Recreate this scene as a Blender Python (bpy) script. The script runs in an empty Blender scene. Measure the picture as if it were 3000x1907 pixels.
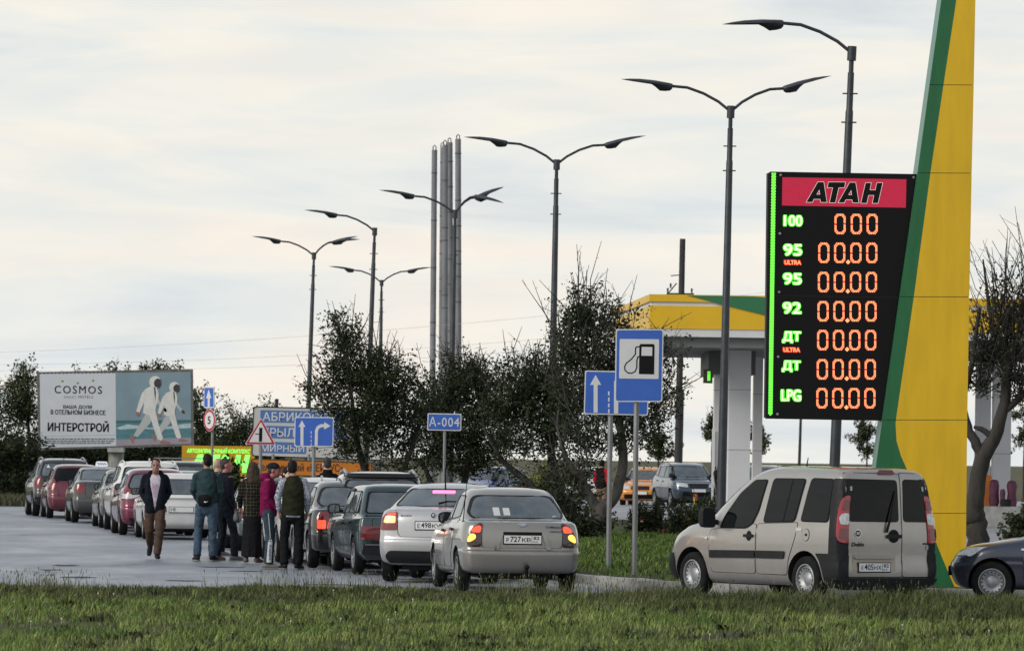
import bpy, bmesh, math, random
import numpy as np
from mathutils import Vector, Matrix
from mathutils.bvhtree import BVHTree
from mathutils.geometry import delaunay_2d_cdt

random.seed(7); RNG = np.random.default_rng(7)
S = bpy.context.scene
COL = S.collection
R = math.radians

# ------------------------------------------------------------------ camera
CAMH, FPX, CX, CY, ROLL = 1.88, 16000.0, 1500.0, 1340.0, R(0.8)
cam_d = bpy.data.cameras.new('camera'); cam = bpy.data.objects.new('camera', cam_d); COL.objects.link(cam)
cam_d.sensor_width = 36; cam_d.lens = FPX/3000*36; cam_d.shift_y = (CY-953.5)/3000
cam_d.clip_start = 1; cam_d.clip_end = 8000
cam.location = (0, 0, CAMH)
cam.rotation_euler = (Matrix.Rotation(R(90), 3, 'X') @ Matrix.Rotation(ROLL, 3, 'Z')).to_euler()
cam_d.dof.use_dof = True; cam_d.dof.focus_distance = 84; cam_d.dof.aperture_fstop = 9
S.camera = cam

# ------------------------------------------------------------------ world: veiled dusk sky
SUN_EL, SUN_AZ = 30, 238         # azimuth clockwise from +Y: over the viewer's left shoulder
w = bpy.data.worlds.new('World'); S.world = w; w.use_nodes = True
nt = w.node_tree; N = nt.nodes; LK = nt.links
for n in list(N): N.remove(n)
out = N.new('ShaderNodeOutputWorld'); bg = N.new('ShaderNodeBackground'); bg.inputs[1].default_value = 0.10
LK.new(bg.outputs[0], out.inputs[0])
sky = N.new('ShaderNodeTexSky'); sky.sky_type = 'NISHITA'; sky.sun_disc = False
sky.sun_elevation = R(SUN_EL); sky.sun_rotation = R(SUN_AZ); sky.air_density = 1.2; sky.dust_density = 2.5
tc = N.new('ShaderNodeTexCoord')
def nmap(scale, loc=(0, 0, 0)):
    m = N.new('ShaderNodeMapping'); m.inputs['Scale'].default_value = scale; m.inputs['Location'].default_value = loc
    LK.new(tc.outputs['Generated'], m.inputs[0]); return m
def wnoise(scale, detail, loc=(0, 0, 0), dist=0.0):
    n = N.new('ShaderNodeTexNoise'); n.inputs['Scale'].default_value = 1; n.inputs['Detail'].default_value = detail
    n.inputs['Distortion'].default_value = dist; n.inputs['Roughness'].default_value = 0.55
    LK.new(nmap(scale, loc).outputs[0], n.inputs['Vector']); return n
def wramp(src, stops):
    r = N.new('ShaderNodeValToRGB'); e = r.color_ramp.elements
    while len(e) < len(stops): e.new(0.5)
    for k, (p, c) in enumerate(stops): e[k].position = p; e[k].color = (*c, 1)
    LK.new(src, r.inputs[0]); return r
def wmix(f, a, b, mode='MIX'):
    m = N.new('ShaderNodeMix'); m.data_type = 'RGBA'; m.blend_type = mode
    if isinstance(f, float): m.inputs[0].default_value = f
    else: LK.new(f, m.inputs[0])
    for s, i in ((a, 6), (b, 7)):
        if isinstance(s, tuple): m.inputs[i].default_value = (*s, 1)
        else: LK.new(s, m.inputs[i])
    return m.outputs[2]
# horizontal streaks of thin cloud: cream where lit, blue-grey where thick
n1 = wnoise((9, 9, 62), 6, (3.1, 0.4, 1.7), 0.8)
n2 = wnoise((22, 22, 120), 5, (0.3, 5.2, 4.0), 0.4)
cloud = wramp(n1.outputs[0], [(0.30, (.69, .725, .755)), (0.44, (.825, .845, .825)), (0.55, (.905, .88, .815)), (0.72, (.94, .86, .785))])
fine = wramp(n2.outputs[0], [(0.35, (.91, .94, .97)), (0.65, (1.03, 1.01, .985))])
cl = wmix(1.0, cloud.outputs[0], fine.outputs[0], 'MULTIPLY')
cl10 = wmix(1.0, cl, (8.6, 8.6, 8.6), 'MULTIPLY')
sx = N.new('ShaderNodeSeparateXYZ'); LK.new(tc.outputs['Generated'], sx.inputs[0])
el = wramp(sx.outputs['Z'], [(0.0, (.96, .96, .96)), (0.10, (.92, .92, .92)), (0.45, (.50, .50, .50)), (0.8, (.34, .34, .34))])
veil = wmix(el.outputs[0], sky.outputs[0], cl10)
LK.new(veil, bg.inputs[0])

# ------------------------------------------------------------------ the sun, soft behind cloud
sd = bpy.data.lights.new('sun', 'SUN'); sd.energy = 1.45; sd.angle = R(30); sd.color = (1, .95, .88)
so = bpy.data.objects.new('sun', sd); COL.objects.link(so)
az = R(SUN_AZ); e_ = R(SUN_EL)
to_sun = Vector((math.sin(az)*math.cos(e_), math.cos(az)*math.cos(e_), math.sin(e_)))
so.rotation_euler = to_sun.to_track_quat('Z', 'Y').to_euler(); so.location = (0, -20, 60)

S.render.engine = 'CYCLES'
S.view_settings.view_transform = 'Standard'; S.view_settings.look = 'None'
S.view_settings.exposure = 0.29; S.view_settings.gamma = 1.0; S.view_settings.use_curve_mapping = False

# ------------------------------------------------------------------ photograph measurements -> places on the ground
_c, _s = math.cos(ROLL), math.sin(ROLL)
def ray(px, py):
    u, v = px-CX, CY-py
    return (u*_c - v*_s)/FPX, (u*_s + v*_c)/FPX
def G(px, py):
    a, b = ray(px, py); D = -CAMH/b
    return Vector((a*D, D, 0))
def P(px, py, D):
    a, b = ray(px, py)
    return Vector((a*D, D, CAMH+b*D))

# ------------------------------------------------------------------ object helpers
def tag(o, label=None, cat=None, group=None, kind=None):
    if label: o['label'] = label
    if cat: o['category'] = cat
    if group: o['group'] = group
    if kind: o['kind'] = kind
    return o
def empty(name, loc, rz=0, label=None, cat=None, group=None):
    o = bpy.data.objects.new(name, None); COL.objects.link(o); o.empty_display_size = .2
    o.location = loc; o.rotation_euler = (0, 0, rz); return tag(o, label, cat, group)
def link(name, me, mat, parent=None, loc=None, smooth=None):
    if mat is not None and not me.materials:
        for m in (mat if isinstance(mat, (list, tuple)) else [mat]): me.materials.append(m)
    o = bpy.data.objects.new(name, me); COL.objects.link(o)
    if parent: o.parent = parent
    if loc is not None: o.location = loc
    if smooth is not None: smooth_mesh(me, smooth)
    return o
def smooth_mesh(me, ang):
    me.polygons.foreach_set('use_smooth', [True]*len(me.polygons))
    me.set_sharp_from_angle(angle=R(ang)); me.update()
def copy_tree(o, parent=None):
    c = o.copy(); COL.objects.link(c); c.parent = parent
    for ch in list(o.children): copy_tree(ch, c)
    return c

class MB:
    """collects vertices and faces of ONE mesh"""
    def __init__(s): s.v = []; s.f = []; s.m = []
    def add(s, v, f, m=0):
        k = len(s.v); s.v += [tuple(p) for p in v]; s.f += [tuple(i+k for i in q) for q in f]; s.m += [m]*len(f); return s
    def box(s, x0, x1, y0, y1, z0, z1, m=0):
        v = [(x, y, z) for x in (x0, x1) for y in (y0, y1) for z in (z0, z1)]
        return s.add(v, [(0, 1, 3, 2), (4, 6, 7, 5), (0, 4, 5, 1), (2, 3, 7, 6), (0, 2, 6, 4), (1, 5, 7, 3)], m)
    def tube(s, path, radii, n=8, m=0, cap=True, flat=1.0):
        path = [Vector(p) for p in path]
        if not isinstance(radii, (list, tuple)): radii = [radii]*len(path)
        v = []; f = []; up = None
        for i, p in enumerate(path):
            d = (path[min(i+1, len(path)-1)] - path[max(i-1, 0)]).normalized()
            if up is None: up = Vector((0, 0, 1)) if abs(d.z) < .9 else Vector((0, 1, 0))
            a = d.cross(up)
            a = a.normalized() if a.length > 1e-5 else d.orthogonal().normalized()
            b = d.cross(a).normalized(); up = -b if i == 0 else up
            for k in range(n):
                t = 2*math.pi*k/n
                v.append(p + a*(math.cos(t)*radii[i]) + b*(math.sin(t)*radii[i]*flat))
        for i in range(len(path)-1):
            for k in range(n):
                f.append((i*n+k, i*n+(k+1) % n, (i+1)*n+(k+1) % n, (i+1)*n+k))
        if cap: f.append(tuple(reversed(range(n)))); f.append(tuple(range((len(path)-1)*n, len(path)*n)))
        return s.add(v, f, m)
    def prism(s, poly, y0, y1, m=0):
        """polygon in XZ (x right, z up as read from -Y), front face at y0"""
        n = len(poly); A = sum(poly[i][0]*poly[(i+1) % n][1]-poly[(i+1) % n][0]*poly[i][1] for i in range(n))
        if A < 0: poly = poly[::-1]
        v = [(p[0], y0, p[1]) for p in poly] + [(p[0], y1, p[1]) for p in poly]
        f = [tuple(range(n)), tuple(reversed(range(n, 2*n)))] + [(i, n+i, n+(i+1) % n, (i+1) % n) for i in range(n)]
        return s.add(v, f, m)
    def lathe(s, prof, n=24, axis='z', m=0, closed=False):
        v = []; f = []
        for (r, h) in prof:
            for k in range(n):
                t = 2*math.pi*k/n; c, q = r*math.cos(t), r*math.sin(t)
                v.append((c, q, h) if axis == 'z' else (c, h, q))
        L = len(prof)
        for i in range(L if closed else L-1):
            j = (i+1) % L
            for k in range(n):
                q = (i*n+k, i*n+(k+1) % n, j*n+(k+1) % n, j*n+k)
                f.append(q if axis == 'z' else q[::-1])
        return s.add(v, f, m)
    def mesh(s, name):
        me = bpy.data.meshes.new(name); me.from_pydata(s.v, [], s.f)
        if any(s.m): me.polygons.foreach_set('material_index', s.m)
        me.update(); return me
    def build(s, name, mat, parent=None, loc=None, smooth=None, fix=False):
        me = s.mesh(name)
        if fix:
            bm = bmesh.new(); bm.from_mesh(me); bmesh.ops.recalc_face_normals(bm, faces=bm.faces); bm.to_mesh(me); bm.free()
        return link(name, me, mat, parent, loc, smooth)

def np_mesh(name, verts, faces, k):
    """fast mesh from numpy: faces all with k corners"""
    me = bpy.data.meshes.new(name); nv, nf = len(verts), len(faces)
    me.vertices.add(nv); me.vertices.foreach_set('co', np.asarray(verts, np.float32).ravel())
    me.loops.add(nf*k); me.loops.foreach_set('vertex_index', np.asarray(faces, np.int32).ravel())
    me.polygons.add(nf); me.polygons.foreach_set('loop_start', np.arange(0, nf*k, k, dtype=np.int32))
    me.update(calc_edges=True); return me

def rnd(pts, r, seg=4):
    """round the corners of a polygon"""
    o = []; n = len(pts)
    for i in range(n):
        p = Vector(pts[i]); a = Vector(pts[i-1]); b = Vector(pts[(i+1) % n])
        rr = r[i] if isinstance(r, (list, tuple)) else r
        if rr <= 0: o.append(tuple(p)); continue
        q = min(rr, (a-p).length*.48, (b-p).length*.48)
        p0 = p+(a-p).normalized()*q; p1 = p+(b-p).normalized()*q
        for k in range(seg+1):
            t = k/seg; o.append(tuple(p0*(1-t)**2 + p*2*t*(1-t) + p1*t*t))
    return o
def rrect(x0, z0, x1, z1, r, seg=4): return rnd([(x0, z0), (x1, z0), (x1, z1), (x0, z1)], r, seg)
def circ(x, z, r, n=24, rz=None): return [(x+r*math.cos(2*math.pi*k/n), z+(rz or r)*math.sin(2*math.pi*k/n)) for k in range(n)]

_txt = {}
def text_mesh(body, bold=0.0, shear=0.0, space=1.0):
    """lettering as a mesh, normalised to the unit box; cached"""
    key = (body, bold, shear, space)
    if key not in _txt:
        cu = bpy.data.curves.new('t', 'FONT'); cu.body = body; cu.size = 1; cu.offset = bold; cu.shear = shear; cu.space_character = space
        cu.resolution_u = 3; cu.align_x = 'LEFT'
        ob = bpy.data.objects.new('t', cu); COL.objects.link(ob)
        dg = bpy.context.evaluated_depsgraph_get(); me = bpy.data.meshes.new_from_object(ob.evaluated_get(dg))
        bpy.data.objects.remove(ob); bpy.data.curves.remove(cu)
        V = np.array([v.co[:2] for v in me.vertices]); F = [tuple(p.vertices) for p in me.polygons]
        bpy.data.meshes.remove(me)
        lo, hi = V.min(0), V.max(0); _txt[key] = ((V-lo)/(hi-lo), F, (hi-lo)[0]/(hi-lo)[1])
    return _txt[key]
def text_to(mb, body, x0, x1, z0, z1, y, bold=0.0, shear=0.0, space=1.0, m=0):
    """lettering filling the box, facing -Y"""
    V, F, _ = text_mesh(body, 0.0, shear, space)
    h = z1-z0; d = bold*h; offs = [(0, 0)] if d == 0 else [(sx*d*k, sz*d*k) for k in ((1, .5) if bold > .03 else (1,)) for sx, sz in ((1, 0), (-1, 0), (.7, .7), (-.7, .7), (.7, -.7), (-.7, -.7))]
    for i, (dx, dz) in enumerate(offs): mb.add([(x0+d+(x1-x0-2*d)*p[0]+dx, y-.0006*i, z0+d+(h-2*d)*p[1]+dz) for p in V], F, m)
    return mb

# ------------------------------------------------------------------ materials (all procedural)
_mats = {}
def pm(name, col, rough=.5, metal=0.0, spec=.5, coat=0.0, emit=None, es=1.0, var=0.0, vs=6.0, bump=0.0, bs=40.0, island=0.0, ior=None, stretch=(1, 1, 1), col2=None, dirt=None, sheen=0.0, trans=0.0, coords='Object'):
    if name in _mats: return _mats[name]
    m = bpy.data.materials.new(name); m.use_nodes = True; _mats[name] = m
    t = m.node_tree; b = t.nodes['Principled BSDF']; I = b.inputs
    I['Base Color'].default_value = (*col, 1); I['Roughness'].default_value = rough; I['Metallic'].default_value = metal
    I['Specular IOR Level'].default_value = spec; I['Coat Weight'].default_value = coat; I['Coat Roughness'].default_value = .06
    if sheen: I['Sheen Weight'].default_value = sheen
    if ior: I['IOR'].default_value = ior
    if trans: I['Transmission Weight'].default_value = trans
    if emit: I['Emission Color'].default_value = (*emit, 1); I['Emission Strength'].default_value = es
    nd, lk = t.nodes, t.links
    if var or bump or col2:
        tcn = nd.new('ShaderNodeTexCoord'); mp = nd.new('ShaderNodeMapping'); mp.inputs['Scale'].default_value = stretch
        lk.new(tcn.outputs[coords], mp.inputs[0])
    src = None
    if var or col2:
        n = nd.new('ShaderNodeTexNoise'); n.inputs['Scale'].default_value = vs; n.inputs['Detail'].default_value = 5; n.inputs['Roughness'].default_value = .62
        lk.new(mp.outputs[0], n.inputs['Vector'])
        r = nd.new('ShaderNodeValToRGB'); e = r.color_ramp.elements; e[0].position = .33; e[1].position = .67
        c2 = col2 or tuple(c*(1+var) for c in col); c1 = col if col2 else tuple(c*(1-var) for c in col)
        e[0].color = (*c1, 1); e[1].color = (*c2, 1); lk.new(n.outputs[0], r.inputs[0]); src = r.outputs[0]
    if island:
        g = nd.new('ShaderNodeNewGeometry'); mr = nd.new('ShaderNodeMapRange'); mr.inputs[3].default_value = 1-island; mr.inputs[4].default_value = 1+island
        lk.new(g.outputs['Random Per Island'], mr.inputs[0])
        mx = nd.new('ShaderNodeMix'); mx.data_type = 'RGBA'; mx.blend_type = 'MULTIPLY'; mx.inputs[0].default_value = 1
        if src: lk.new(src, mx.inputs[6])
        else: mx.inputs[6].default_value = (*col, 1)
        lk.new(mr.outputs[0], mx.inputs[7]); src = mx.outputs[2]
    if dirt:   # road grime on the lower part of a body: (colour, height, strength)
        tc2 = nd.new('ShaderNodeTexCoord'); sp = nd.new('ShaderNodeSeparateXYZ'); lk.new(tc2.outputs['Object'], sp.inputs[0])
        nn = nd.new('ShaderNodeTexNoise'); nn.inputs['Scale'].default_value = 5; nn.inputs['Detail'].default_value = 6; lk.new(tc2.outputs['Object'], nn.inputs['Vector'])
        ad = nd.new('ShaderNodeMath'); ad.operation = 'MULTIPLY_ADD'; lk.new(nn.outputs[0], ad.inputs[0]); ad.inputs[1].default_value = .5; lk.new(sp.outputs['Z'], ad.inputs[2])
        mr2 = nd.new('ShaderNodeMapRange'); mr2.inputs[1].default_value = .25+.2; mr2.inputs[2].default_value = .25+dirt[1]; mr2.inputs[3].default_value = dirt[2]; mr2.inputs[4].default_value = .06
        lk.new(ad.outputs[0], mr2.inputs[0])
        mx = nd.new('ShaderNodeMix'); mx.data_type = 'RGBA'; lk.new(mr2.outputs[0], mx.inputs[0])
        if src: lk.new(src, mx.inputs[6])
        else: mx.inputs[6].default_value = (*col, 1)
        mx.inputs[7].default_value = (*dirt[0], 1); src = mx.outputs[2]
        ro = nd.new('ShaderNodeMapRange'); ro.inputs[3].default_value = rough; ro.inputs[4].default_value = .7; lk.new(mr2.outputs[0], ro.inputs[0]); lk.new(ro.outputs[0], I['Roughness'])
        cw = nd.new('ShaderNodeMapRange'); cw.inputs[3].default_value = coat; cw.inputs[4].default_value = .1*coat; lk.new(mr2.outputs[0], cw.inputs[0]); lk.new(cw.outputs[0], I['Coat Weight'])
    if src: lk.new(src, I['Base Color'])
    if bump:
        nb = nd.new('ShaderNodeTexNoise'); nb.inputs['Scale'].default_value = bs; nb.inputs['Detail'].default_value = 4; lk.new(mp.outputs[0], nb.inputs['Vector'])
        bp = nd.new('ShaderNodeBump'); bp.inputs['Strength'].default_value = bump; bp.inputs['Distance'].default_value = .02; lk.new(nb.outputs[0], bp.inputs['Height']); lk.new(bp.outputs[0], I['Normal'])
    return m
def window_glass(name, tint, dust, ior):
    m = bpy.data.materials.new(name); m.use_nodes = True; t = m.node_tree; nd, lk = t.nodes, t.links; nd.remove(nd['Principled BSDF']); o = nd['Material Output']
    tr = nd.new('ShaderNodeBsdfTransparent'); tr.inputs[0].default_value = (*tint, 1); gl = nd.new('ShaderNodeBsdfGlossy'); gl.inputs['Roughness'].default_value = .03; gl.inputs[0].default_value = (.9, .95, 1, 1)
    fr = nd.new('ShaderNodeFresnel'); fr.inputs[0].default_value = ior; m1 = nd.new('ShaderNodeMixShader'); lk.new(fr.outputs[0], m1.inputs[0]); lk.new(tr.outputs[0], m1.inputs[1]); lk.new(gl.outputs[0], m1.inputs[2])
    df = nd.new('ShaderNodeBsdfDiffuse'); df.inputs[0].default_value = (.27, .34, .38, 1); tcn = nd.new('ShaderNodeTexCoord'); ns = nd.new('ShaderNodeTexNoise'); ns.inputs['Scale'].default_value = 5; ns.inputs['Detail'].default_value = 6; lk.new(tcn.outputs['Object'], ns.inputs['Vector'])
    mr = nd.new('ShaderNodeMapRange'); mr.inputs[1].default_value = .3; mr.inputs[2].default_value = .7; mr.inputs[3].default_value = dust*.4; mr.inputs[4].default_value = dust*1.6; lk.new(ns.outputs[0], mr.inputs[0])
    m2 = nd.new('ShaderNodeMixShader'); lk.new(mr.outputs[0], m2.inputs[0]); lk.new(m1.outputs[0], m2.inputs[1]); lk.new(df.outputs[0], m2.inputs[2]); lk.new(m2.outputs[0], o.inputs['Surface']); return m
DIRT = (.12, .105, .09)
def paint(name, col, metal=.35, rough=.32, dirt=.6):
    rough = rough-.08; metal = metal
    return pm('paint_'+name, col, rough, metal, .5, 1.0, dirt=(DIRT, .75, dirt), var=.04, vs=3)
M = dict(
    winglass=window_glass('car_window', (.66, .75, .78), .16, 2.5), cabin=pm('cabin_lining', (.12, .12, .12), .9, spec=.1, var=.2, vs=5), seatc=pm('seat_cloth', (.055, .058, .065), .95, spec=.05, var=.25, vs=8),
    rubber=pm('rubber', (.014, .014, .015), .9, spec=.12, var=.3, vs=9),
    black=pm('black_plastic', (.016, .017, .019), .55, spec=.2, var=.2, vs=12),
    trim=pm('dark_trim', (.007, .007, .008), .45, spec=.15),
    seam=pm('seam_shadow_gap', (.008, .008, .009), .9),
    well=pm('wheel_well', (.01, .01, .01), .95),
    glass=pm('car_glass', (.030, .060, .082), .05, 0, .5, 1.0, ior=2.0, var=.35, vs=2.2),
    glassd=pm('tinted_glass', (.004, .005, .006), .05, 0, .3, 0, ior=1.42),
    chrome=pm('chrome', (.62, .63, .65), .18, 1.0), mirror=pm('mirror_glass', (.22, .25, .26), .06, 1.0),
    alloy=pm('alloy', (.36, .37, .38), .38, .8, var=.15, vs=14),
    steelw=pm('steel_wheel', (.30, .315, .33), .45, .5, var=.12, vs=14),
    red=pm('lamp_red', (.15, .004, .010), .12, 0, .5, 1.0),
    redlit=pm('lamp_red_lit', (.5, .02, .02), .15, emit=(1, .07, .03), es=1.6),
    redhot=pm('lamp_red_bright', (.6, .05, .03), .15, emit=(1, .28, .12), es=2.6),
    amber=pm('lamp_amber', (.6, .22, .02), .15, emit=(1, .42, .06), es=2.4),
    brakebar=pm('brake_bar', (.6, .05, .1), .2, emit=(1, .12, .32), es=3.0),
    clear=pm('lamp_clear', (.52, .54, .56), .1, .2, .5, 1.0, var=.25, vs=20),
    plate=pm('plate_white', (.66, .67, .68), .4, var=.06, vs=12),
    ink=pm('ink_black', (.008, .008, .009), .6, spec=.15),
    white=pm('white_paint', (.72, .73, .72), .4, var=.05, vs=4),
    galv=pm('galvanised', (.24, .25, .255), .5, .55, var=.18, vs=7, stretch=(1, 1, .2)),
    darkpole=pm('dark_lamp_pole', (.045, .052, .060), .45, .5, var=.2, vs=5),
)
# ------------------------------------------------------------------ ground, road, verge, forecourt
def sheet(name, poly, z, mat, nx=1.0, kind='structure', hfun=None, grid=None):
    if grid:
        pts = [Vector(p) for p in poly]; dense = []
        for i in range(len(pts)):
            a, b = pts[i], pts[(i+1) % len(pts)]; k = max(1, int((b-a).length/grid)); dense += [a.lerp(b, t/k) for t in range(k)]
        nb = len(dense); pl = [tuple(p) for p in dense]; xs = [p.x for p in dense]; ys = [p.y for p in dense]
        x = min(xs)+grid/2
        while x < max(xs):
            y = min(ys)+grid/2
            while y < max(ys):
                if inside((x, y), pl): dense.append(Vector((x, y)))
                y += grid
            x += grid
        vv, ee, ff, *_ = delaunay_2d_cdt(dense, [], [list(range(nb))], 1, 1e-4)
        V = [(p.x, p.y, z+(hfun(p.x, p.y) if hfun else 0)) for p in vv]; F = []
        for f in ff:
            a, b, c = [V[i] for i in f[:3]]
            F.append(tuple(f) if (b[0]-a[0])*(c[1]-a[1])-(b[1]-a[1])*(c[0]-a[0]) > 0 else tuple(reversed(f)))
        me = bpy.data.meshes.new(name); me.from_pydata(V, [], F)
    else:
        me = bpy.data.meshes.new(name); n = len(poly); A = sum(poly[i][0]*poly[(i+1) % n][1]-poly[(i+1) % n][0]*poly[i][1] for i in range(n))
        me.from_pydata([(p[0], p[1], z) for p in (poly if A > 0 else poly[::-1])], [], [tuple(range(n))])
    me.update(); o = link(name, me, mat); return tag(o, kind=kind)
def inside(p, poly):
    r = False; n = len(poly); x, y = p
    for i in range(n):
        x1, y1 = poly[i]; x2, y2 = poly[i-1]
        if (y1 > y) != (y2 > y) and x < (x2-x1)*(y-y1)/(y2-y1)+x1: r = not r
    return r
def asphalt(name, c1, c2, crack=True, rough=(.32, .55)):
    m = bpy.data.materials.new(name); m.use_nodes = True; t = m.node_tree; nd, lk = t.nodes, t.links; b = nd['Principled BSDF']
    tcn = nd.new('ShaderNodeTexCoord')
    def ns(sc, det, st=(1, 1, 1)):
        mp = nd.new('ShaderNodeMapping'); mp.inputs['Scale'].default_value = st; lk.new(tcn.outputs['Object'], mp.inputs[0])
        n = nd.new('ShaderNodeTexNoise'); n.inputs['Scale'].default_value = sc; n.inputs['Detail'].default_value = det; n.inputs['Roughness'].default_value = .65; lk.new(mp.outputs[0], n.inputs['Vector']); return n
    a = ns(.45, 6, (1, .45, 1)); g = ns(60, 3); r = nd.new('ShaderNodeValToRGB'); r.color_ramp.elements[0].position = .35; r.color_ramp.elements[1].position = .66
    r.color_ramp.elements[0].color = (*c1, 1); r.color_ramp.elements[1].color = (*c2, 1); lk.new(a.outputs[0], r.inputs[0])
    mx = nd.new('ShaderNodeMix'); mx.data_type = 'RGBA'; mx.blend_type = 'OVERLAY'; mx.inputs[0].default_value = .5; lk.new(r.outputs[0], mx.inputs[6]); lk.new(g.outputs[0], mx.inputs[7]); src = mx.outputs[2]
    if crack:
        mp = nd.new('ShaderNodeMapping'); mp.inputs['Scale'].default_value = (.30, .22, 1); lk.new(tcn.outputs['Object'], mp.inputs[0])
        dn = nd.new('ShaderNodeMix'); dn.data_type = 'RGBA'; dn.blend_type = 'ADD'; dn.inputs[0].default_value = .35; dd = ns(1.4, 4); lk.new(mp.outputs[0], dn.inputs[6]); lk.new(dd.outputs[1], dn.inputs[7])
        v = nd.new('ShaderNodeTexVoronoi'); v.feature = 'DISTANCE_TO_EDGE'; v.inputs['Scale'].default_value = 1.0; lk.new(dn.outputs[2], v.inputs['Vector'])
        cr = nd.new('ShaderNodeMapRange'); cr.inputs[1].default_value = .0; cr.inputs[2].default_value = .03; cr.inputs[3].default_value = .5; cr.inputs[4].default_value = 0; lk.new(v.outputs[0], cr.inputs[0])
        mk = ns(.22, 3); mm = nd.new('ShaderNodeMapRange'); mm.inputs[1].default_value = .46; mm.inputs[2].default_value = .54; lk.new(mk.outputs[0], mm.inputs[0])
        ml = nd.new('ShaderNodeMath'); ml.operation = 'MULTIPLY'; lk.new(cr.outputs[0], ml.inputs[0]); lk.new(mm.outputs[0], ml.inputs[1])
        m2 = nd.new('ShaderNodeMix'); m2.data_type = 'RGBA'; lk.new(ml.outputs[0], m2.inputs[0]); lk.new(src, m2.inputs[6]); m2.inputs[7].default_value = (.012, .012, .013, 1); src = m2.outputs[2]
    lk.new(src, b.inputs['Base Color'])
    rr = nd.new('ShaderNodeMapRange'); rr.inputs[1].default_value = .35; rr.inputs[2].default_value = .65; rr.inputs[3].default_value = rough[0]; rr.inputs[4].default_value = rough[1]; w2 = ns(.5, 5, (1, .25, 1)); lk.new(w2.outputs[0], rr.inputs[0]); lk.new(rr.outputs[0], b.inputs['Roughness'])
    bp = nd.new('ShaderNodeBump'); bp.inputs['Strength'].default_value = .35; bp.inputs['Distance'].default_value = .012; lk.new(g.outputs[0], bp.inputs['Height']); lk.new(bp.outputs[0], b.inputs['Normal'])
    return m
M['asphalt'] = asphalt('asphalt', (.165, .185, .22), (.285, .31, .355))
M['conc'] = asphalt('forecourt_paving', (.20, .21, .23), (.27, .28, .30), crack=False, rough=(.4, .6))
M['soil'] = pm('grassy_soil', (.030, .034, .014), .95, spec=.2, col2=(.060, .064, .028), vs=.9, bump=.6, bs=9)
M['field'] = pm('field', (.075, .078, .045), .95, spec=.1, col2=(.13, .12, .075), vs=.05)
M['kerb'] = pm('kerb_concrete', (.30, .30, .29), .8, var=.22, vs=4, bump=.3, bs=30)

ground = sheet('ground', [(-2500, -60), (2500, -60), (2500, 6000), (-2500, 6000)], -.03, M['field'])
def edge_y(x): # where the verge in front meets the road
    return 73.9-.35*math.sin(x*.5) - (max(0, min(1, (x-1.0)/3))*2.1) - .12*max(0, x-5)
near = [(x, edge_y(x)) for x in np.linspace(-22, 24, 40)]
def verge_h(x, y):
    e = edge_y(x); d = e-y
    return .025*math.exp(-((d-2.5)/2.2)**2) + .05*math.sin(x*.9+y*.4)*min(1, max(0, d))*.6 + (.02 if d > .3 else 0)
sheet('verge_ground', near[::-1]+[(-22, 36), (24, 36)], .015, M['soil'], hfun=verge_h, grid=.55)
road = [(-80, 60), (-22, 60)]+[(x, y-.4) for x, y in near]+[(60, 55), (60, 73.5), (9, 76.2), (3.2, 77.2), (2.4, 78.2), (1.5, 81.0), (1.0, 83.0), (.35, 85.5), (-.6, 91), (-2.2, 101), (-5.2, 121), (-8.8, 143), (-12.6, 165), (-17, 190), (-19, 192), (-80, 176)]
road_o = sheet('road', road, -.004, M['asphalt'])
# worn holes and broken seams in the asphalt
tar = pm('broken_asphalt', (.062, .064, .07), .9, spec=.2, var=.4, vs=6); rc = random.Random(4)
for (px, py, ln, wd) in ((1045, 1657, 1.1, .5), (1108, 1664, .9, .35), (1200, 1676, 1.2, .5), (1262, 1687, 1.5, .4), (1330, 1697, 2.2, .35), (640, 1660, .8, .4), (720, 1672, .6, .35), (190, 1655, .5, .6), (150, 1668, .4, .5), (225, 1690, .6, .5), (540, 1700, .7, .3), (990, 1712, 1.0, .3)):
    g = G(px, py); n = 16; pts = [(g.x+ln*.5*math.cos(2*math.pi*k/n)*rc.uniform(.55, 1.15), g.y+wd*math.sin(2*math.pi*k/n)*rc.uniform(.4, 1.2)) for k in range(n)]
    o = MB().add([(x, y, .0) for x, y in pts], [tuple(range(n))]).build('asphalt_hole', tar, road_o)
# the traffic island: soil sheet, raised like a kerb's height, gently domed
isl = [(60, 74), (9, 76.5), (3.35, 77.45), (2.55, 78.4), (1.65, 81.1), (1.15, 83.1), (.5, 85.6), (-.45, 91.1), (-2.05, 101.1), (-5.05, 121.1), (-8.65, 143.1), (-12.4, 165), (-16.8, 190), (-30, 262), (-18, 262), (-6, 205), (3.0, 168), (4.6, 142), (7.6, 116), (8.8, 105), (14, 102), (60, 99)]
def isl_h(x, y): return .09+.10*math.sin(max(0, min(1, (y-80)/60))*math.pi)+.035*math.sin(x*1.1+.6)*math.sin(y*.31)
sheet('traffic_island', isl, 0, M['soil'], hfun=isl_h, grid=1.1)
sheet('forecourt', [(3.1, 168.2), (4.7, 142.2), (7.7, 116.2), (8.9, 105.2), (14, 102.2), (90, 99.2), (90, 275), (-30, 275), (-6, 206)], .03, M['conc'])
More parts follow.
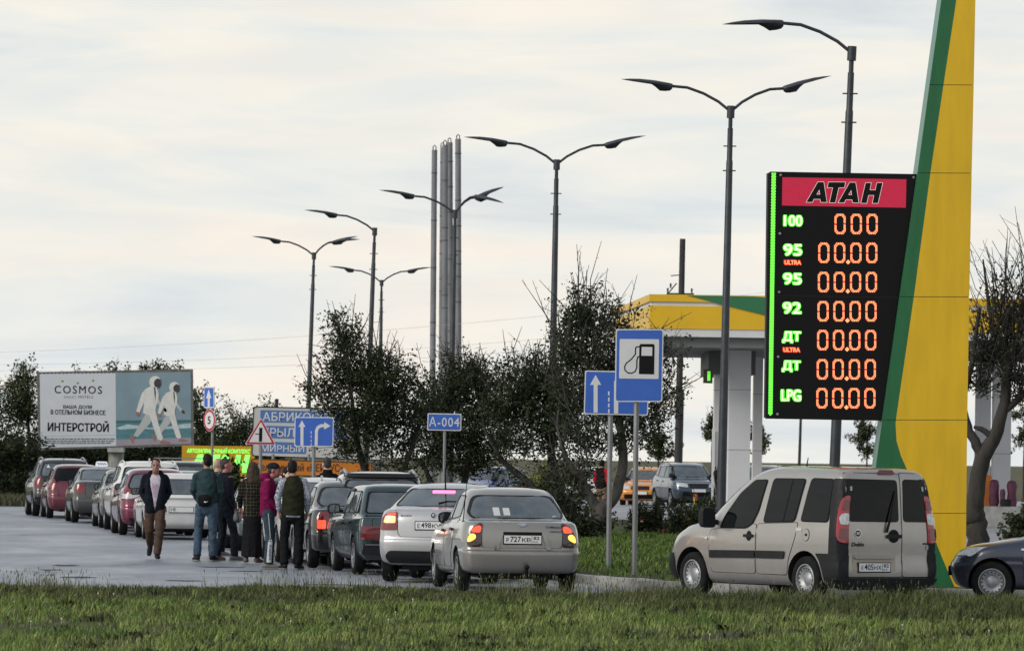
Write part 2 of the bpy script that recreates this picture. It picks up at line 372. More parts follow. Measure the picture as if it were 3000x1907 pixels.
# kerb: separate stones along the near side of the island
kerb = empty('kerb', (0, 0, 0)); tag(kerb, 'pale concrete kerb round the tip of the grass island', 'kerb')
kl = [Vector((x, y, 0)) for x, y in [(24, 75.7), (9, 76.35), (3.27, 77.32), (2.47, 78.3), (1.57, 81.05), (1.07, 83.05), (.42, 85.55), (-.53, 91.05), (-2.13, 101.05), (-5.13, 121.05), (-8.73, 143.05), (-12.5, 165)]]
stone = MB(); stone.add([(x, y, z) for x in (0, .97) for y, z in ((-.075, -.1), (.075, -.1), (.075, .13), (-.045, .135), (-.075, .10))], [(0, 1, 2, 3, 4), (9, 8, 7, 6, 5)]+[(i, 5+i, 5+(i+1) % 5, (i+1) % 5) for i in range(5)])
smesh = stone.mesh('kerb_stone'); smesh.materials.append(M['kerb'])
bm = bmesh.new(); bm.from_mesh(smesh); bmesh.ops.recalc_face_normals(bm, faces=bm.faces); bm.to_mesh(smesh); bm.free()
pos = 0.0; seg = 0; cnt = 0
tot = [0]
for i in range(len(kl)-1): tot.append(tot[-1]+(kl[i+1]-kl[i]).length)
d = 0
while d < tot[-1]-1 and cnt < 150:
    while tot[seg+1] < d: seg += 1
    a, b = kl[seg], kl[seg+1]; p = a.lerp(b, (d-tot[seg])/(tot[seg+1]-tot[seg])); dr = b-a
    o = link('kerb_stone', smesh, None, kerb, p+Vector((0, 0, random.uniform(-.012, .01)))); o.rotation_euler = (0, random.uniform(-.006, .006), math.atan2(dr.y, dr.x)+random.uniform(-.012, .012)); d += 1.0; cnt += 1
# ------------------------------------------------------------------ vehicles
def cat(a, b, c, d, t): return .5*((2*b)+(c-a)*t+(2*a-5*b+4*c-d)*t*t+(3*b-a-3*c+d)*t**3)
def body_mesh(levels, crown=.03, sb=.035, bow=(.07, .10), sub=3):
    """loft of plan outlines; a level is (z_rear, x_rear, z_front, x_front, half_width, corner_rear, corner_front)"""
    L = np.array(levels, float); n = len(L); rows = []
    for i in range(n-1):
        a, b, c, d = L[max(i-1, 0)], L[i], L[i+1], L[min(i+2, n-1)]
        for k in range(sub): 
            q = cat(a, b, c, d, k/sub); lo, hi = np.minimum(b, c), np.maximum(b, c)
            rows.append(np.clip(q, lo-.02*(hi-lo), hi+.02*(hi-lo)))
    rows.append(L[-1]); V = []; rx0, rx1 = L[-4][1]-.25, L[-4][3]+.25; xm, xh = (rx0+rx1)/2, (rx1-rx0)/2; ztop = L[-1][0]; ne, nc, ns = 6, 7, 30
    for (zr, xr, zf, xf, w_, cr, cf) in rows:
        h = []
        for k in range(ne): y = (w_-cr)*k/ne; h.append((xr+bow[0]*(y/w_)**2*min(1, w_/.6), y))
        for k in range(nc):
            a = math.pi/2*k/(nc-1); y = w_-cr+cr*math.sin(a); h.append((xr+bow[0]*(min(y, w_)/w_)**2*min(1, w_/.6)+1.5*cr*(1-math.cos(a)), y))
        x0 = h[-1][0]; h2 = []
        for k in range(ne): y = (w_-cf)*k/ne; h2.append((xf-bow[1]*(y/w_)**2, y))
        for k in range(nc):
            a = math.pi/2*k/(nc-1); y = w_-cf+cf*math.sin(a); h2.append((xf-bow[1]*(min(y, w_)/w_)**2-1.6*cf*(1-math.cos(a)), y))
        x1 = h2[-1][0]
        for k in range(1, ns): h.append((x0+(x1-x0)*k/ns, w_))
        h += h2[::-1]
        ring = []
        for (x, y) in h:
            t = (x-xr)/(xf-xr+1e-6); y2 = y*(1-sb*abs(2*t-1)**3); z = zr+(zf-zr)*t; kz = max(0.0, min(1.0, ((zr+zf)/2-ztop+.30)/.25)); z += crown*kz*max(0.0, 1-((x-xm)/xh)**2)+kz*.012*max(0.0, 1-(y2/.55)**2)
            ring.append((x, y2, z))
        full = ring + [(x, -y, z) for (x, y, z) in ring[-2:0:-1]]
        V += full; m = len(full)
    F = []
    for i in range(len(rows)-1):
        for k in range(m): F.append((i*m+k, (i+1)*m+k, (i+1)*m+(k+1) % m, i*m+(k+1) % m))
    # caps: strips across the car
    def cap(base, flip):
        q = []
        for k in range(m//2):
            a, b = base+k, base+k+1; c, d = base+(m-k) % m, base+m-k-1
            if k == 0: f = (a, b, d)
            elif b == d: f = (a, b, c)
            else: f = (a, b, d, c)
            q.append(f[::-1] if flip else f)
        return q
    F += cap(0, False) + cap((len(rows)-1)*m, True)
    me = bpy.data.meshes.new('body'); me.from_pydata(V, [], F); me.update()
    bm = bmesh.new(); bm.from_mesh(me); bmesh.ops.recalc_face_normals(bm, faces=bm.faces); bm.to_mesh(me); bm.free()
    return me
def cabin_levels(T):
    L = T['levels']; b = T['belt']; xa, xf = T['axles']; bz = L[b]
    xr0, xf0 = max(bz[1]+.40, xa+.45), min(bz[3]-.22, xf-.45)
    o = [(.48, xr0, .48, xf0, .56, .1, .1), (.80, xr0-.02, .80, xf0+.05, .62, .1, .1), (bz[0]-.04, bz[1]+.16, bz[2]-.03, bz[3]-.16, bz[4]-.075, .12, .2)]
    for l in L[b+1:-1]: o.append((l[0]-.035, l[1]+.10, l[2]-.035, l[3]-.10, l[4]-.06, max(.05, l[5]-.03), max(.08, l[6]-.04)))
    return o
def cut_arches(me, cuts, mats, cab=None, prisms=None):
    for m in mats: me.materials.append(m)
    ob = bpy.data.objects.new('b', me); COL.objects.link(ob)
    mb = MB()
    for (x, z, r, y0, y1) in cuts:
        for s in (-1, 1):
            a, b = sorted((s*y0, s*y1)); n = 28
            v = [(x+r*math.cos(2*math.pi*k/n), yy, z+r*math.sin(2*math.pi*k/n)) for yy in (a, b) for k in range(n)]
            mb.add(v, [tuple(range(n)), tuple(reversed(range(n, 2*n)))]+[(k, n+k, n+(k+1) % n, (k+1) % n) for k in range(n)])
    cm = mb.mesh('cut'); cm.materials.append(mats[1])
    bm = bmesh.new(); bm.from_mesh(cm); bmesh.ops.recalc_face_normals(bm, faces=bm.faces); bm.to_mesh(cm); bm.free()
    co = bpy.data.objects.new('c', cm); COL.objects.link(co)
    md = ob.modifiers.new('b', 'BOOLEAN'); md.operation = 'DIFFERENCE'; md.object = co; md.solver = 'EXACT'
    md.material_mode = 'TRANSFER'; tmp = []
    if cab:
        bm = bmesh.new(); bm.from_mesh(cab); bmesh.ops.recalc_face_normals(bm, faces=bm.faces); bm.to_mesh(cab); bm.free(); cab.materials.append(M['cabin'])
        ca = bpy.data.objects.new('cab', cab); COL.objects.link(ca); tmp.append(ca); m2 = ob.modifiers.new('cab', 'BOOLEAN'); m2.operation = 'DIFFERENCE'; m2.object = ca; m2.solver = 'EXACT'; m2.material_mode = 'TRANSFER'
        for pr in prisms:
            pr.materials.append(M['trim']); po = bpy.data.objects.new('pr', pr); COL.objects.link(po); tmp.append(po); m3 = ob.modifiers.new('w', 'BOOLEAN'); m3.operation = 'DIFFERENCE'; m3.object = po; m3.solver = 'EXACT'; m3.material_mode = 'TRANSFER'
    dg = bpy.context.evaluated_depsgraph_get(); dg.update()
    new = bpy.data.meshes.new_from_object(ob.evaluated_get(dg))
    bpy.data.objects.remove(ob); bpy.data.objects.remove(co); bpy.data.meshes.remove(cm)
    for t_ in tmp: bpy.data.objects.remove(t_)
    return new
def solid_prism(poly, axis, a0, a1):
    n = len(poly); V = [((p[0], a, p[1]) if axis == 'y' else (a, p[0], p[1])) for a in (a0, a1) for p in poly]
    me = bpy.data.meshes.new('pr'); me.from_pydata(V, [], [tuple(range(n)), tuple(reversed(range(n, 2*n)))]+[(i, n+i, n+(i+1) % n, (i+1) % n) for i in range(n)]); bm = bmesh.new(); bm.from_mesh(me); bmesh.ops.recalc_face_normals(bm, faces=bm.faces); bm.to_mesh(me); bm.free(); return me
def win_poly(T, key):
    half = T[key]; return rnd(half+[(-y, z) for y, z in half[::-1]], T.get('winr', .07))

def inside(p, poly):
    r = False; n = len(poly); x, y = p
    for i in range(n):
        x1, y1 = poly[i]; x2, y2 = poly[i-1]
        if (y1 > y) != (y2 > y) and x < (x2-x1)*(y-y1)/(y2-y1)+x1: r = not r
    return r
class Car:
    def __init__(s, root, bvh): s.root = root; s.bvh = bvh; s.xc = -2.04; s.yc = .85
    def hit(s, side, a, b):
        o, d = {'L': ((a, 4, b), (0, -1, 0)), 'R': ((a, -4, b), (0, 1, 0)), 'B': ((-6, a, b), (1, 0, 0)), 'F': ((6, a, b), (-1, 0, 0)), 'T': ((a, b, 4), (0, 0, -1)), 'CL': ((s.xc+.707*a-2.83, s.yc+.707*a+2.83, b), (.707, -.707, 0)), 'CR': ((s.xc+.707*a-2.83, -s.yc-.707*a-2.83, b), (.707, .707, 0))}[side]
        p, n, i, ds = s.bvh.ray_cast(Vector(o), Vector(d))
        if p is None or ds > 8.5:
            q = {'L': (a, .8, b), 'R': (a, -.8, b), 'B': (-2, a, b), 'F': (2, a, b), 'T': (a, b, 1.4), 'CL': (s.xc+.707*a, s.yc+.707*a, b), 'CR': (s.xc+.707*a, -s.yc-.707*a, b)}[side]
            p, n, i, ds = s.bvh.find_nearest(Vector(q))
        if side in ('B', 'F') and abs(a) > .45:      # keep corner panels from running off down the flank
            q0 = s.bvh.ray_cast(Vector((o[0], a*.8, b)), Vector(d))[0]
            if q0 is not None and abs(p.x-q0.x) > .22:
                p, n, i, ds = s.bvh.find_nearest(Vector((q0.x+(.13 if side == 'B' else -.13), a*1.02, b)))
        if side in ('L', 'R') and abs(p.y) < .5:      # not into the wheel well
            p, n, i, ds = s.bvh.find_nearest(Vector((a, .86 if side == 'L' else -.86, b)))
        if n.dot(Vector(d)) > 0 and side in ('L', 'R', 'T'): n = -n
        return p, n
    def patch(s, side, poly, name, mat, off=.006, grid=.09, back=.012, parent=None):
        """a panel of the given outline, moulded to the body and standing a little proud of it"""
        pts = []
        n = len(poly)
        for i in range(n):
            a = Vector(poly[i]); b = Vector(poly[(i+1) % n]); k = max(1, int((b-a).length/grid))
            pts += [a.lerp(b, t/k) for t in range(k)]
        nb = len(pts); pl = [tuple(p) for p in pts]
        xs = [p.x for p in pts]; zs = [p.y for p in pts]
        gx = int((max(xs)-min(xs))/grid); gz = int((max(zs)-min(zs))/grid)
        for i in range(1, gx+1):
            for j in range(1, gz+1):
                q = Vector((min(xs)+(max(xs)-min(xs))*i/(gx+1), min(zs)+(max(zs)-min(zs))*j/(gz+1)))
                if inside(tuple(q), pl) and min((q-p).length for p in pts[:nb]) > grid*.35: pts.append(q)
        vv, ee, ff, *_ = delaunay_2d_cdt(pts, [], [list(range(nb))], 1, 1e-5)
        V = []; Nn = []
        for q in vv:
            p, nn = s.hit(side, q.x, q.y); V.append(p+nn*off); Nn.append(nn)
        F = []
        cnt = {}
        for f in ff:
            f = list(f); a, b, c = V[f[0]], V[f[1]], V[f[2]]
            if (b-a).cross(c-a).dot(Nn[f[0]]+Nn[f[1]]+Nn[f[2]]) < 0: f.reverse()
            F.append(tuple(f))
            for i in range(len(f)): cnt[(f[i], f[(i+1) % len(f)])] = 1
        base = len(V); bmap = {}
        for (a, b) in list(cnt):
            if (b, a) in cnt: continue
            for q in (a, b):
                if q not in bmap: bmap[q] = len(V); V.append(V[q]-Nn[q]*(off+back))
            F.append((b, a, bmap[a], bmap[b]))
        me = bpy.data.meshes.new(name); me.from_pydata(V, [], F); me.update()
        return link(name, me, mat, parent or s.root, smooth=40)
    def frame(s, side, poly, big, name, mat, off=.007):
        """rubber surround of a window: a moulded strip between two outlines"""
        V = []; F = []; n = len(poly); c = Vector((sum(p[0] for p in poly)/n, sum(p[1] for p in poly)/n)); sub = 3
        for i in range(n):
            for q in range(sub):
                a = Vector(poly[i]).lerp(Vector(poly[(i+1) % n]), q/sub); b = Vector(big[i]).lerp(Vector(big[(i+1) % n]), q/sub); a = c+(a-c)*.985
                p0, n0 = s.hit(side, *a); p1, n1 = s.hit(side, *b); V += [p0-n0*.012, p0+n0*off, p1+n1*off, p1-n1*.006]
        m = n*sub
        for i in range(m):
            j = (i+1) % m
            for q in range(3): F.append((i*4+q, j*4+q, j*4+q+1, i*4+q+1))
        me = bpy.data.meshes.new(name); me.from_pydata(V, [], F); bm = bmesh.new(); bm.from_mesh(me); bmesh.ops.recalc_face_normals(bm, faces=bm.faces); bm.to_mesh(me); bm.free()
        return link(name, me, mat, s.root, smooth=40)
    def both(s, poly, name, mat, **k):
        kr = dict(k); return [s.patch('L', poly, name, mat, **k), s.patch('R', poly, name, mat, **kr)]
    def text(s, side, body, c, h, wd, mat, name='lettering', parent=None, off=.012, bold=0.0, shear=0.0):
        """lettering laid on the body around c = (a, b)"""
        V, F, asp = text_mesh(body, bold, shear); p, n = s.hit(side, *c)
        if side == 'B': xa = Vector((0, -1, 0))
        elif side == 'L': xa = Vector((-1, 0, 0))
        else: xa = Vector((0, 1, 0))
        xa = (xa-n*xa.dot(n)).normalized(); up = n.cross(xa); 
        if up.z < 0: up = -up
        me = bpy.data.meshes.new(name)
        me.from_pydata([p+n*off+xa*((q[0]-.5)*wd)+up*((q[1]-.5)*h) for q in V], [], F); me.update()
        return link(name, me, mat, parent or s.root)
    def plate(s, side, c, txt, region=None, wd=.52, h=.112, bold=.012):
        p, n = s.hit(side, *c); n = Vector((n.x, n.y, 0)).normalized() if abs(n.x) > .5 else Vector((-1, 0, 0))
        dx = .016
        def bx(name, a0, a1, b0, b1, d0, d1, mat, par):
            sg = -1 if side == 'B' else 1
            v = [(p.x+sg*d, c[0]+a, c[1]+b) for d in (d0, d1) for a in (a0, a1) for b in (b0, b1)]
            mb = MB(); mb.add(v, [(0, 1, 3, 2), (4, 6, 7, 5), (0, 4, 5, 1), (2, 3, 7, 6), (0, 2, 6, 4), (1, 5, 7, 3)])
            return mb.build(name, mat, par, fix=True)
        fr = bx('license_plate', -wd/2-.012, wd/2+.012, -h/2-.016, h/2+.01, -.03, dx, M['ink'], s.root)
        pl = bx('plate_panel', -wd/2, wd/2, -h/2, h/2, dx-.004, dx+.004, M['plate'], fr)
        mb = MB(); sg = -1 if side == 'B' else 1
        def tx(body, y0, y1, z0, z1, b=bold):
            V, F, _ = text_mesh(body, b)
            # reading direction: from the car's left to its right on the tail
            mb.add([(p.x+sg*(dx+.0055), c[0]+sg*((y0+(y1-y0)*q[0])), c[1]+z0+(z1-z0)*q[1]) for q in V], F)
        if txt is None: return fr
        if region == 'part':
            tx(txt[0], -wd/2+.03, -wd/2+.065, -h*.30, h*.22); tx(txt[1:], -wd/2+.085, -wd/2+.13, -h*.32, h*.38)
        elif region:
            spl = wd/2-.135
            tx(txt[0], -wd/2+.03, -wd/2+.065, -h*.30, h*.22); tx(txt[1:4], -wd/2+.085, -wd/2+.235, -h*.32, h*.38); tx(txt[4:], -wd/2+.25, spl-.012, -h*.30, h*.22)
            tx(region, spl+.025, wd/2-.025, -.002, h*.40); tx('RUS', spl+.02, spl+.085, -h*.40, -h*.16, 0)
            for (a, b, z0, z1) in ((spl, spl+.006, -h/2+.004, h/2-.004),):
                mb.add([(p.x+sg*(dx+.0055), c[0]+sg*q[0], c[1]+q[1]) for q in ((a, z0), (b, z0), (b, z1), (a, z1))], [(0, 1, 2, 3)])
        else: tx(txt, -wd/2+.04, wd/2-.04, -h*.32, h*.34)
        mb.build('lettering', M['ink'], fr)
        return fr

_wm = {}
def wheel_meshes(r, wdt, style):
    k = (round(r, 3), round(wdt, 3), style)
    if k in _wm: return _wm[k]
    h = wdt/2; rim = r*.66
    mb = MB(); mb.lathe([(rim*.9, -h*.7), (rim, -h*.92), (r*.8, -h), (r*.93, -h*.92), (r*.985, -h*.72), (r, -h*.4), (r, h*.4), (r*.985, h*.72), (r*.93, h*.92), (r*.8, h), (rim, h*.92), (rim*.9, h*.7)], 32, 'y', closed=True)
    tm = mb.mesh('wheel'); tm.materials.append(M['rubber']); smooth_mesh(tm, 50)
    bm = bmesh.new(); bm.from_mesh(tm); bmesh.ops.recalc_face_normals(bm, faces=bm.faces); bm.to_mesh(tm); bm.free()
    mb = MB(); y1 = h*.86
    mb.lathe([(rim*1.0, y1*.2), (rim*1.01, y1+.004), (rim*.93, y1+.006), (rim*.9, y1-.02), (rim*.86, y1-.06)], 32, 'y', 0)
    mb.lathe([(rim*.88, y1-.085), (.001, y1-.085)], 24, 'y', 1)
    if style == 'steel':
        mb.lathe([(rim*.9, y1-.03), (rim*.78, y1-.012), (rim*.62, y1-.02), (rim*.45, y1-.045), (rim*.3, y1-.03), (rim*.2, y1-.02), (.001, y1-.02)], 32, 'y', 0)
        for q in range(16):
            t = 2*math.pi*q/16; c = (rim*.72*math.cos(t), rim*.72*math.sin(t)); a = rim*.058
            pts = [(c[0]+a*math.cos(u)*1.0, c[1]+a*math.sin(u)) for u in [2*math.pi*j/8 for j in range(8)]]
            mb.add([(x, y1-.008, z) for x, z in pts], [tuple(range(7, -1, -1))], 1)
    else:
        ns = 5 if style == 'five' else 8; wdh = .16 if style == 'five' else .085
        for q in range(ns):
            t = 2*math.pi*q/ns; ca, sa = math.cos(t), math.sin(t); pts = []
            for (rr, hw) in ((rim*.16, wdh*.9), (rim*.92, wdh*1.15)):
                for sg in (-1, 1): pts.append((rr*ca-sg*hw*rim*sa, rr*sa+sg*hw*rim*ca))
            pts = [pts[0], pts[1], pts[3], pts[2]]
            v = [(x, y1-.012, z) for x, z in pts]+[(x, y1-.05, z) for x, z in pts]
            mb.add(v, [(3, 2, 1, 0), (0, 1, 5, 4), (1, 2, 6, 5), (2, 3, 7, 6), (3, 0, 4, 7)], 0)
        mb.lathe([(rim*.24, y1-.05), (rim*.24, y1-.006), (.001, y1-.004)], 16, 'y', 0)
    rm = mb.mesh('rim'); rm.materials.append(M['steelw'] if style == 'steel' else M['alloy']); rm.materials.append(M['well'])
    bm = bmesh.new(); bm.from_mesh(rm); bmesh.ops.recalc_face_normals(bm, faces=[f for f in bm.faces if f.material_index == 0]); bm.to_mesh(rm); bm.free()
    smooth_mesh(rm, 40)
    _wm[k] = (tm, rm); return _wm[k]

_fit = {}
def cabin_fittings(T, root):
    L = T['levels'][T['belt']]; dz = round(L[2]-.965, 3); xr = round(max(L[1]+.55, T['axles'][0]+.40), 3); key = (dz, xr)
    if key not in _fit:
        def cushion(y0, y1, z0, z1, x, t, tilt, r):
            mb = MB(); pl = rrect(y0, z0, y1, z1, r); n = len(pl); V = []
            for (dx, sc) in ((0, .9), (.02, 1.0), (t-.02, 1.0), (t, .9)):
                cy, cz = (y0+y1)/2, (z0+z1)/2; V += [(x+dx-tilt*(z-z0), cy+(y-cy)*sc, cz+(z-cz)*sc) for y, z in pl]
            mb.add(V, [tuple(range(n)), tuple(reversed(range(3*n, 4*n)))]+[(i*n+k, (i+1)*n+k, (i+1)*n+(k+1) % n, i*n+(k+1) % n) for i in range(3) for k in range(n)]); me = mb.mesh('seat'); bm = bmesh.new(); bm.from_mesh(me); bmesh.ops.recalc_face_normals(bm, faces=bm.faces); bm.to_mesh(me); bm.free(); me.materials.append(M['seatc']); smooth_mesh(me, 40); return me
        f = [('front_seat', cushion(s-.23, s+.23, .50, 1.06+dz, -.12, .12, .22, .10)) for s in (-.36, .36)]+[('headrest', cushion(s-.12, s+.12, 1.09+dz, 1.25+dz, -.26, .09, .1, .05)) for s in (-.36, .36)]
        f += [('rear_bench', cushion(-.58, .58, .50, .97+dz, xr+.05, .13, .2, .08))]+[('headrest', cushion(s-.11, s+.11, .99+dz, 1.12+dz, xr-.05, .08, .1, .04)) for s in (-.34, .34)]
        mb = MB(); mb.box(.62, L[3]-.25, -.60, .60, .60+dz, .90+dz); dm = mb.mesh('dashboard'); dm.materials.append(M['cabin']); f.append(('dashboard', dm))
        mb = MB(); mb.tube([(.50+.06*math.sin(t), .36+.18*math.cos(t), .90+dz+.17*math.sin(t)) for t in [2*math.pi*i/16 for i in range(17)]], .016, 6); sm_ = mb.mesh('steering_wheel'); sm_.materials.append(M['trim']); f.append(('steering_wheel', sm_))
        _fit[key] = f
    for nm, me in _fit[key]: link(nm, me, None, root)
_bodies = {}
def make_car(T, name, label, pos, heading, paintmat, cat_='car', group=None, style='five', glass=None, at='rl', scale=1.0):
    """T: template; pos: ground contact of the rear left wheel (at='rl'), front left ('fl') ; heading: degrees left of +Y"""
    rz = R(90+heading); xa, xf = T['axles']; tr = T['track']
    loc = Vector((pos[0], pos[1], 0)); lw = Matrix.Rotation(rz, 3, 'Z') @ (Vector(((xa if at == 'rl' else xf), tr+.06, 0))*scale) if at != 'c' else Vector((0, 0, 0))
    root = empty(name, loc-lw, rz, label, cat_, group); root.scale = (scale,)*3
    key = T['name']
    if key not in _bodies:
        me = body_mesh(T['levels'], T.get('crown', .03), T.get('sb', .035), T.get('bow', (.07, .10)))
        cuts = [(x, T['wr']*1.02, T['ar'], tr-.17, 1.3) for x in T['axles']]
        bv = BVHTree.FromPolygons([v.co[:] for v in me.vertices], [tuple(p.vertices) for p in me.polygons]); cab = None; prs = []
        if 'belt' in T:
            cab = body_mesh(cabin_levels(T), T.get('crown', .03), .03, (.06, .08)); tmpc = Car(None, bv)
            for poly in T['sidewin']:
                for sg in (1, -1): prs.append(solid_prism(poly, 'y', sg*.42, sg*1.2))
            for kk, sg in (('rearwin', -1), ('frontwin', 1)):
                pl = win_poly(T, kk); zt_ = max(p[1] for p in pl); x_ = tmpc.hit('B' if sg < 0 else 'F', 0, zt_-.01)[0].x; prs.append(solid_prism(pl, 'x', sg*6, x_-sg*.14))
        me = cut_arches(me, cuts, [M['white'], M['well']], cab, prs)
        _bodies[key] = (me, bv)
    me0, bvh = _bodies[key]; me = me0.copy(); me.materials[0] = paintmat; smooth_mesh(me, 38)
    link('body', me, None, root); car = Car(root, bvh); car.T = T; car.paint = paintmat
    tm, rm = wheel_meshes(T['wr'], T['tw'], style)
    for x in T['axles']:
        for sg in (1, -1):
            wo = link('wheel', tm, None, root, (x, sg*(tr-.0), T['wr'])); wo.rotation_euler = (0, random.random()*6, 0)
            ro = link('rim', rm, None, wo)
            if sg < 0: ro.rotation_euler = (0, 0, math.pi)
    # the floor pan and its works seen below the bumper
    ug = MB(); x0, x1 = xa-.5, xf+.4; ug.box(x0, x1, -.5, .5, .19, .30); ug.box(xa-.07, xa+.07, -tr+.1, tr-.1, T['wr']-.06, T['wr']+.06)
    ug.tube([(xa-.6, -.35, .25), (xa+.2, -.35, .25)], .05, 10)
    ug.build('underbody', M['well'], root, smooth=40)
    g = glass or (M['winglass'] if 'belt' in T else M['glass'])
    if 'belt' in T: cabin_fittings(T, root)
    for d in T.get('doors', []):
        poly = d['poly']; c = Vector((sum(p[0] for p in poly)/len(poly), sum(p[1] for p in poly)/len(poly)))
        big = [tuple(c+(Vector(p)-c)*(1+.012/max(.25, (Vector(p)-c).length))) for p in poly]
        for sd in 'LR':
            dr = car.patch(sd, poly, 'door', paintmat, off=.005, grid=.11); car.patch(sd, big, 'door_gap', M['seam'], off=.0015, grid=.11, parent=dr)
            if 'handle' in d:
                hx, hz = d['handle']; car.patch(sd, rrect(hx-.09, hz-.018, hx+.09, hz+.018, .015), 'handle', d.get('hmat', M['black']), off=.03, grid=.06, parent=dr)
    for poly in T.get('sidewin', []):
        for sd in 'LR':
            c = Vector((sum(p[0] for p in poly)/len(poly), sum(p[1] for p in poly)/len(poly)))
            big = [tuple(c+(Vector(p)-c)*(1+.022/max(.2, (Vector(p)-c).length))) for p in poly]
            wn = car.frame(sd, poly, big, 'side_window', M['trim']); car.patch(sd, poly, 'pane', g, off=.002 if 'belt' in T else .012, grid=.1, parent=wn)
    for side, key2 in (('B', 'rearwin'), ('F', 'frontwin')):
        if key2 in T:
            half = T[key2]; poly = half+[(-y, z) for y, z in half[::-1]] if half[0][0] > 0 else half
            poly = rnd(poly, T.get('winr', .07)); c = Vector((0, sum(p[1] for p in poly)/len(poly)))
            big = [tuple(c+(Vector(p)-c)*(1+.025/max(.2, (Vector(p)-c).length))) for p in poly]
            wn = car.frame(side, poly, big, 'rear_window' if side == 'B' else 'windscreen', M['trim']); car.patch(side, poly, 'pane', g, off=.002 if 'belt' in T else .012, grid=.08, parent=wn)
    if 'trunk' in T:
        half = T['trunk']; poly = rnd(half+[(-y, z) for y, z in half[::-1]], .05)
        c = Vector((0, sum(p[1] for p in poly)/len(poly))); big = [tuple(c+(Vector(p)-c)*(1+.011/max(.2, (Vector(p)-c).length))) for p in poly]
        tk = car.patch('B', poly, 'boot_lid', paintmat, off=.005, grid=.08); car.patch('B', big, 'boot_gap', M['seam'], off=.0015, grid=.08, parent=tk)
    for (half, nm, mt) in T.get('tail', []):
        for sg in (1, -1):
            car.patch('B', rnd([(sg*y, z) for y, z in half][::sg], T.get('tailr', .03)), nm, mt, off=.014, grid=.05)
    for (half, nm, mt) in T.get('rearpan', []):
        car.patch('B', rnd(half+[(-y, z) for y, z in half[::-1]], .03), nm, mt, off=.012, grid=.08)
    for (poly, nm, mt) in T.get('sidepan', []):
        for sd in 'LR': car.patch(sd, poly, nm, mt, off=.011, grid=.08)
    if 'mirror' in T:
        mx, mz = T['mirror']
        for sg, sd in ((1, 'L'), (-1, 'R')):
            p, n = car.hit(sd, mx, mz); y = p.y
            mb = MB(); pr = rnd([(-.11, -.075), (.10, -.085), (.115, .05), (.02, .085), (-.10, .075)], .05); k = len(pr)
            V = []
            for (dx, sc) in ((-.035, .9), (-.02, 1.0), (.03, .97), (.07, .8), (.095, .45)):
                V += [(p.x+dx, y+sg*(.16+a*sc*sg*1.0), mz+.03+b*sc) for a, b in pr]
            F = [tuple(range(k))]+[tuple(range(4*k, 5*k))]+[(i*k+j, i*k+(j+1) % k, (i+1)*k+(j+1) % k, (i+1)*k+j) for i in range(4) for j in range(k)]
            mb.add(V, F); mb.tube([(p.x+.03, y-.03*sg, mz-.02), (p.x+.03, y+sg*.12, mz+.0)], .03, 8)
            mo = mb.build('side_mirror', T.get('mirmat') or M['black'], root, smooth=45, fix=True)
            gp = [(p.x-.038, y+sg*(.16+a*.76*sg), mz+.03+b*.76) for a, b in pr]; mg = MB(); mg.add(gp, [tuple(range(k))])
            mg.build('mirror_glass', M['mirror'], mo)
    return car
def rails(car, y, z0, xa, xb, h=.07, r=.02, mat=None):
    for sg in (1, -1):
        pa, _ = car.hit('T', xa, sg*y); pb, _ = car.hit('T', xb, sg*y); pm_, _ = car.hit('T', (xa+xb)/2, sg*y)
        mb = MB(); mb.tube([pa+Vector((-.05, 0, -.03)), pa+Vector((.03, 0, h*.7)), pa+Vector((.14, 0, h)), pm_+Vector((0, 0, h*1.05)), pb+Vector((-.14, 0, h)), pb+Vector((-.03, 0, h*.7)), pb+Vector((.05, 0, -.02))], [r*2.0, r*1.7, r*1.1, r, r*1.1, r*1.7, r*2.0], 8)
        mb.build('roof_rail', mat or M['alloy'], car.root, smooth=60)
def antenna(car, x, y, h, lean=-.25, r=.006):
    p, _ = car.hit('T', x, y); mb = MB(); mb.tube([p-Vector((0, 0, .01)), p+Vector((0, 0, .02)), p+Vector((lean*h, 0, h))], [.02, r*1.6, r], 6)
    mb.build('antenna', M['trim'], car.root)
def fin(car, x):
    p, _ = car.hit('T', x, 0); mb = MB(); mb.prism([(-.09, -.01), (.1, -.01), (.0, .03), (-.06, .075)], -.02, .02)
    mb.build('antenna_fin', car.paint, car.root, p)
def wiper(car, a, b):
    p, n = car.hit('B', *a); q, n2 = car.hit('B', *b); mb = MB()
    mb.tube([p+n*.03, p.lerp(q, .35)+n*.05, q+n2*.022], [.02, .014, .008], 6); mb.build('wiper', M['trim'], car.root)

